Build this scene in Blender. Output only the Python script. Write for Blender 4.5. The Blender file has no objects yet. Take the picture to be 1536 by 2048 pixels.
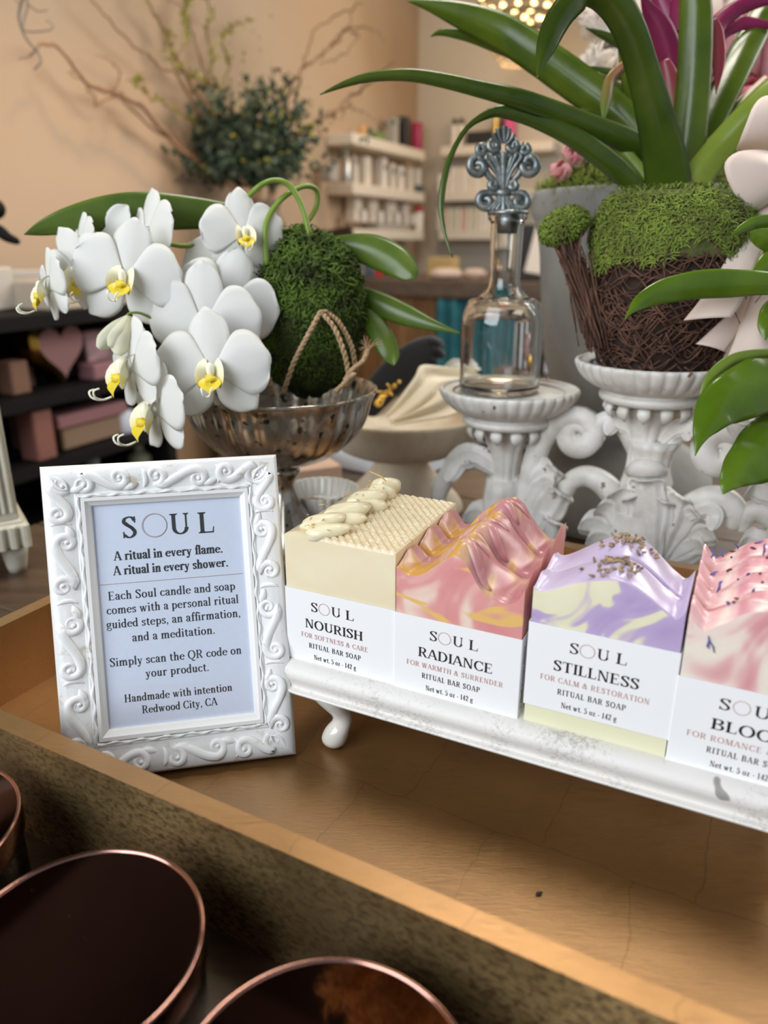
import bpy, math, random
from mathutils import Vector as V, Matrix as M4, noise as MN
rnd = random.Random(7)
C = bpy.context.scene.collection
SC = bpy.context.scene
PI = math.pi
sin, cos = math.sin, math.cos
# ------------------------------------------------------------------ camera
CAM_H = 0.33
PITCH = math.radians(19.7989)
FPX = 1500.0
cam_d = bpy.data.cameras.new('camera'); cam = bpy.data.objects.new('camera', cam_d); C.objects.link(cam)
cam.location = (0, 0, CAM_H); cam.rotation_euler = (PI/2 - PITCH, 0, 0)
cam_d.sensor_fit = 'VERTICAL'; cam_d.sensor_height = 36.0; cam_d.sensor_width = 27.0
cam_d.lens = FPX/2048*36.0
cam_d.clip_start = 0.02; cam_d.clip_end = 60
cam_d.dof.use_dof = True; cam_d.dof.focus_distance = 0.50; cam_d.dof.aperture_fstop = 5.0
SC.camera = cam
# ------------------------------------------------------------------ view and light
SC.view_settings.view_transform = 'Standard'; SC.view_settings.look = 'None'
SC.view_settings.gamma = 1.0; SC.view_settings.exposure = 0.0
SC.view_settings.use_curve_mapping = False
SC.cycles.use_denoising = True
SC.cycles.max_bounces = 10; SC.cycles.transparent_max_bounces = 16; SC.cycles.transmission_bounces = 10
SC.cycles.sample_clamp_indirect = 6.0
SC.cycles.caustics_reflective = False; SC.cycles.caustics_refractive = False
W = bpy.data.worlds.new('daylight'); SC.world = W; W.use_nodes = True
W.node_tree.nodes['Background'].inputs[0].default_value = (0.80, 0.90, 1.0, 1)
W.node_tree.nodes['Background'].inputs[1].default_value = 0.40
def area_light(name, loc, target, size, size_y, power, col):
    d = bpy.data.lights.new(name, 'AREA'); d.shape = 'RECTANGLE'; d.size = size; d.size_y = size_y
    d.energy = power; d.color = col
    o = bpy.data.objects.new(name, d); C.objects.link(o); o.location = loc
    o.rotation_euler = (V(target) - V(loc)).to_track_quat('-Z', 'Y').to_euler()
    return o
def spot_light(name, loc, target, power, col, angle=60, blend=0.6, size=0.08):
    d = bpy.data.lights.new(name, 'SPOT'); d.energy = power; d.color = col; d.spot_size = math.radians(angle)
    d.spot_blend = blend; d.shadow_soft_size = size
    o = bpy.data.objects.new(name, d); C.objects.link(o); o.location = loc
    o.rotation_euler = (V(target) - V(loc)).to_track_quat('-Z', 'Y').to_euler()
    return o
# the big shop window behind the photographer, left of the camera
area_light('shop_window_light', (-1.35, -0.9, 1.2), (0.05, 0.6, 0.05), 1.7, 1.7, 59, (0.90, 0.95, 1.0))
# fill light added right of the display table to brighten that side
area_light('side_fill_light', (2.2, 1.3, 1.7), (0.1, 0.7, 0.1), 1.2, 1.4, 34, (1.0, 0.95, 0.88))
area_light('far_fill_light', (2.1, 2.5, 1.5), (0.3, 0.85, 0.3), 1.2, 1.2, 46, (1.0, 0.97, 0.93))  # added fill from behind right, brightens the ivory flowers
# warm ceiling spots over the shop
spot_light('ceiling_spot_plaster', (-0.2, 2.2, 2.0), (-1.05, 2.25, 0.30), 52, (1.0, 0.56, 0.25), 74, 1.0)
spot_light('ceiling_spot_shelves', (0.2, 3.0, 2.05), (0.2, 4.3, 0.4), 33, (1.0, 0.78, 0.52), 95, 0.9)
area_light('ceiling_panel_display', (0.22, 1.0, 2.15), (0.05, 0.42, 0.0), 0.5, 0.5, 23, (1.0, 0.93, 0.82))
area_light('ceiling_panel_shop', (0.45, 2.55, 2.15), (0.08, 0.6, 0.0), 0.9, 0.7, 24, (1.0, 0.88, 0.70))

# ------------------------------------------------------------------ geometry helpers
def at(x, y, d):
    """point at depth d (metres along the view axis) for image position x, y of the 1536x2048 frame"""
    u = (x-768)/FPX; v = (1024-y)/FPX
    return V((d*u, d*(cos(PITCH)+v*sin(PITCH)), CAM_H + d*(-sin(PITCH)+v*cos(PITCH))))
def ray(x, y):
    u = (x-768)/FPX; v = (1024-y)/FPX
    return V((u, cos(PITCH)+v*sin(PITCH), -sin(PITCH)+v*cos(PITCH)))
def on_plane(x, y, P, n):
    r = ray(x, y); o = V((0, 0, CAM_H)); t = (V(P)-o).dot(V(n))/r.dot(V(n)); return o + r*t
ORG = {}
class MB:
    def __init__(s): s.v = []; s.f = []; s.m = []; s.uv = None
    def add(s, vs, fs, mi=0):
        b = len(s.v); s.v += [V(q) for q in vs]; s.f += [tuple(b+i for i in f) for f in fs]; s.m += [mi]*len(fs); return b
    def box(s, c, d, R=None, mi=0, bev=0):
        c = V(c); R = R or M4.Identity(3); hx, hy, hz = d[0]/2, d[1]/2, d[2]/2
        if bev <= 0:
            vs = [c + R @ V((x*hx, y*hy, z*hz)) for x in (-1, 1) for y in (-1, 1) for z in (-1, 1)]
            s.add(vs, [(0,1,3,2),(4,6,7,5),(0,4,5,1),(2,3,7,6),(0,2,6,4),(1,5,7,3)], mi); return
        b = bev; vs = []; idx = {}
        for x in (-1, 1):
            for y in (-1, 1):
                for z in (-1, 1):
                    for a in range(3):
                        p = [x*(hx-b), y*(hy-b), z*(hz-b)]; p[a] = (x, y, z)[a]*(hx, hy, hz)[a]
                        idx[(x, y, z, a)] = len(vs); vs.append(c + R @ V(p))
        fs = []
        for a in range(3):
            o1, o2 = [k for k in range(3) if k != a]
            for sg in (-1, 1):
                q = []
                for (p1, p2) in ((-1,-1),(1,-1),(1,1),(-1,1)):
                    k = [0,0,0]; k[a] = sg; k[o1] = p1; k[o2] = p2; q.append(idx[(k[0],k[1],k[2],a)])
                fs.append(tuple(q))
        for a in range(3):
            o1, o2 = [k for k in range(3) if k != a]
            for s1 in (-1, 1):
                for s2 in (-1, 1):
                    k0 = [0,0,0]; k0[o1] = s1; k0[o2] = s2; k1 = list(k0); k0[a] = -1; k1[a] = 1
                    fs.append((idx[(*k0, o1)], idx[(*k1, o1)], idx[(*k1, o2)], idx[(*k0, o2)]))
        for x in (-1, 1):
            for y in (-1, 1):
                for z in (-1, 1): fs.append(tuple(idx[(x, y, z, a)] for a in range(3)))
        s.add(vs, fs, mi)
    def tube(s, pts, rad, n=8, mi=0, flat=1.0, up=None, cap=True, flute=0, fl_n=6):
        pts = [V(p) for p in pts]; N = len(pts)
        if N < 2: return
        if not hasattr(rad, '__len__'): rad = [rad]*N
        t0 = (pts[1]-pts[0]).normalized()
        nrm = V(up) if up is not None else (V((0, 0, 1)) if abs(t0.z) < .9 else V((1, 0, 0)))
        b = len(s.v); 
        for i in range(N):
            t = (pts[min(i+1, N-1)] - pts[max(i-1, 0)])
            t = t.normalized() if t.length > 1e-9 else t0
            nrm = nrm - t*nrm.dot(t); nrm = nrm.normalized() if nrm.length > 1e-6 else t.orthogonal().normalized()
            bi = t.cross(nrm)
            for k in range(n):
                a = 2*PI*k/n; r = rad[i]*(1 + flute*cos(fl_n*a))
                s.v.append(pts[i] + nrm*(cos(a)*r*flat) + bi*(sin(a)*r))
        for i in range(N-1):
            for k in range(n):
                k2 = (k+1) % n
                s.f.append((b+i*n+k, b+i*n+k2, b+(i+1)*n+k2, b+(i+1)*n+k)); s.m.append(mi)
        if cap:
            s.f.append(tuple(b+k for k in range(n))[::-1]); s.m.append(mi)
            s.f.append(tuple(b+(N-1)*n+k for k in range(n))); s.m.append(mi)
    def lathe(s, prof, c, n=48, mi=0, mod=None, capb=True, capt=False, ax=None):
        """prof: list of (radius, z); mod(i, angle) -> radius factor"""
        c = V(c); b = len(s.v); N = len(prof)
        for i, (r, z) in enumerate(prof):
            for k in range(n):
                a = 2*PI*k/n; rr = r*(mod(i, a) if mod else 1.0)
                p = V((cos(a)*rr, sin(a)*rr, z))
                s.v.append(c + (ax @ p if ax else p))
        for i in range(N-1):
            for k in range(n):
                k2 = (k+1) % n
                s.f.append((b+i*n+k, b+i*n+k2, b+(i+1)*n+k2, b+(i+1)*n+k)); s.m.append(mi)
        if capb: s.f.append(tuple(b+k for k in range(n))[::-1]); s.m.append(mi)
        if capt: s.f.append(tuple(b+(N-1)*n+k for k in range(n))); s.m.append(mi)
    def grid(s, fn, nu, nv, mi=0, closed_u=False):
        b = len(s.v)
        for j in range(nv+1):
            for i in range(nu+1): s.v.append(V(fn(i/nu, j/nv)))
        w = nu+1
        for j in range(nv):
            for i in range(nu):
                s.f.append((b+j*w+i, b+j*w+i+1, b+(j+1)*w+i+1, b+(j+1)*w+i)); s.m.append(mi)
    def ball(s, c, r, nu=16, nv=10, mi=0, R=None, fn=None):
        c = V(c); r = r if hasattr(r, '__len__') else (r, r, r); b = len(s.v)
        def P(th, ph):
            d = V((sin(ph)*cos(th), sin(ph)*sin(th), cos(ph))); k = fn(d) if fn else 1.0
            q = V((d.x*r[0]*k, d.y*r[1]*k, d.z*r[2]*k)); return c + (R @ q if R else q)
        s.v.append(P(0, 0))
        for j in range(1, nv):
            for i in range(nu): s.v.append(P(2*PI*i/nu, PI*j/nv))
        s.v.append(P(0, PI)); e = len(s.v)-1
        for i in range(nu):
            i2 = (i+1) % nu
            s.f.append((b, b+1+i, b+1+i2)); s.m.append(mi)
            for j in range(nv-2):
                p = b+1+j*nu; s.f.append((p+i, p+nu+i, p+nu+i2, p+i2)); s.m.append(mi)
            p = b+1+(nv-2)*nu; s.f.append((p+i, e, p+i2)); s.m.append(mi)
    def build(s, name, mat, parent=None, smooth=True, sub=0, solid=0.0, off=0.0, base=None, bevel=0, auto=None):
        me = bpy.data.meshes.new(name)
        o = bpy.data.objects.new(name, me); C.objects.link(o)
        if parent is not None: org = ORG[parent.name]
        else: org = V(base) if base is not None else V((0, 0, 0))
        me.from_pydata([tuple(q-org) for q in s.v], [], s.f)
        for m_ in (mat if isinstance(mat, (list, tuple)) else [mat]): me.materials.append(m_)
        me.polygons.foreach_set('material_index', s.m)
        me.polygons.foreach_set('use_smooth', [smooth]*len(s.f))
        if s.uv:
            l = me.uv_layers.new(name='UVMap')
            for lp in me.loops: l.data[lp.index].uv = s.uv[lp.vertex_index]
        me.update(); me.validate()
        ORG[o.name] = org
        if parent is not None: o.parent = parent
        else: o.location = org
        if solid:
            q = o.modifiers.new('thick', 'SOLIDIFY'); q.thickness = solid; q.offset = off
        if bevel:
            q = o.modifiers.new('edge', 'BEVEL'); q.width = bevel; q.segments = 2; q.limit_method = 'ANGLE'; q.angle_limit = math.radians(35)
        if sub:
            q = o.modifiers.new('round', 'SUBSURF'); q.levels = sub; q.render_levels = sub
        if auto: me.set_sharp_from_angle(angle=math.radians(auto))
        return o
def tag(o, label, cat, group=None, kind=None):
    o['label'] = label; o['category'] = cat
    if group: o['group'] = group
    if kind: o['kind'] = kind
    return o
def thing(name, loc, label, cat, group=None):
    o = bpy.data.objects.new(name, None); C.objects.link(o); o.location = loc; o.empty_display_size = .02
    ORG[o.name] = V(loc); return tag(o, label, cat, group)
def struct(o): o['kind'] = 'structure'; return o
def lerp(a, b, t): return a + (b-a)*t
def spline(P, n):
    """Catmull-Rom through P (tuples of any length), n samples"""
    K = len(P); out = []
    for j in range(n):
        u = j/(n-1)*(K-1); i = min(int(u), K-2); t = u-i
        p0 = P[max(i-1, 0)]; p1 = P[i]; p2 = P[i+1]; p3 = P[min(i+2, K-1)]
        out.append(tuple(.5*((2*b)+(c-a)*t+(2*a-5*b+4*c-d)*t*t+(-a+3*b-3*c+d)*t**3) for a, b, c, d in zip(p0, p1, p2, p3)))
    return out
def rotz(a): return M4.Rotation(a, 3, 'Z')
# ------------------------------------------------------------------ material helpers
def _new(name):
    m = bpy.data.materials.new(name); m.use_nodes = True; nt = m.node_tree
    return m, nt, nt.nodes['Principled BSDF'], nt.links
def node(nt, kind, **kw):
    n = nt.nodes.new(kind)
    for k, v_ in kw.items():
        if k in n.inputs: n.inputs[k].default_value = v_
        else: setattr(n, k, v_)
    return n
def ramp(nt, fac, stops):
    r = nt.nodes.new('ShaderNodeValToRGB'); e = r.color_ramp.elements
    while len(e) < len(stops): e.new(.5)
    for q, (p, c) in zip(e, stops): q.position = p; q.color = (*c[:3], 1)
    nt.links.new(fac, r.inputs[0]); return r.outputs[0]
def mat(name, col, rough=.5, metal=0, spec=.5, coat=0, coat_r=.1, sss=0, sss_r=(.01,.006,.003), col2=None, scale=20, detail=3, bump=0, bscale=None, stretch=None, contrast=(.35,.65), trans=0, ior=1.45, alpha=1, sheen=0, emit=None, emit_s=0, transl=0, r2=None):
    m, nt, P, L = _new(name)
    P.inputs['Base Color'].default_value = (*col, 1); P.inputs['Roughness'].default_value = rough
    P.inputs['Metallic'].default_value = metal; P.inputs['Specular IOR Level'].default_value = spec
    P.inputs['Coat Weight'].default_value = coat; P.inputs['Coat Roughness'].default_value = coat_r
    P.inputs['IOR'].default_value = ior; P.inputs['Transmission Weight'].default_value = trans; P.inputs['Alpha'].default_value = alpha
    P.inputs['Sheen Weight'].default_value = sheen
    if sss: P.inputs['Subsurface Weight'].default_value = sss; P.inputs['Subsurface Radius'].default_value = sss_r; P.inputs['Subsurface Scale'].default_value = 1.0
    if emit: P.inputs['Emission Color'].default_value = (*emit, 1); P.inputs['Emission Strength'].default_value = emit_s
    if col2 is not None or bump:
        tc = node(nt, 'ShaderNodeTexCoord'); mp = node(nt, 'ShaderNodeMapping')
        if stretch: mp.inputs['Scale'].default_value = stretch
        L.new(tc.outputs['Object'], mp.inputs['Vector'])
    if col2 is not None:
        n = node(nt, 'ShaderNodeTexNoise', Scale=scale, Detail=detail); L.new(mp.outputs[0], n.inputs['Vector'])
        c = ramp(nt, n.outputs['Fac'], [(contrast[0], col), (contrast[1], col2)]); L.new(c, P.inputs['Base Color'])
        if r2 is not None:
            rr = ramp(nt, n.outputs['Fac'], [(contrast[0], (rough,)*3), (contrast[1], (r2,)*3)]); L.new(rr, P.inputs['Roughness'])
    if bump:
        n2 = node(nt, 'ShaderNodeTexNoise', Scale=bscale or scale, Detail=4); L.new(mp.outputs[0], n2.inputs['Vector'])
        b = node(nt, 'ShaderNodeBump', Strength=bump, Distance=.002); L.new(n2.outputs['Fac'], b.inputs['Height']); L.new(b.outputs[0], P.inputs['Normal'])
    if transl:
        tr = node(nt, 'ShaderNodeBsdfTranslucent'); mx = node(nt, 'ShaderNodeMixShader', Fac=transl)
        if P.inputs['Base Color'].links: L.new(P.inputs['Base Color'].links[0].from_socket, tr.inputs[0])
        else: tr.inputs[0].default_value = (*col, 1)
        L.new(P.outputs[0], mx.inputs[1]); L.new(tr.outputs[0], mx.inputs[2]); L.new(mx.outputs[0], nt.nodes['Material Output'].inputs[0])
    return m
# ------------------------------------------------------------------ a small high-contrast serif alphabet (em = cap height 1)
class Pen:
    def __init__(s, thin=.055, thick=.15, sh=.045): s.q = []; s.thin = thin; s.thick = thick; s.sh = sh
    def rect(s, x0, y0, x1, y1): s.q.append([(x0,y0),(x1,y0),(x1,y1),(x0,y1)])
    def poly(s, *p): s.q.append(list(p))
    def stroke(s, pts, w=None, k=1.0):
        N = len(pts); L = []; R = []
        for i in range(N):
            a = pts[max(i-1,0)]; b = pts[min(i+1,N-1)]; dx, dy = b[0]-a[0], b[1]-a[1]; l = math.hypot(dx,dy) or 1
            tx, ty = dx/l, dy/l
            h = (w if w is not None else s.thin+(s.thick-s.thin)*abs(ty)**1.6*k)/2
            L.append((pts[i][0]-ty*h, pts[i][1]+tx*h)); R.append((pts[i][0]+ty*h, pts[i][1]-tx*h))
        for i in range(N-1): s.q.append([R[i],R[i+1],L[i+1],L[i]])
    def arc(s, cx, cy, rx, ry, a0, a1, n=14, w=None, k=1.0):
        s.stroke([(cx+rx*cos(math.radians(a0+(a1-a0)*i/n)), cy+ry*sin(math.radians(a0+(a1-a0)*i/n))) for i in range(n+1)], w, k)
    def curve(s, P, n=16, w=None, k=1.0): s.stroke(spline(P, n), w, k)
    def stem(s, x, y0=0, y1=1, w=None, b=True, t=True, ser=.075):
        w = w or s.thick; s.rect(x-w/2, y0, x+w/2, y1)
        if b: s.serif(x, y0, w, 1, ser)
        if t: s.serif(x, y1, w, -1, ser)
    def serif(s, x, y, w, up, ser=.075, l=True, r=True):
        h = s.sh; a = w/2+(ser if l else 0); b = w/2+(ser if r else 0)
        s.rect(x-a, min(y, y+up*h), x+b, max(y, y+up*h))
        if l: s.poly((x-w/2-ser*.6, y+up*h), (x-w/2, y+up*h), (x-w/2, y+up*(h+.05)))
        if r: s.poly((x+w/2, y+up*h), (x+w/2+ser*.6, y+up*h), (x+w/2, y+up*(h+.05)))
    def flag(s, x, y, w, ser=.085):   # lower-case top-left serif
        s.poly((x-w/2-ser, y-.04), (x-w/2, y-.10), (x+w/2, y), (x+w/2-.02, y)); s.poly((x-w/2-ser, y-.04), (x-w/2, y-.10), (x-w/2, y-.02))
    def slant(s, x0, y0, x1, y1, w):
        s.poly((x0-w/2, y0), (x0+w/2, y0), (x1+w/2, y1), (x1-w/2, y1))
    def dot(s, cx, cy, r): s.poly(*[(cx+r*cos(2*PI*i/12), cy+r*sin(2*PI*i/12)) for i in range(12)])
    def end(s, x, y0, y1): s.poly((x-.02, y0), (x+.02, y0), (x+.02, y1), (x-.02, y1))
def glyph(ch, bold=0):
    p = Pen(.06+.03*bold, .135+.06*bold, .045+.01*bold); T = p.thick; t = p.thin; X = .66; q = p
    xt = T*.88; w = .6
    def O(cx, cy, rx, ry): q.arc(cx, cy, rx-T*.35, ry-t/2, 0, 360, 28)
    if ch == 'A': q.slant(.06,0,.36,1,t); q.slant(.70,0,.385,1.0,T); q.rect(.17,.30,.60,.30+t*.85); q.serif(.07,0,t,1,.08); q.serif(.69,0,T,1,.07); w = .78
    elif ch == 'B': q.stem(.17,w=T,t=True); q.rect(.1,1-t,.42,1); q.rect(.2,.5,.42,.5+t); q.rect(.1,0,.42,t); q.arc(.40,.765,.19,.235-t/2,-90,90); q.arc(.42,.265,.22,.265-t/2,-90,90); w = .74
    elif ch == 'C': q.arc(.43,.5,.33,.5-t/2,48,318,26); q.rect(.655,.66,.655+t*.8,.97); q.rect(.665,.05,.665+t*.7,.3); w = .76
    elif ch == 'D': q.stem(.17); q.rect(.1,1-t,.4,1); q.rect(.1,0,.4,t); q.arc(.38,.5,.34,.5-t/2,-90,90,22); w = .84
    elif ch in 'EF':
        q.stem(.17); q.rect(.1,1-t,.58,1); q.rect(.2,.50,.46,.50+t*.9); q.poly((.56,1),(.60,1),(.60,.76),(.575,.76)); q.rect(.445,.40,.475,.64)
        if ch == 'E': q.rect(.1,0,.6,t); q.poly((.575,0),(.625,0),(.645,.26),(.62,.26)); w = .70
        else: w = .64
    elif ch == 'H': q.stem(.17); q.stem(.66); q.rect(.2,.49,.66,.49+t); w = .83
    elif ch == 'I': q.stem(.17); w = .34
    elif ch == 'L': q.stem(.17); q.rect(.1,0,.56,t); q.poly((.54,0),(.59,0),(.61,.30),(.58,.30)); w = .65
    elif ch == 'M': q.stem(.13,w=t); q.slant(.20,1,.46,.02,T); q.slant(.76,1,.47,.02,t); q.stem(.80); q.rect(.05,1-p.sh,.2,1); w = .97
    elif ch == 'N': q.stem(.14,w=t); q.slant(.17,1,.66,0,T); q.stem(.68,w=t,b=False); q.rect(.04,1-p.sh,.2,1); w = .83
    elif ch == 'O': O(.44,.5,.40,.52); w = .88
    elif ch == 'P': q.stem(.17); q.rect(.1,1-t,.4,1); q.rect(.2,.44,.4,.44+t); q.arc(.38,.72,.22,.28-t/2,-90,90); w = .66
    elif ch == 'Q': O(.44,.5,.40,.52); q.curve([(.40,.0),(.48,-.12),(.62,-.21),(.80,-.20)],12,T*.75); w = .88
    elif ch == 'R': q.stem(.17); q.rect(.1,1-t,.4,1); q.rect(.2,.46,.4,.46+t); q.arc(.38,.73,.21,.27-t/2,-90,90); q.slant(.66,0,.40,.49,T); q.rect(.6,0,.80,p.sh); w = .78
    elif ch == 'S': q.curve([(.53,.80),(.44,.95),(.30,.975),(.15,.90),(.115,.74),(.22,.60),(.40,.47),(.515,.33),(.50,.15),(.37,.035),(.24,.03),(.10,.16)],34,None,1.0); q.curve([(.15,.72),(.28,.58),(.42,.46),(.50,.33)],10,T); q.rect(.515,.70,.515+t*.8,1.0); q.rect(.06,0,.06+t*.8,.30); w = .63
    elif ch == 'T': q.stem(.38,t=False); q.rect(.05,1-t,.71,1); q.poly((.04,1),(.085,1),(.065,.74),(.04,.74)); q.poly((.675,1),(.72,1),(.72,.74),(.695,.74)); w = .76
    elif ch == 'U': q.stem(.18,.32,1,b=False); q.stem(.66,.32,1,w=t,b=False); q.arc(.425,.33,.245,.33-t/2,180,360,20); w = .82
    elif ch == 'W': q.slant(.36,0,.13,1,T); q.slant(.36,0,.56,1,t); q.slant(.74,0,.54,1,T); q.slant(.76,0,.97,1,t); q.serif(.13,1,T,-1); q.serif(.55,1,T,-1,.05); q.serif(.97,1,t,-1); w = 1.08
    elif ch == '&': q.arc(.40,.765,.15,.21,0,360,20); q.arc(.32,.26,.22,.24,80,330,20); q.slant(.72,0,.33,.66,T); q.curve([(.52,.12),(.64,.28),(.70,.46)],8,t); q.rect(.58,.44,.80,.44+t*.8); q.rect(.66,0,.86,p.sh); w = .88
    elif ch == 'a': q.curve([(.09,.50),(.15,.63),(.27,.645),(.37,.58),(.385,.45)],14); q.rect(.385-T/2+.01,.08,.385+T/2,.46); q.curve([(.38,.39),(.22,.34),(.10,.25),(.10,.10),(.20,.03),(.33,.09),(.39,.2)],18,None,.8); q.curve([(.385,.12),(.41,.03),(.47,.02),(.53,.05)],8,t*1.2); q.dot(.12,.50,T*.42); w = .53
    elif ch == 'c': q.arc(.30,.32,.22,.32-t/2,42,325,20); q.dot(.45,.52,T*.42); w = .52
    elif ch == 'd': q.arc(.27,.32,.20,.32-t/2,30,330,20); q.rect(.45-T/2,0,.45+T/2,1.02); q.flag(.45,1.03,T); q.rect(.45,0,.57,p.sh); w = .60
    elif ch == 'e': q.arc(.30,.32,.22,.32-t/2,8,322,24); q.rect(.10,.34,.53,.34+t*.9); w = .56
    elif ch == 'f': q.stem(.20,0,.80,t=False); q.curve([(.20,.78),(.22,.93),(.32,1.0),(.42,.93)],10,T*.75); q.dot(.40,.92,T*.4); q.rect(.04,.60,.38,.60+t); w = .36
    elif ch == 'g': q.arc(.25,.44,.165,.20,0,360,20); q.curve([(.16,.27),(.09,.19),(.14,.10),(.30,.075),(.46,.03),(.50,-.09),(.40,-.20),(.22,-.22),(.07,-.15),(.07,-.04),(.14,.06)],26,t*1.25); q.curve([(.38,.57),(.45,.64),(.54,.63)],6,t*1.2); w = .54
    elif ch in 'hmnr':
        q.rect(.16-T/2,0,.16+T/2,1.02 if ch == 'h' else .64); q.flag(.16,1.03 if ch == 'h' else .66,T); q.serif(.16,0,T,1,.06)
        if ch == 'r': q.curve([(.20,.44),(.26,.58),(.35,.63),(.42,.59)],8,t*1.3); q.dot(.42,.575,T*.45); w = .49
        else:
            q.curve([(.20,.46),(.27,.59),(.38,.635),(.46,.58),(.48,.44)],12); q.rect(.48-T/2,0,.48+T/2,.46); q.serif(.48,0,T,1,.06); w = .63
            if ch == 'm': q.curve([(.52,.46),(.59,.59),(.70,.635),(.78,.58),(.80,.44)],12); q.rect(.80-T/2,0,.80+T/2,.46); q.serif(.80,0,T,1,.06); w = .95
    elif ch == 'i': q.rect(.15-T/2,0,.15+T/2,.64); q.flag(.15,.66,T); q.serif(.15,0,T,1,.06); q.dot(.14,.89,T*.6); w = .31
    elif ch == 'l': q.rect(.15-T/2,0,.15+T/2,1.02); q.flag(.15,1.03,T); q.serif(.15,0,T,1,.06); w = .31
    elif ch == 'o': q.arc(.30,.32,.27-T*.4,.335-t/2,0,360,24); w = .60
    elif ch == 'p': q.rect(.16-T/2,-.27,.16+T/2,.64); q.flag(.16,.66,T); q.serif(.16,-.27,T,1,.06); q.arc(.34,.32,.20,.32-t/2,-150,150,20); w = .62
    elif ch == 's': q.curve([(.36,.50),(.30,.61),(.19,.615),(.10,.54),(.12,.42),(.26,.33),(.37,.23),(.34,.09),(.21,.03),(.08,.11)],24,None,.95); q.rect(.36,.45,.36+t*.8,.64); q.rect(.05,0,.05+t*.8,.20); w = .46
    elif ch == 't': q.rect(.18-T/2,.12,.18+T/2,.80); q.poly((.18-T/2,.80),(.18+T/2,.84),(.18+T/2,.7),(.18-T/2,.7)); q.rect(.03,.60,.38,.60+t); q.curve([(.18,.14),(.21,.04),(.29,.02),(.39,.09)],8,t*1.3); w = .41
    elif ch == 'u': q.rect(.15-T/2,.16,.15+T/2,.64); q.flag(.15,.66,T); q.curve([(.15,.18),(.18,.06),(.28,.02),(.38,.07),(.44,.17)],12); q.rect(.46-T/2,0,.46+T/2,.64); q.flag(.46,.66,T); q.rect(.46,0,.58,p.sh); w = .62
    elif ch in 'vy':
        q.slant(.29,0,.12,.64,xt); q.slant(.29,0,.47,.64,t); q.serif(.12,.64,xt,-1,.06); q.serif(.47,.64,t,-1,.06); w = .58
        if ch == 'y': q.curve([(.31,.03),(.24,-.16),(.15,-.25),(.05,-.20)],10,t*1.2); q.dot(.07,-.185,T*.42)
    elif ch == 'w': q.slant(.27,0,.12,.64,xt); q.slant(.27,0,.43,.64,t); q.slant(.56,0,.42,.64,xt); q.slant(.57,0,.74,.64,t); q.serif(.12,.64,xt,-1,.06); q.serif(.43,.64,xt,-1,.04); q.serif(.74,.64,t,-1,.06); w = .86
    elif ch == 'z': q.rect(.05,.64-t,.46,.64); q.rect(.04,0,.48,t); q.slant(.13,.02,.39,.62,T); q.rect(.05,.48,.08,.62); q.rect(.45,.02,.48,.18); w = .53
    elif ch == '.': q.dot(.13,.065,.075+.02*bold); w = .26
    elif ch == ',': q.dot(.13,.065,.075); q.poly((.12,.0),(.205,.06),(.15,-.15),(.09,-.17)); w = .27
    elif ch == '-': q.rect(.05,.28,.33,.28+t*1.3); w = .38
    elif ch == '5': q.curve([(.14,.56),(.28,.64),(.44,.56),(.49,.34),(.40,.09),(.24,.02),(.09,.13)],22); q.slant(.135,.55,.16,1,t); q.rect(.14,.90,.49,.99); q.dot(.11,.15,.065); w = .60
    elif ch == '1': q.rect(.22-T/2,0,.22+T/2,1); q.serif(.22,0,T,1,.10); q.poly((.05,.82),(.16,.86),(.22+T/2,1),(.18,1)); w = .44
    elif ch == '4': q.rect(.40-T/2,0,.40+T/2,1); q.serif(.40,0,T,1,.07); q.rect(.03,.25,.58,.25+t); q.slant(.07,.27,.40,.98,t); w = .61
    elif ch == '2': q.curve([(.10,.76),(.17,.95),(.32,.98),(.45,.86),(.43,.66),(.27,.38),(.08,.06)],22); q.rect(.06,0,.50,.10); q.poly((.47,.02),(.52,.02),(.54,.25),(.51,.25)); q.dot(.12,.76,.065); w = .58
    elif ch == ' ': w = .30
    return p.q, w
_GC = {}
def text_quads(s, bold=0, track=0.0):
    x = 0; out = []
    for ch in s:
        if (ch, bold) not in _GC: _GC[(ch, bold)] = glyph(ch, bold)
        q, w = _GC[(ch, bold)]
        out += [[(a+x, b) for a, b in f] for f in q]; x += w*(1.04 if bold else 1.0) + track
    return out, x - track
def put_text(mb, s, org, ax, ay, nrm, x0, x1, y, cap, bold=0, track=0.0, lift=.00012):
    """lay s between x0 and x1 on the surface org + x*ax + y*ay, baseline y, cap height cap"""
    q, w = text_quads(s, bold, track); k = (x1-x0)/w
    for f in q:
        mb.add([org + ax*(x0+a*k) + ay*(y+b*cap) + nrm*lift for a, b in f], [tuple(range(len(f)))])
# ------------------------------------------------------------------ materials of the place
def wall_mat(name, c1, c2):
    return mat(name, c1, .85, col2=c2, scale=1.2, detail=5, bump=.15, bscale=9, contrast=(.3,.7))
M_plaster = wall_mat('warm_plaster', (.42,.285,.175), (.48,.355,.245))
M_wall2 = wall_mat('cream_wall', (.52,.455,.365), (.56,.50,.41))
M_ceil = mat('ceiling_paint', (.035,.026,.021), .8, col2=(.05,.038,.03), scale=3)
def wood_mat(name, c1, c2, stretch, rough=.5, coat=0, bump=.25):
    return mat(name, c1, rough, col2=c2, scale=6, detail=6, stretch=stretch, bump=bump, bscale=14, coat=coat, contrast=(.3,.72))
M_floor = mat('pale_floor', (.40,.31,.235), .55, col2=(.48,.38,.29), scale=3, detail=5)
M_table = wood_mat('dark_table_wood', (.045,.026,.015), (.105,.062,.036), (1.2,10,3), .42, .15)
M_white = mat('white_paint', (.82,.80,.75), .5)
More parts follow.
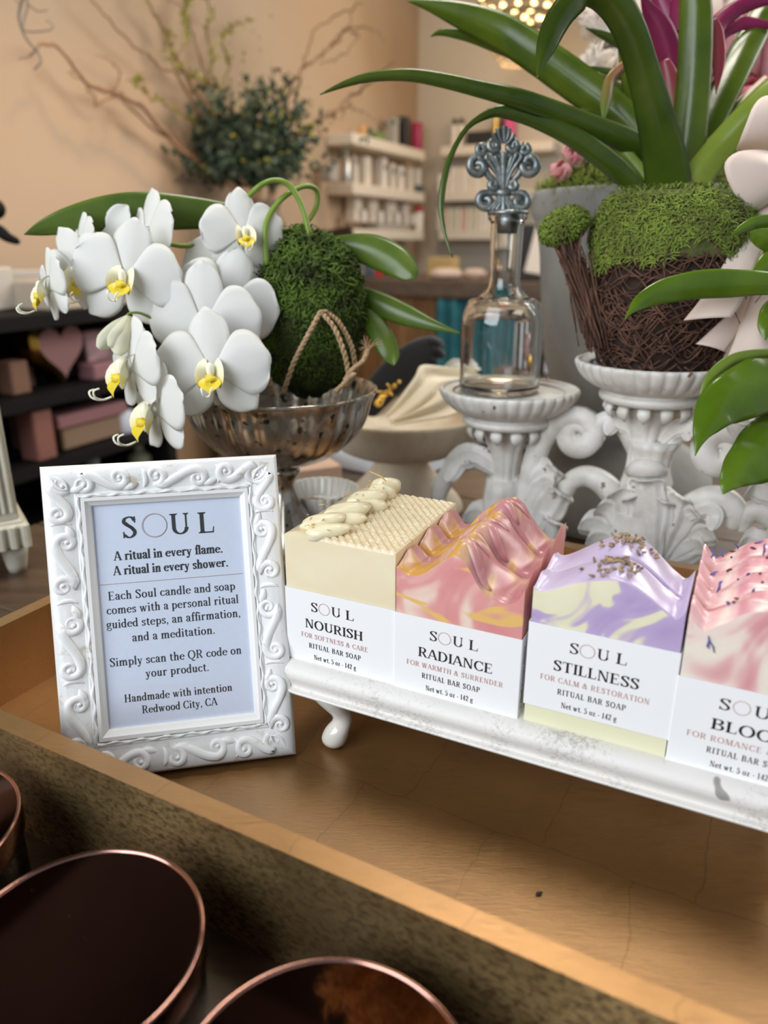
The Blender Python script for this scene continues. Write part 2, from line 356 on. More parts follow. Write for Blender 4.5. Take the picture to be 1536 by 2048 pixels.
# ------------------------------------------------------------------ room shell
AZ = math.radians(26); WD = V((sin(AZ), cos(AZ), 0)); WN = V((cos(AZ), -sin(AZ), 0))   # along the left wall (away), its normal (into the room)
CORN = V((.18, 4.5, 0)); FL = -.762; CE = 2.25
def wl(u, w, z): return CORN - WD*u + WN*w + V((0, 0, z))     # u metres from the corner along the left wall, w out from it
def wr(v, w, z): return CORN + WN*v - WD*w + V((0, 0, z))     # v metres from the corner along the back wall
def slab(name, mt, c, dx, dy, z0, z1):
    b = MB(); R = M4((WN, WD, V((0, 0, 1)))).transposed()
    b.box(c + V((0, 0, (z0+z1)/2 - c.z)), (dx, dy, z1-z0), R); return struct(b.build(name, mt, smooth=False))
slab('wall_left', M_plaster, wl(2.9, -.05, 0), .1, 6.0, FL, CE)
slab('wall_back', M_wall2, wr(1.95, -.05, 0), 4.1, .1, FL, CE)
slab('floor', M_floor, wl(3.0, 2.0, 0), 4.4, 6.4, FL-.05, FL)
slab('ceiling', M_ceil, wl(2.9, 2.0, 0), 4.2, 6.0, CE, CE+.05)
for k in range(5):
    bm_ = MB(); bm_.box(wl(.6+k*1.05, 2.0, CE-.04), (4.0, .10, .08), M4((WN, WD, V((0, 0, 1)))).transposed(), bev=.004); o_ = struct(bm_.build('trim_%d' % (k+2), mat('beam_paint', (.11,.085,.07), .7), smooth=False))
so_ = MB(); so_.box(wl(3.75, .17, 1.82), (.34, 4.3, .86), M4((WN, WD, V((0, 0, 1)))).transposed(), bev=.004); struct(so_.build('trim_7', M_ceil, smooth=False))  # unseen soffit, added so the lids mirror dark instead of the lit wall
bb = MB(); R = M4((WN, WD, V((0, 0, 1)))).transposed(); bb.box(wl(2.9, .008, FL+.06), (.016, 6.0, .12), R); struct(bb.build('baseboard_left', M_white, smooth=False))
# a framed doorway on the back wall, mostly hidden behind the flowers
tr = MB(); tr.box(wr(1.12, .02, .45), (.05, .03, 2.42), R); tr.box(wr(1.28, .015, .45), (.22, .02, 2.42), R); struct(tr.build('trim_1', mat('grey_trim', (.46,.42,.37), .6), smooth=False))
# ------------------------------------------------------------------ display table (dark wood planks)
TD = V((sin(math.radians(118)), cos(math.radians(118)), 0)); TN = V((-TD.y, TD.x, 0)); TA = V((-.2248, .3703, 0))
RT = M4((TD, TN, V((0, 0, 1)))).transposed()
def tr3(s, t, z): return TA + TD*s + TN*t + V((0, 0, z))
ZT = -.012
table = thing('display_table', tr3(.3, .45, FL), 'dark brown plank display table under the gold tray and the white stand', 'table')
b = MB()
for k in range(9):
    b.box(tr3(.36, -.43+k*.1775, ZT-.02), (1.62, .1765, .04), RT, bev=.0015)
b.build('table_top', M_table, table, smooth=False)
for sx in (-.37, 1.09):
    for ty in (-.43, 1.0):
        b = MB(); b.box(tr3(sx, ty, (FL+ZT-.04)/2), (.09, .09, ZT-.04-FL), RT, bev=.004); b.build('leg', M_table, table, smooth=False)
# ------------------------------------------------------------------ gold leaf tray
def gold_leaf(name, base, dark, seams=True, flake=.5, thr=(.56,.70), sc=(70,420,420), tilt=0, patch=.78, metal=.72, dist=1.2):
    m, nt, P, L = _new(name)
    tc = node(nt, 'ShaderNodeTexCoord'); mp = node(nt, 'ShaderNodeMapping'); mp.inputs['Rotation'].default_value = (0, 0, math.radians(28)); L.new(tc.outputs['Object'], mp.inputs[0])
    n1 = node(nt, 'ShaderNodeTexNoise', Scale=9.0, Detail=5.0); L.new(mp.outputs[0], n1.inputs['Vector'])
    mp2 = node(nt, 'ShaderNodeMapping'); mp2.inputs['Rotation'].default_value = (0, tilt, math.radians(28)); mp2.inputs['Scale'].default_value = sc; L.new(tc.outputs['Object'], mp2.inputs[0])
    n2 = node(nt, 'ShaderNodeTexNoise', Scale=1.0, Detail=4.0, Roughness=.65, Distortion=dist); L.new(mp2.outputs[0], n2.inputs['Vector'])
    c1 = ramp(nt, n1.outputs['Fac'], [(.34, tuple(x*patch for x in base)), (.62, base)])
    f2 = ramp(nt, n2.outputs['Fac'], [(thr[0], (0,0,0)), (thr[1], (1,1,1))])
    mx = node(nt, 'ShaderNodeMix', data_type='RGBA'); mf = node(nt, 'ShaderNodeMath', operation='MULTIPLY'); mf.inputs[1].default_value = flake; L.new(f2, mf.inputs[0])
    L.new(mf.outputs[0], mx.inputs[0]); L.new(c1, mx.inputs[6]); mx.inputs[7].default_value = (*dark, 1)
    col = mx.outputs[2]
    br = node(nt, 'ShaderNodeTexBrick'); br.offset = .35
    wv = node(nt, 'ShaderNodeTexNoise', Scale=26.0, Detail=3.0); L.new(mp.outputs[0], wv.inputs['Vector'])
    mm = node(nt, 'ShaderNodeMix', data_type='VECTOR'); mm.inputs[0].default_value = .018; L.new(mp.outputs[0], mm.inputs[4]); L.new(wv.outputs['Color'], mm.inputs[5])
    L.new(mm.outputs[1], br.inputs['Vector']); br.inputs['Scale'].default_value = 1.0; br.inputs['Mortar Size'].default_value = .0007; br.inputs['Mortar Smooth'].default_value = .6
    br.inputs['Brick Width'].default_value = .085; br.inputs['Row Height'].default_value = .085
    if seams:
        sm = node(nt, 'ShaderNodeMix', data_type='RGBA'); ms = node(nt, 'ShaderNodeMath', operation='MULTIPLY'); ms.inputs[1].default_value = .38; L.new(br.outputs['Fac'], ms.inputs[0])
        L.new(ms.outputs[0], sm.inputs[0]); L.new(col, sm.inputs[6]); sm.inputs[7].default_value = (*dark, 1); col = sm.outputs[2]
    L.new(col, P.inputs['Base Color']); P.inputs['Metallic'].default_value = metal
    rr = ramp(nt, n2.outputs['Fac'], [(.35, (.30,)*3), (.75, (.50,)*3)]); L.new(rr, P.inputs['Roughness'])
    P.inputs['Coat Weight'].default_value = .8; P.inputs['Coat Roughness'].default_value = .3
    bu = node(nt, 'ShaderNodeBump', Strength=.22, Distance=.0008); L.new(n2.outputs['Fac'], bu.inputs['Height']); L.new(bu.outputs[0], P.inputs['Normal'])
    return m
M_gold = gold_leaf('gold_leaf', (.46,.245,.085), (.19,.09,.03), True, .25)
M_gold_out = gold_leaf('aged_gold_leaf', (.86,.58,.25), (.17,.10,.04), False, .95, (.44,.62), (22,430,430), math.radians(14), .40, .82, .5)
TL0, TL1, TW, TH, TT = -.1226, .72, .4435, .062, .0125
tray = thing('tray', tr3(.3, .22, ZT), 'large gold leaf tray under the picture frame and soap stand', 'tray')
b = MB(); b.box(tr3((TL0+TL1)/2, TW/2, -.006), (TL1-TL0-.004, TW-.004, .012), RT); b.build('tray_floor', M_gold, tray, smooth=False)
def rim(s0, t0, s1, t1, s2, t2, s3, t3):
    # mitred wall: outer edge 0-1, inner edge 2-3
    b = MB(); P = [(s0, t0), (s1, t1), (s2, t2), (s3, t3)]
    vs = [tr3(s, t, ZT) for s, t in P] + [tr3(s, t, TH) for s, t in P]
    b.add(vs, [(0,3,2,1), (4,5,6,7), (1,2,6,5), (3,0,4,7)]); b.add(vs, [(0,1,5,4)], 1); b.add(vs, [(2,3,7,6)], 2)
    return b.build('tray_wall', [M_gold, M_gold_out, M_gold], tray, smooth=False, bevel=.0012)
rim(TL0, 0, TL1, 0, TL1-TT, TT, TL0+TT, TT)
rim(TL1, TW, TL0, TW, TL0+TT, TW-TT, TL1-TT, TW-TT)
rim(TL0, TW, TL0, 0, TL0+TT, TT, TL0+TT, TW-TT)
rim(TL1, 0, TL1, TW, TL1-TT, TW-TT, TL1-TT, TT)
q = on_plane(1078, 1787, (0, 0, .001), (0, 0, 1)); b = MB(); b.ball(q + V((0, 0, .0003)), (.0022, .0009, .0009), 8, 6, R=rotz(.2)); tag(b.build('lavender_bud', mat('dry_bud', (.06,.05,.04), .8), base=q), 'tiny dark lavender bud lying loose on the gold tray floor', 'flower bud')
# ------------------------------------------------------------------ white soap stand
SA = math.radians(116); E1 = V((sin(SA), cos(SA), 0)); E2 = V((-E1.y, E1.x, 0)); SO = V((-.0637, .4452, 0))
RS = M4((E1, E2, V((0, 0, 1)))).transposed()
def st(s, t, z): return SO + E1*s + E2*t + V((0, 0, z))
ZS = .066
M_distress = None
def distressed(name, base, wear, dark, amount=.62):
    m, nt, P, L = _new(name)
    tc = node(nt, 'ShaderNodeTexCoord')
    n1 = node(nt, 'ShaderNodeTexNoise', Scale=420.0, Detail=4.0, Roughness=.7); L.new(tc.outputs['Object'], n1.inputs['Vector'])
    n0 = node(nt, 'ShaderNodeTexNoise', Scale=22.0, Detail=3.0); L.new(tc.outputs['Object'], n0.inputs['Vector'])
    mu = node(nt, 'ShaderNodeMath', operation='MULTIPLY'); L.new(n1.outputs['Fac'], mu.inputs[0]); L.new(n0.outputs['Fac'], mu.inputs[1])
    c = ramp(nt, mu.outputs[0], [(.27, base), (.40, wear)])
    n3 = node(nt, 'ShaderNodeTexNoise', Scale=38.0, Detail=2.0, Roughness=.4); L.new(tc.outputs['Object'], n3.inputs['Vector'])
    f = ramp(nt, n3.outputs['Fac'], [(amount+.09, (0,0,0)), (amount+.11, (1,1,1))])
    mx = node(nt, 'ShaderNodeMix', data_type='RGBA'); L.new(f, mx.inputs[0]); L.new(c, mx.inputs[6]); mx.inputs[7].default_value = (*dark, 1)
    L.new(mx.outputs[2], P.inputs['Base Color']); P.inputs['Roughness'].default_value = .55
    bu = node(nt, 'ShaderNodeBump', Strength=.3, Distance=.0008); L.new(n1.outputs['Fac'], bu.inputs['Height']); L.new(bu.outputs[0], P.inputs['Normal'])
    return m
M_stand = distressed('chalk_white_paint', (.80,.775,.735), (.52,.49,.45), (.33,.31,.29))
M_porcelain = mat('milk_white_gloss', (.86,.82,.74), .12, coat=.5, coat_r=.05, sss=.15)
stand = thing('soap_stand', st(.15, .06, 0), 'white distressed footed riser carrying the row of soap bars', 'display stand')
prof = [(-.004,.066),(-.001,.0660),(.0025,.0652),(.0055,.0630),(.0068,.0602),(.0060,.0565),(.0042,.0530),(.0034,.0500),(.0036,.0488),(.0070,.0484),(.0076,.0474),(.0070,.0462),(.004,.046),(-.012,.046)]
S0, S1, T0, T1, RC = -.001, .345, -.0055, .131, .012
def ring(o, z, n=8):
    pts = []
    for (cx, cy, a0) in ((S1-RC, T0+RC, -90), (S1-RC, T1-RC, 0), (S0+RC, T1-RC, 90), (S0+RC, T0+RC, 180)):
        for k in range(n+1):
            a = math.radians(a0 + 90*k/n); pts.append(st(cx + (RC+o)*cos(a), cy + (RC+o)*sin(a), z))
    return pts
b = MB(); n_r = 36
for o, z in prof: b.v += ring(o, z)
for i in range(len(prof)-1):
    for k in range(n_r):
        k2 = (k+1) % n_r; b.f.append((i*n_r+k, i*n_r+k2, (i+1)*n_r+k2, (i+1)*n_r+k)); b.m.append(0)
b.f.append(tuple(range(n_r))); b.m.append(0); e = (len(prof)-1)*n_r; b.f.append(tuple(range(e, e+n_r))[::-1]); b.m.append(0)
b.build('shelf_board', M_stand, stand, auto=40)
def stand_leg(s, t, sg, tg):
    b = MB(); P = []
    for (z, o, rs, rt) in ((.0475,.006,.0135,.010),(.044,.0055,.0128,.010),(.038,.004,.0108,.0092),(.031,.0015,.0080,.0078),(.0245,-.001,.0064,.0066),(.019,-.0012,.0068,.0070),(.0135,.001,.0084,.0084),(.008,.0025,.0090,.0090),(.004,.0028,.0080,.0080),(.0012,.0028,.0055,.0055),(0,.0028,.003,.003)):
        P.append((z, o, rs, rt))
    P2 = spline(P, 30); base = len(b.v); n = 20
    for (z, o, rs, rt) in P2:
        for k in range(n):
            a = 2*PI*k/n; ridge = 1 + .05*max(0, cos(a+PI*.75 if sg < 0 else a+PI*.25))**6
            b.v.append(st(s + sg*o + rs*ridge*cos(a), t + tg*o + rt*ridge*sin(a), max(z, 0)))
    for i in range(len(P2)-1):
        for k in range(n):
            k2 = (k+1) % n; b.f.append((base+i*n+k, base+(i+1)*n+k, base+(i+1)*n+k2, base+i*n+k2)); b.m.append(0)
    b.f.append(tuple(range(n))); b.m.append(0); b.f.append(tuple(range((len(P2)-1)*n, len(P2)*n))[::-1]); b.m.append(0)
    b.build('leg', M_porcelain, stand)
for (s, t, sg, tg) in ((.033, .008, -1, -1), (.311, .008, 1, -1), (.033, .117, -1, 1), (.311, .117, 1, 1)): stand_leg(s, t, sg, tg)
# ------------------------------------------------------------------ soap materials
def soap_mat(name, cols, scale, dist=2.0, sss=.25, stretch=(1,1,1), stops=None, seed=0, streak=None, rough=.42, layer=None):
    m, nt, P, L = _new(name)
    tc = node(nt, 'ShaderNodeTexCoord'); mp = node(nt, 'ShaderNodeMapping'); mp.inputs['Location'].default_value = (seed, seed*.7, seed*.3); mp.inputs['Scale'].default_value = stretch; mp.inputs['Rotation'].default_value = (0, 0, math.radians(26)); L.new(tc.outputs['Object'], mp.inputs[0])
    n1 = node(nt, 'ShaderNodeTexNoise', Scale=scale, Detail=2.0, Roughness=.45, Distortion=dist); L.new(mp.outputs[0], n1.inputs['Vector'])
    k = len(cols); stops = stops or [.28+.44*i/(k-1) for i in range(k)]
    c = ramp(nt, n1.outputs['Fac'], list(zip(stops, cols)))
    if streak:
        n2 = node(nt, 'ShaderNodeTexNoise', Scale=scale*1.2, Detail=1.5, Distortion=3.0); mp3 = node(nt, 'ShaderNodeMapping'); mp3.inputs['Location'].default_value = (3+seed, 5, 9); mp3.inputs['Scale'].default_value = (1, 1, 2.2); L.new(tc.outputs['Object'], mp3.inputs[0]); L.new(mp3.outputs[0], n2.inputs['Vector'])
        f = ramp(nt, n2.outputs['Fac'], [(streak[1], (0,0,0)), (streak[1]+.09, (1,1,1))])
        mx = node(nt, 'ShaderNodeMix', data_type='RGBA'); L.new(f, mx.inputs[0]); L.new(c, mx.inputs[6]); mx.inputs[7].default_value = (*streak[0], 1); c = mx.outputs[2]
    if layer:
        sz = node(nt, 'ShaderNodeSeparateXYZ'); L.new(tc.outputs['Object'], sz.inputs[0]); ad = node(nt, 'ShaderNodeMath', operation='MULTIPLY_ADD'); ad.inputs[1].default_value = -.02; L.new(n1.outputs['Fac'], ad.inputs[0]); L.new(sz.outputs[2], ad.inputs[2])
        f = node(nt, 'ShaderNodeMapRange'); f.inputs[1].default_value = layer[1]-.0015; f.inputs[2].default_value = layer[1]+.0015; f.inputs[3].default_value = 1; f.inputs[4].default_value = 0; L.new(ad.outputs[0], f.inputs[0])
        mx = node(nt, 'ShaderNodeMix', data_type='RGBA'); L.new(f.outputs[0], mx.inputs[0]); L.new(c, mx.inputs[6]); mx.inputs[7].default_value = (*layer[0], 1); c = mx.outputs[2]
    L.new(c, P.inputs['Base Color']); P.inputs['Roughness'].default_value = rough
    P.inputs['Subsurface Weight'].default_value = sss; P.inputs['Subsurface Radius'].default_value = (.006,.004,.0025); P.inputs['Subsurface Scale'].default_value = 1.0
    P.inputs['Coat Weight'].default_value = .15; P.inputs['Coat Roughness'].default_value = .2
    n4 = node(nt, 'ShaderNodeTexNoise', Scale=260.0, Detail=3.0); L.new(tc.outputs['Object'], n4.inputs['Vector'])
    bu = node(nt, 'ShaderNodeBump', Strength=.12, Distance=.0006); L.new(n4.outputs['Fac'], bu.inputs['Height']); L.new(bu.outputs[0], P.inputs['Normal'])
    return m
M_oat = soap_mat('cream_soap', [(.80,.68,.45), (.86,.77,.55)], 30, .5)
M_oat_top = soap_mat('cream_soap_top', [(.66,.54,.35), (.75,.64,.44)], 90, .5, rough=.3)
M_oat_dol = soap_mat('cream_soap_piping', [(.80,.71,.46), (.86,.79,.57)], 50, .5, rough=.3)
PK, PK2, CRM = (.72,.27,.26), (.80,.45,.40), (.86,.74,.62)
M_rad = soap_mat('pink_gold_soap', [(.70,.27,.27), (.74,.34,.32), (.84,.62,.52), (.85,.74,.64)], 15, 2.2, stops=[.36,.50,.60,.68], streak=((.80,.50,.17), .60))
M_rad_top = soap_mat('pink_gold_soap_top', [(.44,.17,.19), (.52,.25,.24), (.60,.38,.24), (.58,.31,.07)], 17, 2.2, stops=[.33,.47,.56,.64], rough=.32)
M_lav = soap_mat('lavender_soap', [(.46,.34,.58), (.52,.41,.63), (.80,.76,.54), (.82,.79,.58)], 17, 2.4, stops=[.36,.49,.54,.7], layer=((.80,.78,.55), .004))
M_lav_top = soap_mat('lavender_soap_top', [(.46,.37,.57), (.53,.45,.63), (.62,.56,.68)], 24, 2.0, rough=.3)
M_bloom = soap_mat('rose_soap', [(.66,.26,.29), (.74,.40,.40), (.85,.68,.62), (.86,.78,.66)], 14, 2.6, stops=[.34,.42,.52,.62])
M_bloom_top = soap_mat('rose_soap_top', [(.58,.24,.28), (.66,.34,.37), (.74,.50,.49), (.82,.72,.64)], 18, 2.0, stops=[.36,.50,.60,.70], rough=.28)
M_paper = mat('white_label_paper', (.88,.88,.885), .6)
M_ink = mat('black_ink', (.014,.014,.016), .55); M_rose_ink = mat('rose_ink', (.50,.24,.20), .5); M_rose_text = mat('rose_text_ink', (.42,.22,.19), .55)
SW, SD = .0785, .0292
def bump1(x, c, w): return math.exp(-((x-c)/w)**2)
def prof1(P):
    T = [q[1] for q in spline([(0, P[0][1])], 2)] if len(P) == 1 else None; xs = [p[0] for p in P]
    def f(x):
        x = min(max(x, 0), 1); k = 0
        while k < len(xs)-2 and x > xs[k+1]: k += 1
        u = (x-xs[k])/(xs[k+1]-xs[k]); p1, p2 = P[k][1], P[k+1][1]; p0 = P[max(k-1, 0)][1]; p3 = P[min(k+2, len(P)-1)][1]
        d = xs[k+1]-xs[k]; m1 = (p2-p0)/((xs[k+1]-xs[max(k-1, 0)]) or 1)*d; m2 = (p3-p1)/((xs[min(k+2, len(xs)-1)]-xs[k]) or 1)*d
        return (2*u**3-3*u*u+1)*p1 + (u**3-2*u*u+u)*m1 + (-2*u**3+3*u*u)*p2 + (u**3-u*u)*m2
    return f
DN, DR, DL, DB = .0250, .0310, .0262, .0215
def h_nourish(s, t):   # honeycomb texture with a smooth hump along the left
    h = .0903 + .0018*bump1(s, .16, .12) - .0012*bump1(s, 0, .05)
    r = (t*1000/3.4); row = math.floor(r); ph = (s*SW*1000/5.6 + (.5 if row % 2 else 0))
    if s > .34 and s < .985: h += .0023*abs(sin(PI*r))**.7*(.35+.65*abs(sin(PI*ph))) - .0012 + .0004*MN.noise((s*20, t*300, 0))
    return h
PR0 = prof1([(0,.083),(.05,.0805),(.12,.0785),(.22,.081),(.35,.0885),(.47,.0965),(.56,.0925),(.68,.0795),(.8,.0740),(.9,.0735),(.96,.077),(1,.0845)])
PR1 = prof1([(0,.089),(.04,.0865),(.12,.079),(.22,.083),(.36,.092),(.52,.1035),(.62,.1015),(.75,.089),(.86,.080),(.94,.0795),(.975,.084),(1,.092)])
def h_radiance(s, t):  # thin side walls, folded crests in the middle, a scooped valley on the right
    k = t/DR; f = min(max(k/2.2, 0), 1); u = k - math.floor(k); h = lerp(PR0(s), PR1(s), f)
    w = bump1(s, .47+.06*f, .30)
    h += .0048*(sin(PI*((u+.16*sin(s*6)+.2*s) % 1.0))**.8 - .45)*w + .0013*sin(s*11 + t*120 + 1.2*sin(t*90))*w*min(1, t*90)
    h += .0016*sin(t*230 - 16*s + 2)*w*min(1, t*120) + .0030*bump1(u, .55, .22)*(bump1(s, 0, .05) + bump1(s, 1, .05)) - .0035*bump1(u, .0, .10)*min(1, k*4)*(1-w*.5)
    return h
PL0 = prof1([(0,.0865),(.04,.0845),(.12,.0865),(.3,.0935),(.5,.0985),(.62,.0985),(.75,.0935),(.88,.0862),(.95,.0838),(1,.0900)])
def h_stillness(s, t):
    k = t/DL; u = k - math.floor(k); h = PL0(s) + .0035*min(k, 2)*bump1(s, .5, .3)
    h += .0030*(sin(PI*((u + .25*(s-.5)) % 1.0)) - .4)*bump1(s, .5, .36)*min(1, k*5) + .0024*bump1(u, .6, .25)*(bump1(s, 0, .05)+bump1(s, 1, .05)) - .0022*bump1(s, .80, .10)*bump1(u, .7, .3)
    return h
PB0 = prof1([(0,.0870),(.045,.0840),(.1,.0810),(.2,.086),(.3,.0935),(.42,.0975),(.6,.0985),(.8,.096),(1,.090)])
def h_bloom(s, t):
    k = t/DB; u = k - math.floor(k); h = PB0(s) + .0014*k
    h += .0046*(sin(PI*((u + .10*sin(s*7)) % 1.0))**.8 - .5)*min(1, k*4) + .0015*abs(sin(t*330 + 9*s))*min(1, k*4) + .0010*MN.noise((s*9, t*120, 4)) + .0026*bump1(u, .5, .3)*bump1(s, 0, .05)
    return h
def soap_bar(s0, t0, hf, t_ofs, mats, z0=ZS, slice_d=SD, yaw=0.0, label=None, name='soap_bar'):
    """one slice: cut front and back, sides, and its share of the loaf's textured top"""
    o = thing(name, st(s0+SW/2, t0+slice_d/2, z0), *label)
    cy, sy = cos(yaw), sin(yaw)
    def P(a, t, z):
        ds, dt = a*SW - SW/2, t - slice_d/2
        return st(s0+SW/2 + ds*cy - dt*sy, t0+slice_d/2 + ds*sy + dt*cy, z)
    b = MB(); ns, nt = 90, 32; RB = .0012
    H = lambda i, j: z0 + hf(i/ns, t_ofs + slice_d*j/nt)
    top = len(b.v)
    for j in range(nt+1):
        for i in range(ns+1):
            e = (-.0008 if i in (0, ns) or j in (0, nt) else 0); b.v.append(P(i/ns, slice_d*j/nt, H(i, min(max(j, .02), nt-.02))+e))
    for j in range(nt):
        for i in range(ns):
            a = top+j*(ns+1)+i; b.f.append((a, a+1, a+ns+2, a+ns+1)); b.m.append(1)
    def wallstrip(idx, bot, flip):
        base = len(b.v)
        for (i, j) in idx:
            p = b.v[top+j*(ns+1)+i]; q = V((p.x, p.y, z0))
            for k in range(7): b.v.append(q.lerp(p, k/6))
        for k in range(len(idx)-1):
            for r in range(6):
                f = (base+k*7+r, base+(k+1)*7+r, base+(k+1)*7+r+1, base+k*7+r+1)
                b.f.append(f[::-1] if flip else f); b.m.append(0)
    wallstrip([(i, 0) for i in range(ns+1)], 0, False); wallstrip([(i, nt) for i in range(ns+1)], 0, True)
    wallstrip([(0, j) for j in range(nt+1)], 0, True); wallstrip([(ns, j) for j in range(nt+1)], 0, False)
    b.add([P(0, 0, z0), P(1, 0, z0), P(1, slice_d, z0), P(0, slice_d, z0)], [(3, 2, 1, 0)])
    b.build('soap', mats, o, auto=50)
    return o, P
def sleeve(o, P, z0, h, lines, side_text=True, sd=SD):
    g = .0006; b = MB()
    c = [(-g/SW, -g), (1+g/SW, -g), (1+g/SW, sd+g), (-g/SW, sd+g)]
    for k in range(4):
        (a0, t0), (a1, t1) = c[k], c[(k+1) % 4]
        b.add([P(a0, t0, z0), P(a1, t1, z0), P(a1, t1, z0+h), P(a0, t0, z0+h)], [(0,1,2,3)])
    sl = b.build('paper_sleeve', M_paper, o, smooth=False, solid=.0003, off=1)
    org = P(-g/SW, -g-.0004, z0); ax = (P(1, 0, 0)-P(0, 0, 0)).normalized(); nrm = -(P(0, 1, 0)-P(0, 0, 0)).normalized(); up = V((0, 0, 1))
    bk, rs = MB(), MB(); wt = SW + 2*g
    for (s, f0, f1, fy, cap, kind, bold, trk) in lines:
        if kind == 'logo':   # S O U L with a thin double ring for the O
            x0, x1 = f0*wt, f1*wt; u = x1-x0; y = h*(1-fy)
            put_text(bk, 'S', org, ax, up, nrm, x0, x0+u*.17, y, cap); put_text(bk, 'U', org, ax, up, nrm, x0+u*.475, x0+u*.70, y, cap); put_text(bk, 'L', org, ax, up, nrm, x0+u*.80, x0+u, y, cap)
            pn = Pen(); 
            for k in (1.0, .93): pn.arc(0, 0, k, k, 0, 360, 40, .035)
            r = cap*.62; cx, cyy = x0+u*.315, y+cap*.5
            for f in pn.q: rs.add([org + ax*(cx+p[0]*r) + up*(cyy+p[1]*r) + nrm*.00012 for p in f], [tuple(range(len(f)))])
        else:
            put_text(rs if kind == 'rose' else bk, s, org, ax, up, nrm, f0*wt, f1*wt, h*(1-fy), cap, bold, trk)
    if side_text:
        so = P(1+g/SW+.0004/SW, -g, z0); put_text(bk, 'A ritual in every shower', so, V((0, 0, 1)), -(P(0, 1, 0)-P(0, 0, 0)).normalized(), ax, .004, h-.006, -.0065, .0036)
    bk.build('lettering', M_ink, sl, smooth=False)
    if rs.f: rs.build('rose_lettering', M_rose_ink, sl, smooth=False)
    return sl
def std_lines(name, nx0, nx1, rose, rx0, rx1):
    return [('SOUL', .29, .68, .265, .0066, 'logo', 0, 0), (name, nx0, nx1, .505, .0065, 'ink', .35, 0), (rose, rx0, rx1, .645, .0034, 'rose', 0, .1),
            ('RITUAL BAR SOAP', .235, .705, .785, .0036, 'ink', .5, .12), ('Net wt. 5 oz - 142 g', .27, .655, .94, .0036, 'ink', .35, .04)]
WIDTH_S = [0.0, .0796, .1625, .2425]
names = dict(n='honeycomb topped cream oat soap bar', r='pink and gold swirled soap bar', l='lavender and cream soap bar', b='rose and cream soap bar')
# cream honeycomb loaf: four slices
N_M = [M_oat, M_oat_top]
NL = ['front cream honeycomb soap bar in a white NOURISH sleeve', 'cream honeycomb soap bar second behind the NOURISH sleeve', 'cream honeycomb soap bar third from the NOURISH sleeve', 'rearmost cream honeycomb soap bar, closest to the white carved candle stand']
for k in range(4):
    o, P = soap_bar(WIDTH_S[0], k*(DN+.0006), h_nourish, k*DN, N_M, slice_d=DN, label=(NL[k], 'soap', 'cream honeycomb soap bars'), yaw=0)
    if k == 0: sleeve(o, P, ZS, .0525, [('SOUL', .24, .64, .265, .0066, 'logo', 0, 0), ('NOURISH', .18, .72, .505, .0065, 'ink', .35, 0), ('FOR SOFTNESS & CARE', .14, .76, .645, .0034, 'rose', 0, .1), ('RITUAL BAR SOAP', .21, .695, .785, .0036, 'ink', .5, .12), ('Net wt. 5 oz - 142 g', .255, .65, .94, .0036, 'ink', .35, .04)], sd=DN)
    # piped dollops with oats along the left of the top, cut with the slices
    pb = MB(); gr = MB()
    for (a, tt, l, w, hh, ang) in [((.31, .0035, .0155, .0064, .0050, .55), (.20, .0125, .0165, .0076, .0056, .85)), ((.36, .004, .0110, .0055, .0052, .5), (.24, .012, .0180, .0084, .0066, .75)), ((.36, .006, .0125, .0058, .0062, .55), (.25, .015, .0165, .0080, .0068, .8)), ((.30, .006, .0120, .0062, .0085, .7), (.26, .019, .0140, .0072, .0085, .9))][k]:
        c = P(a, tt+.002, ZS+h_nourish(a, k*DN+tt)+.0012)
        pb.ball(c, (l, w, hh), 26, 16, R=RS @ rotz(ang) @ M4.Rotation(-.16, 3, 'Y'), fn=lambda d: (1 + .22*d.x*abs(d.x))*(1 - .30*max(0, -d.x)**2*(1-abs(d.x)*.3)) + .05*sin(5*d.y+6*d.x) + .05*MN.noise(d*2.5+V((k,0,0))))
        for q in range(7):
            p = c + RS @ V((rnd.uniform(-.7,.5)*l, rnd.uniform(-.6,.6)*w, hh*.86)); dr = V((rnd.uniform(-1,1), rnd.uniform(-1,1), rnd.uniform(-.1,.5))).normalized()
            gr.tube([p-dr*.0013, p, p+dr*.0013], [.0002,.0005,.0002], 5)
    if k == 3:
        p = P(.33, .012, ZS+.1045); gr.tube([p+V((-.009,0,.0055)), p+V((0,.001,.001)), p+V((.003,0,-.002))], [.0003,.0008,.0003], 6)
    pb.build('piped_swirl', M_oat_dol, o); gr.build('oat_flakes', mat('oat_flake', (.62,.42,.17), .6), o)
RL = ['front pink and gold swirled soap bar in a white RADIANCE sleeve', 'pink and gold swirled soap bar directly behind the RADIANCE sleeve', 'rear pink and gold swirled soap bar with the tallest crest']
for k in range(3):
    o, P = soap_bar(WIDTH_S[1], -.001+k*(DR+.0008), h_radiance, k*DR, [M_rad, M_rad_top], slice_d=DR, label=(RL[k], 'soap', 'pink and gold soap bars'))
    if k == 0: sleeve(o, P, ZS, .0525, std_lines('RADIANCE', .20, .80, 'FOR WARMTH & SURRENDER', .105, .88), sd=DR)
    # folded curls on the crest
    cb = MB()
    for q in range(2):
        t0 = .008 + q*.0150; c = .47 + .05*sin((k*DR+t0)*170+.6); pts = []
        for j in range(14):
            u = j/13; a = c - .22 + .44*u; pts.append(P(a, min(max(t0 + .004*sin(u*5+q), .002), DR-.002), ZS + h_radiance(a, k*DR+min(max(t0 + .004*sin(u*5+q), .002), DR-.002)) - .0010 + .0006*sin(u*9+q)))
        cb.tube(pts, [.0010+.0030*abs(sin(PI*j/13))**.7 for j in range(14)], 8, flat=.7)
    cb.build('folded_crest', M_rad_top, o)
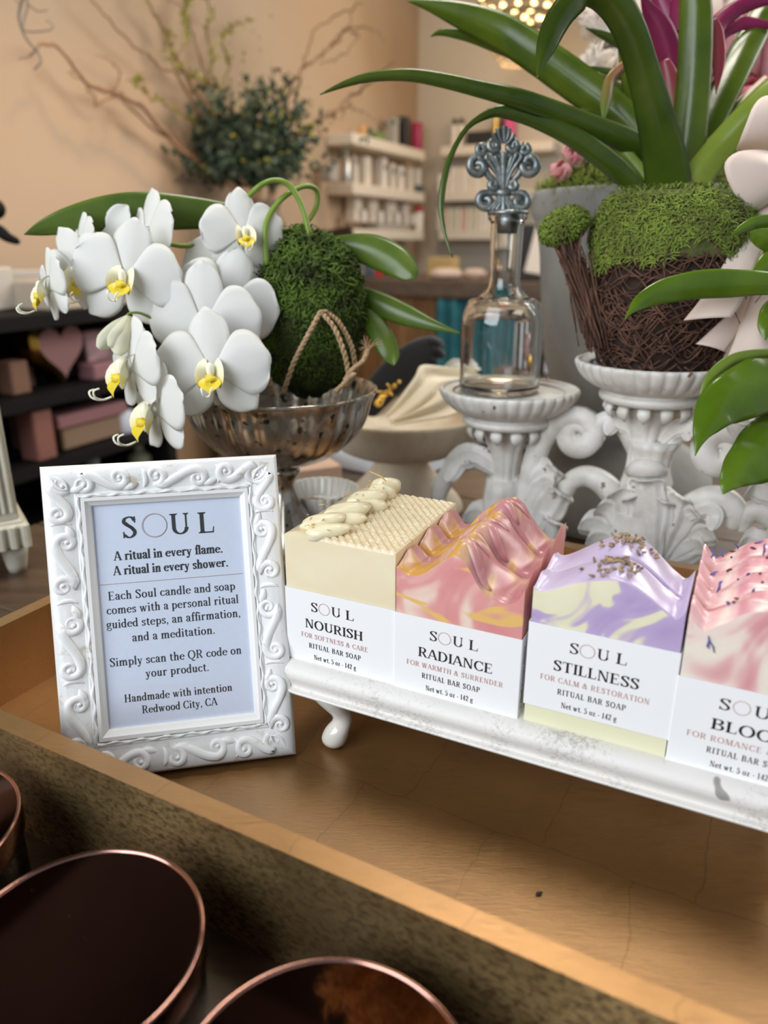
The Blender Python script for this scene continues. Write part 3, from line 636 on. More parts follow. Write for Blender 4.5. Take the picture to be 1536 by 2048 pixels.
LL = ['front lavender and cream soap bar in a white STILLNESS sleeve', 'lavender soap bar behind the STILLNESS sleeve, topped with dried buds']
M_bud = mat('dried_lavender', (.16,.12,.10), .8, col2=(.42,.30,.16), scale=300)
for k in range(2):
    o, P = soap_bar(WIDTH_S[2], -.0005+k*(DL+.0010), h_stillness, k*DL, [M_lav, M_lav_top], slice_d=DL, label=(LL[k], 'soap', 'lavender soap bars'))
    if k == 0: sleeve(o, P, ZS+.0118, .0532, std_lines('STILLNESS', .19, .775, 'FOR CALM & RESTORATION', .105, .85), sd=DL)
    bb = MB()
    for q in range(46):
        a = .52 + rnd.gauss(0, .085); t = min(max(.014+rnd.gauss(0, .005), .002), DL-.003); p = P(a, t, ZS+h_stillness(a, k*DL+t)+.0006+rnd.random()*.0012)
        d = V((rnd.gauss(0,1), rnd.gauss(0,1), rnd.gauss(0,.35))).normalized(); l = rnd.uniform(.0014,.0026)
        bb.tube([p-d*l, p-d*l*.4, p+d*l*.5, p+d*l], [.0003,.0009,.0008,.0002], 6)
    bd = bb.build('lavender_buds', M_bud, o); bd['kind'] = 'stuff'
BL = ['front rose and cream soap bar whose white sleeve reads BLOO at the photo edge', 'rose soap bar with a tall blue petal, just behind the front rose bar', 'rose soap bar third back, with a dark red petal on its white top', 'rearmost rose soap bar with small blue petals on its crest']
M_blue = mat('cornflower_petal', (.05,.06,.22), .7, col2=(.14,.15,.42), scale=250); M_dred = mat('dried_rose_petal', (.13,.02,.035), .7)
for k in range(4):
    o, P = soap_bar(WIDTH_S[3], -.001+k*(DB+.0006), h_bloom, k*DB, [M_bloom, M_bloom_top], slice_d=DB, label=(BL[k], 'soap', 'rose soap bars'))
    if k == 0:
        sleeve(o, P, ZS, .0525, [('SOUL', .26, .69, .265, .0066, 'logo', 0, 0), ('BLOOM', .235, .72, .505, .0065, 'ink', .35, 0), ('FOR ROMANCE &', .10, .62, .645, .0034, 'rose', 0, .1), ('RITUAL BAR SOAP', .235, .705, .785, .0036, 'ink', .5, .12), ('Net wt. 5 oz - 142 g', .27, .655, .94, .0036, 'ink', .35, .04)], False, DB)
    pb, rb = MB(), MB()
    spots = [[(.13, -.0008, -.003), (.20, .016, 0), (.34, .018, 0)], [(.14, .008, .002), (.30, .016, 0)], [(.40, .012, .002), (.08, .012, 0)], [(.08, .008, .003), (.24, .012, 0), (.32, .008, .001)]][k]
    for q, (a, t, dz) in enumerate(spots):
        z = ZS+h_bloom(a, k*DB+max(t, 0)); L_ = .0075 if q == 0 else .0048
        for j in range(2 if q == 0 else 1):
            d = V((rnd.uniform(-.5,.5), rnd.uniform(-.3,.1), rnd.uniform(.5,1.0) if t >= 0 and q == 0 else rnd.uniform(.1,.5))).normalized()
            p = P(a + rnd.uniform(-.02,.02), t, z + dz*.3 + .0003)
            if t < 0: p = P(a + .015*j, t, z - .004 - .003*j); d = V((rnd.uniform(-.4,.4), -.05, -.8)).normalized()
            pb.tube([p, p+d*L_*.4+V((.0006,0,0)), p+d*L_*.8, p+d*L_+V((.001,0,0))], [.0004,.0011,.0009,.0001], 5, flat=.35)
    for q in range(5):
        a = rnd.uniform(.12,.7); t = rnd.uniform(.003, DB-.003); p = P(a, t, ZS+h_bloom(a, k*DB+t)+.0004); d = V((rnd.gauss(0,1), rnd.gauss(0,1), 0)).normalized(); l = rnd.uniform(.0008,.0024)
        rb.tube([p-d*l, p, p+d*l], [.0003,.0008,.0003], 5)
    pb.build('blue_petals', M_blue, o); rb.build('dried_petals', M_dred, o)
# ------------------------------------------------------------------ white carved picture frame with the sign
YW, LEAN = .2012, .3078; FW, FH = .1478, .2031
FX = V((cos(YW), sin(YW), 0)); FBK = V((-sin(YW), cos(YW), 0)); FY = FBK*sin(LEAN) + V((0, 0, cos(LEAN))); FN = FX.cross(FY)
FO = V((-.0599, .4242, 0)) - FX*FW + V((0, 0, .0016)) 
def fp(x, y, z=0): return FO + FX*x + FY*y + FN*(z-.004) + V((0,0,.004*sin(LEAN)))
RF = M4((FX, FY, FN)).transposed()
frame = thing('picture_frame', fp(FW/2, 0, 0), 'white carved picture frame holding a printed pale blue sign on the gold tray', 'picture frame')
def carve_white(name, base, patina):
    m, nt, P, L = _new(name)
    tc = node(nt, 'ShaderNodeTexCoord'); n1 = node(nt, 'ShaderNodeTexNoise', Scale=90.0, Detail=4.0, Roughness=.65); L.new(tc.outputs['Object'], n1.inputs['Vector'])
    f = ramp(nt, n1.outputs['Fac'], [(.60, base), (.70, patina)]); L.new(f, P.inputs['Base Color']); P.inputs['Roughness'].default_value = .42
    mp = node(nt, 'ShaderNodeMapping'); mp.inputs['Scale'].default_value = (1,1,1); L.new(tc.outputs['Object'], mp.inputs[0])
    n2 = node(nt, 'ShaderNodeTexNoise', Scale=170.0, Detail=3.0); L.new(mp.outputs[0], n2.inputs['Vector'])
    bu = node(nt, 'ShaderNodeBump', Strength=.25, Distance=.0008); L.new(n2.outputs['Fac'], bu.inputs['Height']); L.new(bu.outputs[0], P.inputs['Normal'])
    return m
M_carve = carve_white('carved_white_paint', (.83,.83,.82), (.62,.57,.47)); M_relief = carve_white('carved_relief_white', (.85,.85,.84), (.60,.54,.42))
M_linerw = mat('liner_white', (.84,.83,.81), .35)
OX0, OX1, OY0, OY1 = .0285, .1222, .0308, .1766      # opening
# moulding profile: (fraction from outer edge to liner, height)
def frame_sweep(mb, prof, outer, inner):
    (ax0, ay0, ax1, ay1), (bx0, by0, bx1, by1) = outer, inner
    base = len(mb.v); n = len(prof)
    for (cx, cy) in ((0,0),(1,0),(1,1),(0,1)):
        for (f, z) in prof:
            x = lerp(ax1 if cx else ax0, bx1 if cx else bx0, f); y = lerp(ay1 if cy else ay0, by1 if cy else by0, f)
            mb.v.append(fp(x, y, z))
    for k in range(4):
        k2 = (k+1) % 4
        for i in range(n-1):
            mb.f.append((base+k*n+i, base+k2*n+i, base+k2*n+i+1, base+k*n+i+1)); mb.m.append(0)
b = MB(); LI = (.0222, .0236, .1282, .1824)
frame_sweep(b, [(0,-.008),(0,.0055),(.04,.0078),(.12,.0092),(.3,.0098),(.5,.0088),(.7,.0068),(.86,.0056),(.9,.0062),(1.0,.0058),(1.0,-.004)], (0, 0, FW, FH), LI)
b.build('moulding', M_carve, frame, auto=35)
b = MB(); frame_sweep(b, [(0,-.003),(0,.0050),(.12,.0066),(.45,.0064),(.6,.0050),(.85,.0042),(1,.0030),(1,-.004)], LI, (OX0, OY0, OX1, OY1)); b.build('inner_liner', M_linerw, frame, auto=35)
# carved scrolls: tubes half sunk in the moulding
rb = MB()
def mz(d):   # surface height at distance d from the outer edge
    f = min(d/.0225, 1); return lerp(.0094, .0098, min(f/.3, 1)) if f < .3 else lerp(.0098, .0056, (f-.3)/.6)
def place(side, u, v):   # u along the side, v in from outer edge
    if side == 'b': return (u, v)
    if side == 't': return (u, FH-v)
    if side == 'l': return (v, u)
    return (FW-v, u)
def relief(side, pts, rad):
    L = []
    for (u, v) in pts: x, y = place(side, u, v); L.append(fp(x, y, mz(v)-.0001))
    rb.tube(L, rad, 8, up=FN, flat=.55)
def scroll(side, c, span, dirn, flip, s=1.0):
    """an S scroll of length span centred on c: a curl at each end joined by a swelling stem"""
    pts = []; vmid = .0108
    def curl(cu, cv, r0, a0, turns, sg):
        return [(cu + sg*r0*(1-.80*k/22)*cos(a0 + turns*2*PI*k/22), cv + r0*(1-.80*k/22)*sin(a0 + turns*2*PI*k/22)) for k in range(23)]
    a = span/2
    c1 = curl(c - dirn*a*.62, vmid + flip*.0014, .0062*s, -PI/2*flip, 1.35*flip, dirn)
    c2 = curl(c + dirn*a*.62, vmid - flip*.0014, .0054*s, PI/2*flip, 1.35*flip, -dirn)
    st_ = [(lerp(c1[0][0], c2[0][0], k/12), lerp(c1[0][1], c2[0][1], .5-.5*cos(PI*k/12))) for k in range(13)]
    full = c1[::-1] + st_[1:-1] + c2; n = len(full)
    rad = [.00085 + .0019*sin(PI*min(max((i-8)/(n-16), 0), 1)) + .0003 for i in range(n)]
    relief(side, full, rad)
    for cc in (c1[-1], c2[-1]): x, y = place(side, *cc); rb.ball(fp(x, y, mz(cc[1])), (.0016, .0016, .0013), 10, 6, R=RF)
def crescent(side, c, v=.0105, w=.0062):
    pts = [(c + w*.55*cos(math.radians(a)), v + w*sin(math.radians(a))) for a in range(-70, 71, 10)]
    relief(side, pts, [.0003+.0015*sin(PI*k/(len(pts)-1)) for k in range(len(pts))])
def leaf_r(side, u, v, l, ang):
    n = 9; pts = [(u + l*k/8*cos(ang), v + l*k/8*sin(ang)) for k in range(n)]; relief(side, pts, [.0002+.0024*abs(sin(PI*k/8))**.8 for k in range(n)])
for side, L_ in (('t', FW), ('b', FW)):
    for (c, sp, d, f) in ((.036, .036, 1, 1), (.083, .042, 1, -1), (.124, .030, -1, 1)): scroll(side, c, sp, d, f)
    crescent(side, .0605); crescent(side, .107)
    for u in (.048, .070, .098, .016): leaf_r(side, u, .0165, .011, -.25)
for side in 'lr':
    for (c, sp, d, f) in ((.036, .044, 1, -1), (.088, .046, -1, 1), (.140, .044, 1, -1), (.182, .030, -1, 1)): scroll(side, c, sp, d, f, 1.05)
    for c in (.0625, .114, .1640): crescent(side, c)
    for u in (.050, .074, .104, .128, .155, .022): leaf_r(side, u, .0165, .011, -.3)
for (x, y, ang) in ((.004,.004,.78),(FW-.004,.004,PI-.78),(.004,FH-.004,-.78),(FW-.004,FH-.004,PI+.78)):
    for da in (-.28, .28):
        pts = [(x+.017*k/8*cos(ang+da*sin(PI*k/8)), y+.017*k/8*sin(ang+da*sin(PI*k/8))) for k in range(9)]
        rb.tube([fp(p[0], p[1], .0086) for p in pts], [.0003+.0013*sin(PI*k/8) for k in range(9)], 6, up=FN)
# wavy lip on the inside of the moulding
for (x0, y0, x1, y1) in ((.0215,.0228,.1290,.0228),(.1290,.0228,.1290,.1832),(.1290,.1832,.0215,.1832),(.0215,.1832,.0215,.0228)):
    n = 90; dx, dy = (x1-x0), (y1-y0); l = math.hypot(dx, dy); nx, ny = dy/l, -dx/l
    rb.tube([fp(x0+dx*k/n+nx*.0006*sin(k*.45*l/.1), y0+dy*k/n+ny*.0006*sin(k*.45*l/.1), .0060) for k in range(n+1)], [.0009+.0003*sin(k*.9) for k in range(n+1)], 6)
rb.build('carved_scrolls', M_relief, frame)
b = MB(); b.box(fp(FW/2, FH/2, -.0062), (FW-.012, FH-.012, .0018), RF); b.build('backing_board', mat('backing_fibreboard', (.10,.085,.07), .8), frame, smooth=False)
# easel leg
hx = fp(FW/2, .150, -.0075); ft = V((hx.x, hx.y, 0)) + FBK*.062; ft.z = .001
b = MB(); b.tube([hx, ft], [.011, .011], 4, flat=.12, up=FBK); b.build('easel_leg', mat('easel_board', (.09,.08,.07), .8), frame, smooth=False)
# the printed white card, blue sky reflection painted into its colour
M_card = mat('sky_reflection_card', (.66,.73,.88), .5, col2=(.69,.755,.89), scale=300, contrast=(.3,.7))
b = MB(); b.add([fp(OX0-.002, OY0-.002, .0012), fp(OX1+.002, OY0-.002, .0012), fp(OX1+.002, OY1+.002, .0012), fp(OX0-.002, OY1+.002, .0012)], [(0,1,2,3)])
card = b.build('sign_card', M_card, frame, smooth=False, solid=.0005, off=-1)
bk, rs = MB(), MB(); org = fp(0, 0, .0012)
def ln(s, x0, x1, y, cap, bold=0, trk=0.0): put_text(bk, s, org, FX, FY, FN, x0, x1, y, cap, bold, trk, .00015)
ln('S', .0455, .0558, .1543, .0138, .2); ln('U', .0755, .0895, .1543, .0138, .2); ln('L', .0936, .1052, .1540, .0138, .2)
pn = Pen()
for k, kx in ((1.0, 0), (.94, .02)): pn.arc(kx, 0, k, k, 0, 360, 48, .030)
for f in pn.q: rs.add([org + FX*(.0664+p[0]*.0079) + FY*(.1613+p[1]*.0078) + FN*.00015 for p in f], [tuple(range(len(f)))])
ln('A ritual in every flame.', .0396, .1087, .1402, .0060, 1); ln('A ritual in every shower.', .0386, .1116, .1307, .0060, 1)
ln('Each Soul candle and soap', .0341, .1152, .1147, .0056, .15, .02); ln('comes with a personal ritual', .0325, .1168, .1056, .0056, .15, .02)
ln('guided steps, an affirmation,', .0318, .1174, .0963, .0056, .15, .02); ln('and a meditation.', .0470, .1000, .0865, .0056, .15, .02)
ln('Simply scan the QR code on', .0319, .1164, .0713, .0056, .15, .02); ln('your product.', .0537, .0944, .0621, .0056, .15, .02)
ln('Handmade with intention', .0393, .1086, .0470, .0052, .15, .02); ln('Redwood City, CA', .0498, .0983, .0385, .0052, .15, .02)
rs.add([org + FX*x + FY*y + FN*.00015 for x, y in ((.0294,.12495),(.1209,.12495),(.1209,.12525),(.0294,.12525))], [(0,1,2,3)])
bk.build('lettering', M_ink, card, smooth=False); rs.build('rose_ring_and_rule', mat('bronze_ink', (.30,.17,.12), .5), card, smooth=False)
# thin pane of glass
m, nt, P, L = _new('picture_glass'); tb = node(nt, 'ShaderNodeBsdfTransparent'); gb = node(nt, 'ShaderNodeBsdfGlossy', Roughness=.03); mx = node(nt, 'ShaderNodeMixShader', Fac=.07)
L.new(tb.outputs[0], mx.inputs[1]); L.new(gb.outputs[0], mx.inputs[2]); L.new(mx.outputs[0], nt.nodes['Material Output'].inputs[0])
b = MB(); b.add([fp(OX0-.001, OY0-.001, .0022), fp(OX1+.001, OY0-.001, .0022), fp(OX1+.001, OY1+.001, .0022), fp(OX0-.001, OY1+.001, .0022)], [(0,1,2,3)]); b.build('glass_pane', m, frame, smooth=False)
# ------------------------------------------------------------------ candles with mirrored copper lids
M_copper = mat('rose_copper', (.46,.245,.20), .14, 1.0, col2=(.38,.20,.16), scale=40)
def lid_mat():
    m, nt, P, L = _new('dark_mirrored_lid'); tc = node(nt, 'ShaderNodeTexCoord')
    vo = node(nt, 'ShaderNodeTexVoronoi', Scale=170.0); L.new(tc.outputs['Object'], vo.inputs['Vector']); d = ramp(nt, vo.outputs['Distance'], [(.05, (1,1,1)), (.11, (0,0,0))])
    n = node(nt, 'ShaderNodeTexNoise', Scale=60.0); L.new(tc.outputs['Object'], n.inputs['Vector']); n2 = ramp(nt, n.outputs['Fac'], [(.52, (0,0,0)), (.62, (1,1,1))])
    mu = node(nt, 'ShaderNodeMath', operation='MULTIPLY'); L.new(d, mu.inputs[0]); L.new(n2, mu.inputs[1])
    mx = node(nt, 'ShaderNodeMix', data_type='RGBA'); L.new(mu.outputs[0], mx.inputs[0]); mx.inputs[6].default_value = (.14,.075,.062,1); mx.inputs[7].default_value = (.32,.22,.20,1)
    L.new(mx.outputs[2], P.inputs['Base Color']); P.inputs['Metallic'].default_value = 1.0
    rr = ramp(nt, mu.outputs[0], [(0, (.045,)*3), (1, (.45,)*3)]); L.new(rr, P.inputs['Roughness']); return m
M_lid = lid_mat()
M_jar = mat('black_candle_glass', (.006,.005,.005), .08, coat=.6, coat_r=.04)
def candle(x, y, ztop, r, label):
    o = thing('candle', (x, y, ZT), label, 'candle', 'lidded candle jars on the dark table'); z0 = ZT
    b = MB(); b.lathe([(r*.86, z0), (r*.95, z0+.002), (r*.965, z0+.006), (r*.965, ztop-.014), (r*.955, ztop-.011)], (x, y, 0), 72, capt=True); b.build('jar', M_jar, o)
    b = MB(); b.lathe([(r*.97, ztop-.0150), (r*.995, ztop-.0155), (r, ztop-.0145), (r*1.0, ztop-.0014), (r*.994, ztop-.0003), (r*.982, ztop), (r*.970, ztop-.0002), (r*.962, ztop-.0012)], (x, y, 0), 96, capb=False); ld = b.build('lid_band', M_copper, o)
    b = MB(); b.lathe([(r*.966, ztop-.0028), (r*.966, ztop-.0012), (r*.2, ztop-.0012)], (x, y, 0), 72, capb=False, capt=True); b.build('lid_top', M_lid, ld, smooth=False)
candle(-.1305, .2368, .0505, .0534, 'large dark candle with a mirrored copper lid in the front corner of the table')
candle(-.0212, .1768, .048, .0565, 'dark candle whose mirrored lid shows a golden reflection, cut by the bottom photo edge')
candle(-.2432, .3018, .050, .0545, 'dark copper lidded candle mostly cut off by the photo edge beside the tray')
# ------------------------------------------------------------------ plant helpers
CR, CU, CB = V((1, 0, 0)), V((0, sin(PITCH), cos(PITCH))), V((0, -cos(PITCH), sin(PITCH)))
def cv(x, y, z): return CR*x + CU*y + CB*z
def blade(mb, pts, n=24, m=6, fold=.25, roll=0.0, wave=0.0, thick=0, mi=0):
    """leaf: centre line through (x, y, width, depth) stations, cross section folded into a shallow channel"""
    S = spline(pts, n); P = [at(q[0], q[1], q[3]) for q in S]; grid = []
    for i in range(n):
        t = (P[min(i+1, n-1)] - P[max(i-1, 0)]).normalized(); view = (P[i]-V((0, 0, CAM_H))).normalized()
        wd = t.cross(view); wd = wd.normalized() if wd.length > 1e-5 else CR
        nr = wd.cross(t).normalized(); w = max(q_w(S[i][2]), .6)*S[i][3]/FPX/2
        a = roll if not callable(roll) else roll(i/(n-1)); wd2 = wd*cos(a) + nr*sin(a); nr2 = nr*cos(a) - wd*sin(a)
        k = 1/max(cos(a), .35)
        row = []
        for j in range(m+1):
            u = 2*j/m-1; row.append(P[i] + wd2*(u*w*k) + nr2*(fold*w*(abs(u)**1.5) + wave*w*sin(i*.9+u*2)*abs(u)))
        grid.append(row)
    b = len(mb.v)
    for row in grid: mb.v += row
    for i in range(n-1):
        for j in range(m):
            k = b+i*(m+1)+j; mb.f.append((k, k+1, k+m+2, k+m+1)); mb.m.append(mi)
def q_w(w): return w if w > 0 else 0
def fuzz(mb, pos_nrm, count, length, width, curl=.5, mi=0, lay=.5):
    """short strands curling over on a surface given by a sampler returning (point, normal)"""
    for _ in range(count):
        p, nr = pos_nrm(); d = V((rnd.gauss(0,1), rnd.gauss(0,1), rnd.gauss(0,1))); d = (d - nr*d.dot(nr)).normalized(); e = nr.cross(d)
        l = length*rnd.uniform(.5, 1.4); w = width*rnd.uniform(.6, 1.3); c = rnd.gauss(0, .35)*curl; up = 1-lay*.7
        a = p - nr*l*.12; q1 = p + nr*(l*.45*up) + d*(l*.28); q2 = p + nr*(l*.62*up) + d*(l*.62) + e*(l*c*.4); q3 = p + nr*(l*.30*up) + d*(l*.86) + e*(l*c)
        sd = e*w
        mb.add([a-sd, a+sd, q1+sd, q1-sd, q2+sd*.8, q2-sd*.8, q3], [(0,1,2,3),(3,2,4,5),(5,4,6)], mi)
def ell_sampler(c, r, R=None, zmin=-1, zmax=1):
    c = V(c)
    def f():
        while True:
            d = V((rnd.gauss(0,1), rnd.gauss(0,1), rnd.gauss(0,1))).normalized()
            if zmin <= d.z <= zmax: break
        p = V((d.x*r[0], d.y*r[1], d.z*r[2])); nr = V((d.x/r[0], d.y/r[1], d.z/r[2])).normalized()
        return (c + (R @ p if R else p), (R @ nr if R else nr))
    return f
def leaf_mat(name, c1, c2, rough=.35, transl=.18, vein=True, spec=.5):
    return mat(name, c1, rough, col2=c2, scale=22, detail=3, transl=transl, spec=spec, bump=.1, bscale=130, coat=.2, coat_r=.25)
# ------------------------------------------------------------------ mercury glass compote
BX, BY = -.101, .718
def mercury():
    m, nt, P, L = _new('mercury_glass'); tc = node(nt, 'ShaderNodeTexCoord')
    n1 = node(nt, 'ShaderNodeTexNoise', Scale=38.0, Detail=3.0); L.new(tc.outputs['Object'], n1.inputs['Vector'])
    c = ramp(nt, n1.outputs['Fac'], [(.34, (.33,.30,.25)), (.5, (.27,.23,.18)), (.62, (.48,.46,.42)), (.7, (.36,.24,.14))])
    v = node(nt, 'ShaderNodeTexNoise', Scale=105.0, Detail=1.0); L.new(tc.outputs['Object'], v.inputs['Vector']); d = ramp(nt, v.outputs['Fac'], [(.635, (0,0,0)), (.665, (1,1,1))])
    mx = node(nt, 'ShaderNodeMix', data_type='RGBA'); L.new(d, mx.inputs[0]); L.new(c, mx.inputs[6]); mx.inputs[7].default_value = (.045,.042,.03,1); L.new(mx.outputs[2], P.inputs['Base Color'])
    P.inputs['Metallic'].default_value = .55; P.inputs['Roughness'].default_value = .2; P.inputs['Coat Weight'].default_value = .8; P.inputs['Coat Roughness'].default_value = .04
    P.inputs['Transmission Weight'].default_value = .25
    return m
M_merc = mercury()
bowl = thing('compote_bowl', (BX, BY, 0), 'footed mercury glass compote bowl holding the moss ball orchid', 'bowl')
nfl = 26
def flute(i, a): return 1 + .022*(abs(sin(a*nfl/2))-.5)*FLW[i]
bp = [(.018,.124),(.034,.127),(.052,.134),(.068,.146),(.079,.160),(.0855,.174),(.0885,.186),(.0925,.1945),(.0945,.1965),(.0935,.1985),(.0910,.1975),(.0870,.188),(.0830,.175),(.076,.161),(.064,.148),(.045,.138),(.02,.133)]
FLW = [0,0,.2,.5,1,1,1,.8,.6,.6,.6,1,1,1,.5,.2,0]
sp_ = spline([(*p, f) for p, f in zip(bp, FLW)], 60); FLW = [max(0, q[2]) for q in sp_]
b = MB(); b.lathe([(q[0], q[1]) for q in sp_], (BX, BY, 0), 156, mod=flute, capb=True, capt=True); b.build('bowl', M_merc, bowl)
b = MB(); fp_ = spline([(.050,0),(.0535,.004),(.0535,.009),(.048,.022),(.039,.044),(.026,.066),(.0155,.084),(.011,.098),(.013,.106),(.0165,.112),(.0165,.118),(.012,.123),(.018,.126)], 50)
b.lathe([(max(q[0], .002), q[1]) for q in fp_], (BX, BY, 0), 96, mod=lambda i, a: 1+.02*abs(sin(a*12)) if 8 < i < 30 else 1, capt=True); b.build('foot', M_merc, bowl)
# ------------------------------------------------------------------ moss ball orchid
M_moss = mat('moss_green', (.034,.050,.008), .9, col2=(.080,.140,.015), scale=45, contrast=(.38,.6)); M_moss_d = mat('moss_dark', (.018,.030,.008), .95, col2=(.05,.06,.015), scale=70, bump=.8, bscale=150)
M_twine = mat('jute_twine', (.34,.22,.12), .9, col2=(.50,.35,.20), scale=240)
M_stem = leaf_mat('green_flower_stem', (.17,.27,.03), (.23,.34,.05), .4, .1); M_oleaf = leaf_mat('orchid_leaf', (.065,.115,.012), (.10,.16,.02), .32, .12)
M_petal = mat('white_petal', (.86,.86,.83), .5, transl=.30, bump=.06, bscale=160, sss=.0); 
def lipmat():
    m, nt, P, L = _new('orchid_lip'); at_ = node(nt, 'ShaderNodeUVMap'); sx = node(nt, 'ShaderNodeSeparateXYZ'); L.new(at_.outputs[0], sx.inputs[0])
    c = ramp(nt, sx.outputs[0], [(.0, (.86,.84,.70)), (.5, (.84,.80,.56)), (.8, (.80,.66,.10)), (1.0, (.76,.58,.03))]); L.new(c, P.inputs['Base Color']); P.inputs['Roughness'].default_value = .45; return m
M_lip = lipmat()
bc = at(612, 640, .715); BR_ = (.0545, .0545, .072); bcz = V((bc.x, bc.y, bc.z))
orchid = thing('orchid', (bc.x, bc.y, bc.z-.065), 'white moth orchid rooted in a twine wrapped moss ball', 'orchid plant')
b = MB(); b.ball(bcz, BR_, 64, 44, fn=lambda d: 1 + .05*MN.noise(d*3.1) + .05*MN.noise(d*7) + .03*MN.noise(d*15)); b.build('moss_ball', M_moss_d, orchid)
b = MB(); fuzz(b, ell_sampler(bcz, BR_, zmin=-.75), 7500, .0062, .0006, 1.3, lay=.5); fuzz(b, ell_sampler(bcz + V((0,0,.002)), BR_, zmin=.05), 4200, .0085, .0009, 1.5, lay=.3); fuzz(b, ell_sampler(bcz + V((0,0,.004)), BR_, zmin=.45), 1600, .0120, .0011, 1.4, lay=.1)
o = b.build('moss_fronds', M_moss, orchid, smooth=False); o['kind'] = 'stuff'
def twine(px, d_ofs=0, r=.0022):
    """two plied strands following the ball's front"""
    P = []
    for (x, y, d) in spline(px, 40): P.append(at(x, y, d))
    for ph in (0, PI):
        b.tube([p + CR*(r*.55*cos(i*1.3+ph)) + CB*(r*.55*sin(i*1.3+ph)) for i, p in enumerate(P)], r*.72, 7)
b = MB()
twine([(642,622,.652),(615,672,.650),(588,725,.655),(566,788,.668)]); twine([(642,625,.652),(668,655,.655),(688,705,.662),(697,750,.672),(693,772,.68)]); twine([(650,622,.656),(678,645,.662),(702,690,.672),(712,740,.685)])
twine([(514,655,.672),(522,700,.662),(535,745,.664),(546,790,.672)]); twine([(690,760,.668),(706,738,.664),(726,722,.662),(735,700,.664)]); twine([(672,782,.664),(690,765,.660),(708,748,.660)])
for k in range(26):
    p = at(735, 700, .664); e = p + V((rnd.uniform(-.008,.014), rnd.uniform(-.01,.01), rnd.uniform(-.006,.014))); b.tube([p-V((.002,0,.006)), p, p.lerp(e, .5)+V((0,0,.002)), e], .00022, 4)
b.build('twine', M_twine, orchid)
# leaves
for pts, fd, rl in (([(470,432,40,.70),(400,428,58,.69),(300,424,72,.675),(220,428,68,.665),(140,442,50,.655),(85,457,28,.65),(48,469,1,.645)], .22, .15),
                ([(640,482,8,.72),(680,487,36,.71),(740,498,62,.70),(790,520,62,.69),(820,545,40,.685),(831,558,2,.685)], .3, .2),
                ([(690,585,30,.72),(740,600,46,.71),(800,625,44,.70),(860,648,24,.69),(922,667,1,.685)], .35, .1),
                ([(700,590,24,.72),(735,630,44,.71),(765,675,46,.70),(782,710,36,.695),(788,731,2,.69)], .25, .15)):
    b = MB(); blade(b, pts, 30, 8, fd, rl); b.build('leaf', M_oleaf, orchid, solid=.0009)
# flower stems
def px_tube(mb, pts, r, n=8, k=30): S = spline(pts, k); mb.tube([at(q[0], q[1], q[2]) for q in S], [lerp(r, r*.75, i/(k-1)) for i in range(k)], n)
b = MB(); px_tube(b, [(534,530,.66),(530,480,.655),(534,442,.655),(556,405,.66),(588,380,.67),(615,372,.68),(634,382,.69),(632,415,.695),(612,445,.69),(580,460,.68),(548,458,.67),(520,452,.66),(495,462,.66),(460,500,.66),(440,560,.655),(425,640,.64),(412,700,.635)], .0026, 10, 60); b.build('flower_stem', M_stem, orchid)
b = MB(); px_tube(b, [(626,548,.68),(622,490,.675),(612,440,.67),(598,400,.665),(575,368,.66),(545,361,.655),(515,375,.65),(490,402,.66),(470,440,.665),(440,470,.665),(400,488,.665),(365,492,.66),(330,488,.65),(290,500,.65),(220,540,.655),(165,560,.65),(120,575,.64)], .0026, 10, 60); b.build('flower_stem', M_stem, orchid)
b = MB(); px_tube(b, [(400,690,.64),(360,730,.635),(310,725,.625),(275,745,.61)], .0016); px_tube(b, [(395,800,.645),(375,815,.635),(350,830,.62),(322,832,.61)], .0015); px_tube(b, [(400,700,.645),(388,760,.645),(380,800,.645),(400,806,.64)], .0018); px_tube(b, [(310,640,.63),(280,626,.62),(258,627,.612),(250,640,.61)], .0012); b.build('flower_stem', M_stem, orchid)
# flowers
def tepal(mb, F, ang, L_, Wd, back=.0, cup=.15, shape=.75, ripple=.03, base=.12, curve=0.0):
    c, X, Y, Z = F; n, m = 14, 10; b0 = len(mb.v); ca, sa = cos(ang), sin(ang); ph = rnd.uniform(0, 6)
    for i in range(n+1):
        l = i/n; pk = .60 if shape < .7 else .52
        if l < pk: q_ = l/pk; w = Wd*(base + (1-base)*(q_*q_*(3-2*q_))**.8)
        else: w = Wd*max(.12, math.sqrt(max(0, 1-((l-pk)/(1.015-pk))**2.2)))
        for j in range(m+1):
            u = 2*j/m-1; x = L_*(l*(1-.06*u*u*l)) ; y = u*w*.5
            z = -back*L_*l*l - cup*w*u*u*.5 + curve*L_*sin(PI*l) + ripple*L_*l*sin(u*4.0+ph)*abs(u)
            mb.v.append(c + X*(x*ca - y*sa) + Y*(x*sa + y*ca) + Z*z)
    for i in range(n):
        for j in range(m):
            k = b0+i*(m+1)+j; mb.f.append((k, k+1, k+m+2, k+m+1)); mb.m.append(0)
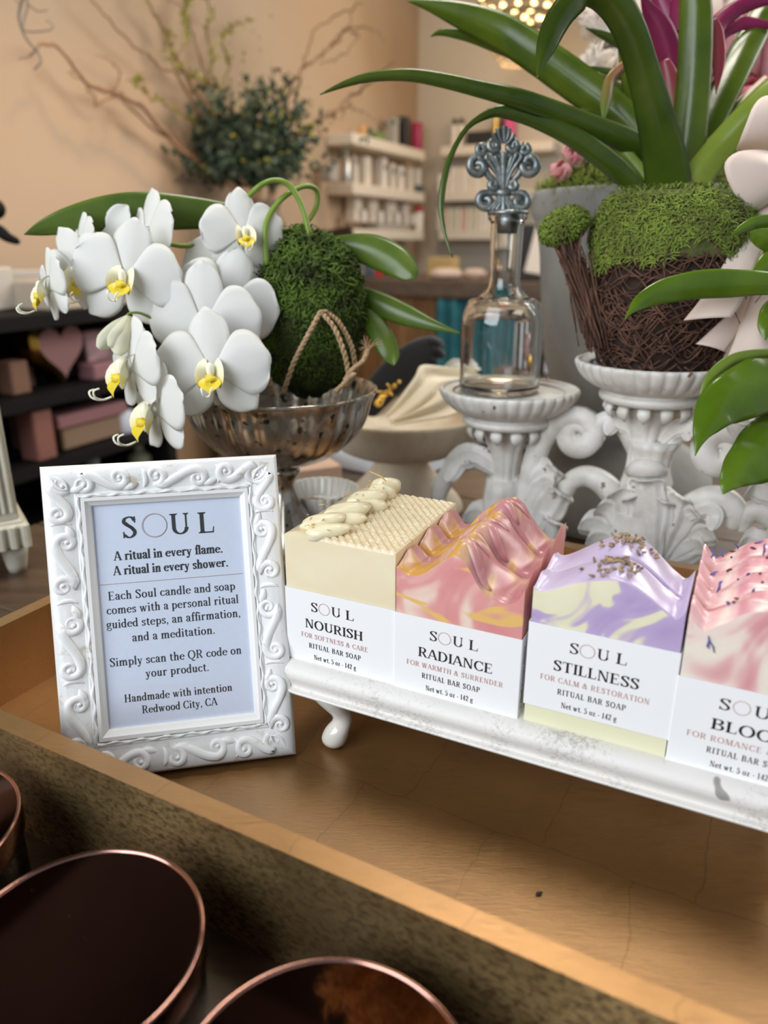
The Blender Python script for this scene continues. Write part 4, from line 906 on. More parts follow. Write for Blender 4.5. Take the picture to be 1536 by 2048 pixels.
def flower(x, y, d, S, face, up=(0, 1, 0), droop=0.0, lip=True, spread=1.0, lk=1.0):
    Z = cv(*face).normalized(); U = cv(*up); Y = (U - Z*U.dot(Z)).normalized(); X = Y.cross(Z); c = at(x, y, d); F = (c, X, Y, Z); R_ = lambda a: math.radians(a)
    mb = MB(); Fb = (c - Z*S*.02, X, Y, Z)
    for a, l, w in ((92, .59, .39), (226, .52, .36), (314, .52, .36)): tepal(mb, Fb, R_(a+rnd.uniform(-4, 4)), S*l, S*w, back=.14+droop, cup=.22, shape=.9)
    for a in (16, 164): tepal(mb, F, R_(a+rnd.uniform(-4, 4)), S*.555*spread, S*.61, back=.08+droop, cup=.14, shape=.66, ripple=.05, base=.10)
    fo = mb.build('flower', M_petal, orchid, solid=.0005)
    if not lip: return fo
    lb = MB(); lb.uv = []
    def patch(fn, nu, nv, uvf):
        lb.grid(fn, nu, nv)
        for j in range(nv+1):
            for i in range(nu+1): lb.uv.append((uvf(i/nu, j/nv), 0))
    s = S*.30*lk
    def side(sg):
        def f(u, v): # cupped side lobe rising beside the column
            a = lerp(-.9, 1.25, u); r = s*(.16 + .52*v)
            q = X*(sg*(r*cos(a)*.56 + .06*s*v)) + Y*(r*sin(a)*.82 - s*.12) + Z*(s*(.12 + .42*v - .35*v*v*(u-.3)**2*4))
            return c + q
        return f
    for sg in (-1, 1): patch(side(sg), 8, 6, lambda u, v: .35 + .65*max(0, 1-u*1.7)*(1-abs(v-.7)))
    def mid(u, v):   # tongue
        w = s*(.12 + .28*sin(PI*min(v*1.05, 1))**.8)*(1-.72*v*v); xx = (u-.5)*2*w
        return c + X*xx + Y*(-s*(.26 + .50*v) + abs(u-.5)*s*.16) + Z*(s*(.30 + .75*v - .5*v*v))
    patch(mid, 8, 10, lambda u, v: .62+.4*sin(PI*v))
    n0 = len(lb.v); lb.ball(c + Z*s*.30 + Y*s*.02, (s*.13, s*.13, s*.24), 10, 8); lb.uv += [(0.1, 0)]*(len(lb.v)-n0)
    n0 = len(lb.v); lb.ball(c + Z*s*.42 - Y*s*.24, (s*.17, s*.13, s*.12), 10, 8, fn=lambda d: 1+.25*sin(9*d.x)); lb.uv += [(.97, 0)]*(len(lb.v)-n0)
    for sg in (-1, 1):
        n0 = len(lb.v); T = [(0,-.72,.60),(.05,-.80,.85),(.10,-.74,1.08),(.14,-.58,1.12),(.16,-.52,.98)]
        lb.tube([c + X*(sg*q[0]*s) + Y*(q[1]*s) + Z*(q[2]*s) for q in spline(T, 12)], s*.028, 5); lb.uv += [(0, 0)]*(len(lb.v)-n0)
    lb.build('lip', M_lip, fo)
    return fo
flower(424, 742, .600, .087, (.04,-.16,1), (-.03,1,0))
flower(407, 652, .625, .089, (-.02,-.30,1), (.03,1,0), lip=False)
flower(448, 612, .646, .086, (.10,-.30,1), (.30,1,0), lip=False)
flower(462, 560, .668, .086, (.05,-.25,1), (.36,1,0), lip=False)
flower(487, 468, .650, .068, (.38,-.16,1), (-.12,1,0))
flower(250, 556, .615, .084, (.02,-.20,1), (.16,1,0))
flower(292, 474, .655, .074, (-.55,-.05,.55), (.1,1,0))
flower(160, 545, .632, .066, (-.30,-.45,.8), (-.3,1,0), lk=1.3)
flower(158, 486, .655, .050, (-.65,-.05,.6), (0,1,0))
flower(98, 577, .618, .058, (-.78,-.20,.60), (-.05,1,0), lk=1.4)
flower(262, 738, .602, .072, (-.72,-.12,.68), (.08,1,0), lk=1.4)
flower(312, 825, .602, .074, (-.72,-.12,.68), (.12,1,0), lk=1.4)
flower(215, 478, .672, .060, (.1,.15,-1), (.9,1,0), lip=False)
# wilted bloom: petals folded down like a closed umbrella
mb = MB(); c0 = at(258, 632, .610)
for dx, dy, w, dz in ((-58, 66, 34, .0), (-20, 78, 38, -.01), (14, 62, 30, .004), (-36, 62, 26, -.012), (30, 40, 24, .006)):
    blade(mb, [(256, 632, 6, .610+dz*.3), (256+dx*.35, 632+dy*.35, w*.8, .608+dz), (256+dx*.75, 632+dy*.75, w, .606+dz), (256+dx, 632+dy, w*.35, .605+dz)], 14, 6, .5, .2, .10)
mb.build('wilted_flower', mat('wilted_petal', (.76,.75,.58), .6, transl=.25, bump=.4, bscale=90), orchid, solid=.0006)
# ------------------------------------------------------------------ white carved triple pedestal
ND = .525
def cpl(x, y, o=0.0): return on_plane(x, y, tr3(0, ND, 0), TN) + TN*o
M_cast = None
def cast_mat():
    m, nt, P, L = _new('antique_white_cast'); tc = node(nt, 'ShaderNodeTexCoord')
    n1 = node(nt, 'ShaderNodeTexNoise', Scale=55.0, Detail=4.0); L.new(tc.outputs['Object'], n1.inputs['Vector']); c = ramp(nt, n1.outputs['Fac'], [(.35, (.60,.575,.52)), (.62, (.74,.725,.69))])
    n2 = node(nt, 'ShaderNodeTexNoise', Scale=80.0, Detail=3.0); L.new(tc.outputs['Object'], n2.inputs['Vector']); f = ramp(nt, n2.outputs['Fac'], [(.705, (0,0,0)), (.72, (1,1,1))])
    mx = node(nt, 'ShaderNodeMix', data_type='RGBA'); L.new(f, mx.inputs[0]); L.new(c, mx.inputs[6]); mx.inputs[7].default_value = (.22,.13,.09,1)
    L.new(mx.outputs[2], P.inputs['Base Color']); P.inputs['Roughness'].default_value = .5
    bu = node(nt, 'ShaderNodeBump', Strength=.2, Distance=.001); L.new(n1.outputs['Fac'], bu.inputs['Height']); L.new(bu.outputs[0], P.inputs['Normal']); return m
M_cast = cast_mat()
cand = thing('candle_stand', tr3(.2627, ND, ZT), 'white carved scrollwork candle stand with three pillar plates', 'candle stand')
ped = [(.1226, .186), (.2627, .2235), (.4010, .1800)]
for i_, (s, zt) in enumerate(ped):
    c = tr3(s, ND, 0); b = MB(); r0 = .0725
    pr = [(.012,-.052),(.022,-.048),(.024,-.0405),(.030,-.0385),(.043,-.0365),(.0475,-.033),(.0475,-.029),(.044,-.0265),(.050,-.0235),(.0585,-.0195),(.0665,-.0130),(.0715,-.0060),(.0735,-.0010),(.0725,.0018),(.0695,.0020),(.0675,-.0005),(.058,-.0015),(.056,-.0030),(.001,-.0032)]
    P2 = spline(pr, 56); nl = 36
    b.lathe([(max(q[0], .001)*r0/.0735, zt+q[1]) for q in P2], c, nl*6, mod=lambda i, a: 1 - (.030*(1-abs(sin(a*nl/2))**.6) if 28 <= i <= 40 else 0), capt=True)
    pl = b.build('plate', M_cast, cand)
    b = MB()   # drooping leaf points under the plate
    for k in range(12):
        a = 2*PI*k/12+.1; d = V((cos(a), sin(a), 0)); q = c + d*.030 + V((0, 0, zt-.040))
        b.tube([q + d*.008 + V((0,0,.002)), q+d*.010+V((0,0,-.003)), q + d*.008 + V((0,0,-.008)), q + d*.004+V((0,0,-.0125))], [.0062,.0066,.0045,.0006], 8, flat=.5, up=d)
    b.build('leaf_collar', M_cast, pl)
    b = MB(); zb = zt - .105   # fluted stem
    S = spline([(.026, zt-.042), (.0225, zt-.050), (.0175, zt-.066), (.0145, zt-.085), (.0150, zb), (.019, zb-.018)], 26)
    b.lathe([(q[0], q[1]) for q in S][::-1], c, 96, mod=lambda i, a: 1 + .07*abs(sin(a*5.5)) - .03, capt=True); b.build('fluted_stem', M_cast, cand)
def arm(pts, rad, name='scroll_arm', parent=None, spiral=None, o=0.0, flat=.8, groove=True, n=40):
    """scroll in the plane of the stand: pts (x, y) in photo positions carried onto that plane; spiral = (cx, cy, r, start_deg, turns)"""
    b = MB(); L2 = list(pts)
    if spiral:
        cx, cy, r, a0, tn = spiral
        for k in range(1, 19):
            a = math.radians(a0 + 360*tn*k/18); rr = r*(1-.86*k/18); L2.append((cx + rr*cos(a), cy - rr*sin(a)))
    S = spline(L2, n + (24 if spiral else 0)); N = len(S); P = [cpl(q[0], q[1], o) for q in S]
    rr = [spline([(r_,) for r_ in rad], N)[i][0] for i in range(N)]
    b.tube(P, rr, 12, up=TN, flat=flat, flute=.10 if groove else 0, fl_n=6)
    if spiral: b.ball(cpl(spiral[0], spiral[1], o), (rr[-1]*1.5,)*3, 10, 8)
    return b
def leafy(b, pts, w, o=0.0, n=22, m=14):
    """acanthus lobe: broad ribbed leaf along pts with a scalloped edge, its tip rolling forward"""
    S = spline(pts, n); P = [cpl(q[0], q[1], o) for q in S]; F, K = [], []
    for i in range(n):
        f = i/(n-1); t = (P[min(i+1, n-1)]-P[max(i-1, 0)]).normalized(); sd = t.cross(TN).normalized()
        ww = w*(.55 + .75*sin(PI*(.10+.78*f)))*(1 + .12*abs(sin(f*PI*3.0))) * (1 if f < .9 else 1-.5*((f-.9)/.1)**2)
        roll = max(0, (f-.70)/.30)**1.6; c = P[i] - TN*(.011*roll) - V((0, 0, .004*roll))
        for j in range(m+1):
            u = 2*j/m-1; rib = .10*w*cos(u*PI*4) + .55*w*(1-u*u) - .22*w*(1-min(abs(u)*5, 1))
            F.append(c + sd*(u*ww) - TN*(rib+.001)); K.append(c + sd*(u*ww*.96) + TN*(.0035 - .2*w*(1-u*u)))
    st_ = m+1; b0 = len(b.v); b.v += F + K; q = n*st_
    for i in range(n-1):
        for j in range(m):
            k = b0+i*st_+j; b.f.append((k, k+1, k+st_+1, k+st_)); b.f.append((k+q, k+q+st_, k+q+st_+1, k+q+1)); b.m += [0, 0]
        for k, k2 in ((b0+i*st_, b0+(i+1)*st_), (b0+(i+1)*st_+m, b0+i*st_+m)): b.f.append((k, k2, k2+q, k+q)); b.m.append(0)
    for j in range(m):
        k = b0+(n-1)*st_+j; b.f.append((k, k+1, k+1+q, k+q)); b.m.append(0)
# left pedestal
b = arm([(1050,1075),(1045,1020),(1020,965),(985,930),(945,918),(905,940),(880,978),(876,1012)], [.013,.0135,.0125,.0115,.0125,.0115,.0105,.010,.006]); leafy(b, [(1000,935),(960,908),(925,915),(908,945)], .010, -.008); leafy(b, [(880,1000),(890,1020),(912,1022)], .007, -.004); b.build('scroll_arm', M_cast, cand)
b = arm([(1055,1075),(1056,1000),(1066,930),(1090,870),(1130,838),(1165,836),(1187,858)], [.011,.0115,.0115,.0120,.0125,.0125,.0115,.0105,.009,.006,.0035], spiral=(1157,868,30,25,-1.35)); b.build('scroll_arm', M_cast, cand)
b = MB()
for pts, w in (([(1055,1060),(1068,1000),(1092,965),(1118,962)], .013), ([(1058,1020),(1075,965),(1100,940),(1120,922)], .012), ([(1065,1090),(1085,1030),(1110,990),(1128,968)], .0145), ([(1075,1110),(1095,1060),(1115,1025)], .0145), ([(1045,1100),(1010,1050),(975,1030),(940,1018)], .0145), ([(1050,1105),(1000,1075),(960,1062)], .009)): leafy(b, pts, w, -.004)
b.build('acanthus_leaves', M_cast, cand)
b = MB(); b.lathe([(.052,ZT),(.054,ZT+.006),(.046,ZT+.014),(.030,ZT+.024),(.024,ZT+.045),(.020,.075),(.018,.090)], tr3(.1226, ND, 0), 48, mod=lambda i, a: 1+.05*abs(sin(a*6)), capt=True); b.build('foot', M_cast, cand)
# middle pedestal
b = arm([(1290,925),(1272,885),(1250,852),(1222,838),(1198,848),(1192,872),(1206,884)], [.011,.0115,.0105,.0095,.009,.007,.0045]); leafy(b, [(1285,880),(1262,852),(1236,840),(1222,852)], .0065, -.007); b.build('scroll_arm', M_cast, cand)
b = arm([(1318,925),(1338,885),(1362,856),(1390,846),(1412,862),(1414,886)], [.011,.0115,.0105,.0095,.008,.0045]); leafy(b, [(1325,880),(1348,858),(1372,850),(1386,862)], .0065, -.007); b.build('scroll_arm', M_cast, cand)
b = arm([(1290,1100),(1262,1050),(1235,1000),(1205,966),(1172,952),(1143,962),(1128,990),(1140,1008)], [.013,.013,.0125,.0115,.0105,.0100,.009,.005]); b.build('scroll_arm', M_cast, cand)
b = arm([(1320,1100),(1345,1055),(1380,1015),(1420,996),(1455,1002),(1474,1030),(1462,1056)], [.013,.013,.0125,.0115,.0110,.0105,.006]); leafy(b, [(1380,1030),(1410,1012),(1432,1020),(1428,1038)], .006, -.009); b.build('scroll_arm', M_cast, cand)
b = MB()
for k, (dx, dy) in enumerate(((-2,-178), (-62,-152), (64,-142), (-98,-118), (98,-104), (-132,-82), (128,-62), (-118,-50), (112,-34), (-32,-140), (34,-134))):
    o = -.015 + .0125*min(abs(dx)/110, 1) if k < 9 else -.0125
    leafy(b, [(1302+dx*.06, 1122), (1302+dx*.40, 1118+dy*.42), (1302+dx*.74, 1116+dy*.82), (1302+dx*1.02, 1114+dy*.99)], .0128 if k < 9 else .0095, o)
b.build('acanthus_shell', M_cast, cand)
b = MB(); c = tr3(.2710, ND, 0); b.lathe([(.020,.070),(.019,.095),(.0215,.108),(.0185,.118),(.017,.126),(.0205,.142),(.024,.150)], c, 64, mod=lambda i, a: 1+.06*abs(sin(a*5)), capt=True); b.tube([cpl(1262,938,-.012), cpl(1280,928,-.018), cpl(1297,925,-.020), cpl(1316,928,-.018), cpl(1334,938,-.012)], [.005,.0085,.0095,.0085,.005], 10); b.build('carved_column', M_cast, cand)
b = MB(); b.lathe([(.062,ZT),(.064,ZT+.006),(.054,ZT+.014),(.036,ZT+.024),(.028,ZT+.045),(.022,.075)], tr3(.2650, ND, 0), 48, mod=lambda i, a: 1+.05*abs(sin(a*6)), capt=True); b.build('foot', M_cast, cand)
# right pedestal, largely beyond the picture edge
b = arm([(1600,1010),(1585,950),(1565,905),(1535,880),(1500,866),(1460,862)], [.012,.0125,.0130,.0130,.0130,.0125,.0115,.0105,.009,.006,.0035], spiral=(1442,902,40,75,1.35)); b.build('scroll_arm', M_cast, cand)
b = arm([(1590,1110),(1570,1060),(1540,1030),(1512,1022),(1490,1036),(1484,1062)], [.012,.012,.0115,.0105,.009,.005]); leafy(b, [(1560,1130),(1530,1095),(1500,1080),(1480,1072)], .011, -.004); leafy(b, [(1565,1000),(1540,985),(1515,975),(1496,968)], .009, -.004); leafy(b, [(1570,1130),(1540,1110),(1515,1105),(1468,1100)], .010, -.004); b.build('acanthus_leaves', M_cast, cand)
b = MB(); b.lathe([(.052,ZT),(.054,ZT+.006),(.046,ZT+.014),(.030,ZT+.024),(.024,ZT+.045),(.020,.075),(.018,.085)], tr3(.4010, ND, 0), 48, mod=lambda i, a: 1+.05*abs(sin(a*6)), capt=True); b.build('foot', M_cast, cand)
# ------------------------------------------------------------------ glass decanter with a pewter stopper
M_glass = mat('bottle_glass', (.97,.985,.975), .015, trans=1.0, ior=1.46)
gc = cpl(998, 770); gx, gy = gc.x, gc.y; zb = .186 - .0030
def gz(y): return on_plane(1000, y, tr3(0, ND, 0), TN).z
bot = thing('decanter', (gx, gy, zb), 'clear glass decanter with ornate pewter stopper on the white stand plate', 'decanter')
z590, z640, z430 = gz(588), gz(650), gz(432)
outer = [(.030,zb+.0005),(.0375,zb+.0010),(.0408,zb+.005),(.0413,zb+.012),(.0413,z640-.004),(.0398,z640+.010),(.0345,z640+.024),(.0265,z590-.004),(.0190,z590+.004),(.0160,z590+.011),(.0155,z590+.03),(.0160,z430-.014),(.0165,z430-.006),(.0185,z430-.003),(.0190,z430),(.0175,z430+.002)]
inner = [(.0135,z430+.002),(.0130,z430-.006),(.0128,z590+.03),(.0130,z590+.012),(.0155,z590+.003),(.0225,z590-.005),(.0315,z640+.021),(.0370,z640+.009),(.0385,z640-.004),(.0385,zb+.014),(.036,zb+.009),(.02,zb+.0075),(.001,zb+.007)]
b = MB(); b.lathe([(q[0], q[1]) for q in spline(outer, 60)] + [(max(q[0], .0005), q[1]) for q in spline(inner, 50)], (gx, gy, 0), 72, capt=True); b.build('glass_body', M_glass, bot)
M_pewter = mat('pewter', (.20,.235,.245), .38, .75, col2=(.42,.43,.40), scale=120, bump=.3, bscale=200, contrast=(.42,.66))
def sp(x, y, o=0.0): return on_plane(x, y, (gx, gy, 0), (0, -1, 0)) + V((0, -o, 0))
b = MB(); b.lathe([(.0195,z430+.0012),(.0200,z430+.003),(.0190,z430+.0048),(.012,z430+.0055)], (gx, gy, 0), 36, capt=True); b.lathe([(.0095,z430-.016),(.0112,z430-.002),(.0118,z430+.002)], (gx, gy, 0), 28, capt=True)
PXM = .725/FPX
def curl(cx, cy, r, a0, tn, w, start=None):
    L2 = [start] if start else []
    if start: L2.append((lerp(start[0], cx + r*cos(math.radians(a0)), .6), lerp(start[1], cy - r*sin(math.radians(a0)), .4)))
    for k in range(19): a = math.radians(a0+360*tn*k/18); rr = r*(1-.82*k/18); L2.append((cx+rr*cos(a), cy-rr*sin(a)))
    S = spline(L2, 46); b.tube([sp(q[0], q[1], .0015*sin(i*.1)) for i, q in enumerate(S)], [w*PXM*(.75+.35*sin(PI*i/45)) for i in range(46)], 8)
def rib(x0, y0, x1, y1, w, bow=0):
    mx_, my_ = (x0+x1)/2+bow, (y0+y1)/2; S = spline([(x0, y0), (mx_, my_), (x1, y1)], 12); b.tube([sp(q[0], q[1], .003) for q in S], [w*PXM*(.5+.6*i/11) for i in range(12)], 7)
cx_ = 1006
for sg in (-1, 1):
    curl(cx_+sg*49, 333, 21, 90, -1.25*sg if sg > 0 else 1.25, 8.5, (cx_+sg*6, 372)); curl(cx_+sg*42, 300, 11, 90 if sg > 0 else 90, -1.1*sg, 6, (cx_+sg*8, 350))
    curl(cx_+sg*34, 403, 18, 90, -1.2*sg, 8, (cx_+sg*6, 385)); curl(cx_+sg*18, 371, 10, 90, -1.1*sg, 6.5, (cx_+sg*3, 384)); curl(cx_+sg*17, 293, 13, 60 if sg > 0 else 120, -1.1*sg, 6.5, (cx_+sg*3, 320))
    for k in (1, 2, 3): rib(cx_+sg*1.5*k, 378, cx_+sg*(7+10*k), 318-6*k+14*(k > 2), 4.5, sg*-2*k); rib(cx_+sg*2*k, 388, cx_+sg*(6+8*k), 420, 4.5, -sg*3)
    rib(cx_+sg*3, 288, cx_+sg*11, 258, 5, sg*2); rib(cx_+sg*5, 290, cx_+sg*20, 268, 5, sg*3)
rib(cx_, 380, cx_, 305, 8); rib(cx_+2, 288, cx_+2, 253, 6); rib(cx_, 388, cx_, 421, 6); b.ball(sp(cx_, 386), (.0085, .006, .006), 12, 8)
b.build('pewter_stopper', M_pewter, bot)
# ------------------------------------------------------------------ grey concrete urn and its flowers
M_conc = mat('grey_concrete', (.20,.195,.185), .9, col2=(.36,.355,.335), scale=9, detail=6, bump=.5, bscale=45, contrast=(.3,.7))
ux, uy = .303, .952
urn = thing('urn', (ux, uy, ZT), 'tall grey concrete pedestal urn behind the white candle stand', 'urn')
S = spline([(.118,ZT),(.124,ZT+.006),(.1235,.03),(.117,.055),(.095,.078),(.058,.092),(.046,.100),(.052,.112),(.075,.135),(.094,.172),(.104,.22),(.110,.27),(.1145,.32),(.121,.350),(.1265,.362),(.1285,.375),(.1265,.385),(.119,.386),(.113,.378),(.108,.35),(.10,.30)], 70)
b = MB(); b.lathe([(q[0], q[1]) for q in S], (ux, uy, 0), 72, mod=lambda i, a: 1+.006*MN.noise((cos(a)*3, sin(a)*3, i*.12)), capt=True); b.build('urn_body', M_conc, urn)
arr = thing('flower_arrangement', (ux, uy, .34), 'pink and ivory crumpled paper flowers with moss filling the grey urn', 'flower arrangement')
M_moss2 = mat('dry_moss', (.16,.17,.05), .9, col2=(.30,.28,.12), scale=70); M_moss3 = mat('bright_moss', (.11,.16,.015), .9, col2=(.22,.27,.04), scale=70)
b = MB(); b.ball((ux, uy, .372), (.112, .112, .035), 32, 12); b.build('moss_bed', M_moss_d, arr)
b = MB(); fuzz(b, ell_sampler((ux, uy, .376), (.118, .118, .035), zmin=.0), 2600, .022, .0007, 1.4, lay=.5); o = b.build('moss_strands', M_moss3, arr, smooth=False); o['kind'] = 'stuff'
mc = at(1195, 335, .87); b = MB(); fuzz(b, ell_sampler(mc, (.035, .03, .03)), 900, .022, .0006, 1.5, lay=.6); o = b.build('moss_strands', M_moss2, arr, smooth=False); o['kind'] = 'stuff'
M_ppink = mat('pink_paper_petal', (.90,.52,.56), .7, transl=.55, col2=(.94,.68,.68), scale=30); M_pwhite = mat('ivory_paper_petal', (.93,.86,.78), .7, transl=.6, col2=(.95,.90,.84), scale=30); M_pdeep = mat('rose_paper_petal', (.80,.25,.32), .7, transl=.4)
def paper_flower(x, y, d, rp, mt, n=11, seed=0, lb=None):
    c = at(x, y, d); r = rp*d/FPX; b = MB(); rr = random.Random(seed)
    for k in range(n):
        a = 2*PI*k/n*1.62; e = rr.uniform(-.6, .9); dr = (cv(cos(a)*cos(e), sin(a)*cos(e), .35+.6*sin(e))).normalized(); sd = dr.orthogonal().normalized(); up = dr.cross(sd); ph = rr.uniform(0, 9)
        def f(u, v):
            w = .55*r*(.3+.9*sin(PI*(.08+.8*v))); x_ = (u-.5)*2
            return c + dr*(r*v*.95) + sd*(x_*w) + up*(r*.35*(1-x_*x_)*sin(PI*v*.9) + .07*r*MN.noise((x_*2.2+ph, v*3+ph, ph)))
        b.grid(f, 8, 9)
    o = b.build('paper_flower', mt, arr, solid=.0004)
    if lb: o['label'] = lb
    return o
paper_flower(1222, 55, .93, 78, M_pwhite, 22, 3, 'ivory crumpled flower'); paper_flower(1208, 135, .92, 55, M_pwhite, 20, 4, 'ivory crumpled flower')
paper_flower(1490, 130, .95, 120, M_ppink, 22, 5, 'pink flower'); paper_flower(1430, 40, 1.0, 90, M_pwhite, 12, 6, 'ivory crumpled flower'); paper_flower(1470, 240, .93, 80, M_pdeep, 11, 7, 'deep rose flower'); paper_flower(1255, 205, .93, 50, M_ppink, 10, 8, 'pink flower')
paper_flower(1120, 345, .83, 24, M_ppink, 9, 9); paper_flower(1143, 312, .83, 25, M_ppink, 9, 10); paper_flower(1180, 275, .84, 25, M_ppink, 9, 11); paper_flower(1400, 150, .97, 70, M_ppink, 11, 12)
b = MB()
for (x, y, d) in ((1222,55,.93),(1208,135,.92),(1490,130,.95),(1430,40,1.0),(1470,240,.93),(1255,205,.93),(1400,150,.97)):
    e = at(x, y, d); b.tube([V((ux+(e.x-ux)*.2, uy, .36)), V((lerp(ux, e.x, .6), lerp(uy, e.y, .6), lerp(.37, e.z, .5))), e], .003, 6)
b.build('flower_stems', M_stem, arr)
# ------------------------------------------------------------------ twig and moss basket with the bromeliad
kc = tr3(.2650, ND, 0); kx, ky = kc.x, kc.y; kz = .2235 - .0032; KD = .70
M_moss4 = mat('shoulder_moss', (.12,.15,.03), .95, col2=(.20,.28,.04), scale=60, contrast=(.35,.65))
bask = thing('twig_basket', (kx, ky, kz), 'brown twig basket with a green moss shoulder on the tallest white plate', 'basket')
M_twig = mat('brown_twig', (.075,.036,.024), .8, col2=(.17,.085,.055), scale=90); M_twig_in = mat('basket_core', (.035,.020,.014), .9)
def kr(z):   # basket radius with height above its base
    return spline([(.051,), (.058,), (.0640,), (.0665,), (.0668,), (.0655,), (.052,)], 41)[min(40, max(0, int(z/.150*40)))][0]
b = MB(); b.lathe([(kr(z)-.003, kz+z) for z in [i*.150/30 for i in range(31)]], (kx, ky, 0), 48, capt=True); b.build('basket_core', M_twig_in, bask)
def on_b(a, z, o=0): r = kr(z)+o; return V((kx+cos(a)*r, ky+sin(a)*r, kz+z))
b = MB()
for k in range(760):
    a = rnd.uniform(0, 2*PI); z = rnd.uniform(.002, .122); da = rnd.uniform(.25, .9)*rnd.choice((-1, 1)); dz = rnd.gauss(0, .020); o = rnd.uniform(-.002, .0028); cu = rnd.uniform(-.022, .022); n = 9
    pts = [on_b(a+da*j/8, min(max(z+dz*j/8+cu*sin(PI*j/8), .001), .116), o + .0012*sin(j*1.1)) for j in range(n)]
    b.tube(pts, rnd.uniform(.00035, .0009), 4)
# handle: a bundle of twigs rising up the left side
hp = [at(x, y, d) for x, y, d in [(1192,692,.675),(1178,630,.672),(1160,565,.668),(1142,505,.664),(1132,470,.662)]]
for k in range(210):
    o1 = V((rnd.gauss(0,.0058), rnd.gauss(0,.005), rnd.gauss(0,.003))); o2 = V((rnd.gauss(0,.0075), rnd.gauss(0,.0065), rnd.gauss(0,.004)))
    S = spline([tuple(p + o1.lerp(o2, i/4)) for i, p in enumerate(hp)], 10); i0 = rnd.randint(0, 3); b.tube([V(q)+V((rnd.gauss(0,.0006),0,rnd.gauss(0,.0006))) for q in S[i0:i0+rnd.randint(5, 7)]], rnd.uniform(.0004,.0009), 4)
for k in range(16):
    a = rnd.uniform(2.4, 5.6); z = rnd.uniform(.01,.11); p = on_b(a, z); d = V((cos(a), sin(a), 0)); b.tube([p, p+d*.008+V((0,0,rnd.uniform(-.01,.01))), p + d*rnd.uniform(.010,.022)+V((rnd.uniform(-.012,.012),0,rnd.uniform(-.016,.016)))], .00035, 4)
o = b.build('woven_twigs', M_twig, bask); o['kind'] = 'stuff'
b = MB(); b.tube(hp, [.0055,.0055,.006,.0065,.007], 10); b.build('handle_core', M_twig_in, bask)
b = MB(); kn = at(1128, 453, .660); RK = M4.Rotation(math.radians(-24), 3, V((0, 1, 0))); b.ball(kn, (.0205, .016, .0135), 20, 14, R=RK); b.build('handle_moss_core', M_moss_d, bask)
b = MB(); fuzz(b, ell_sampler(kn, (.0205, .016, .0135), RK), 2200, .0055, .0006, 1.2, lay=.4); o = b.build('handle_moss', M_moss4, bask, smooth=False); o['kind'] = 'stuff'
def shoulder():
    a = rnd.uniform(0, 2*PI); z = rnd.uniform(.098 + .010*sin(a*3)+.006*sin(a*7), .150); p = on_b(a, z, .0028); nr = V((cos(a), sin(a), .25 if z < .125 else 1.0)).normalized()
    if z > .147: r = kr(.15)*math.sqrt(rnd.random()); p = V((kx+cos(a)*r, ky+sin(a)*r, kz+.1535)); nr = V((0, 0, 1))
    return p, nr
b = MB(); b.lathe([(kr(.098)+.0003, kz+.098)] + [(kr(z)+.0022, kz+z) for z in [.102+i*.048/14 for i in range(15)]] + [(.001, kz+.152)], (kx, ky, 0), 48, mod=lambda i, a: 1+.012*sin(a*9+i), capb=False); b.build('moss_shoulder', mat('moss_mat', (.06,.075,.02), .95, col2=(.12,.13,.04), scale=80, bump=.8, bscale=160), bask)
b = MB(); fuzz(b, shoulder, 9000, .0075, .00055, 1.1, lay=.82); o = b.build('moss_tufts', M_moss4, bask, smooth=False); o['kind'] = 'stuff'
brom = thing('bromeliad', (kx, ky, kz+.150), 'bromeliad with arching strap leaves and magenta bracts growing from the basket', 'bromeliad plant')
M_bl = leaf_mat('bromeliad_leaf', (.062,.112,.006), (.115,.172,.014), .26, .2); M_bl2 = leaf_mat('bromeliad_leaf_dark', (.042,.082,.008), (.075,.122,.012), .24, .15); M_blight = leaf_mat('bromeliad_leaf_light', (.20,.28,.03), (.27,.36,.06), .3, .25)
M_bract = leaf_mat('magenta_bract', (.20,.012,.065), (.30,.022,.10), .35, .25)
def twotone(name, c1, c2, z0, z1):
    m, nt, P, L = _new(name); g = node(nt, 'ShaderNodeTexCoord'); sx = node(nt, 'ShaderNodeSeparateXYZ'); L.new(g.outputs['Object'], sx.inputs[0]); mr = node(nt, 'ShaderNodeMapRange'); mr.inputs[1].default_value = z0; mr.inputs[2].default_value = z1; L.new(sx.outputs[2], mr.inputs[0])
    L.new(ramp(nt, mr.outputs[0], [(0, c1), (1, c2)]), P.inputs['Base Color']); P.inputs['Roughness'].default_value = .35; return m
M_redgreen = twotone('red_green_bract', (.15,.24,.03), (.24,.03,.05), .03, .10)
M_brown = twotone('browning_leaf', (.12,.20,.03), (.30,.12,.05), .07, .115)
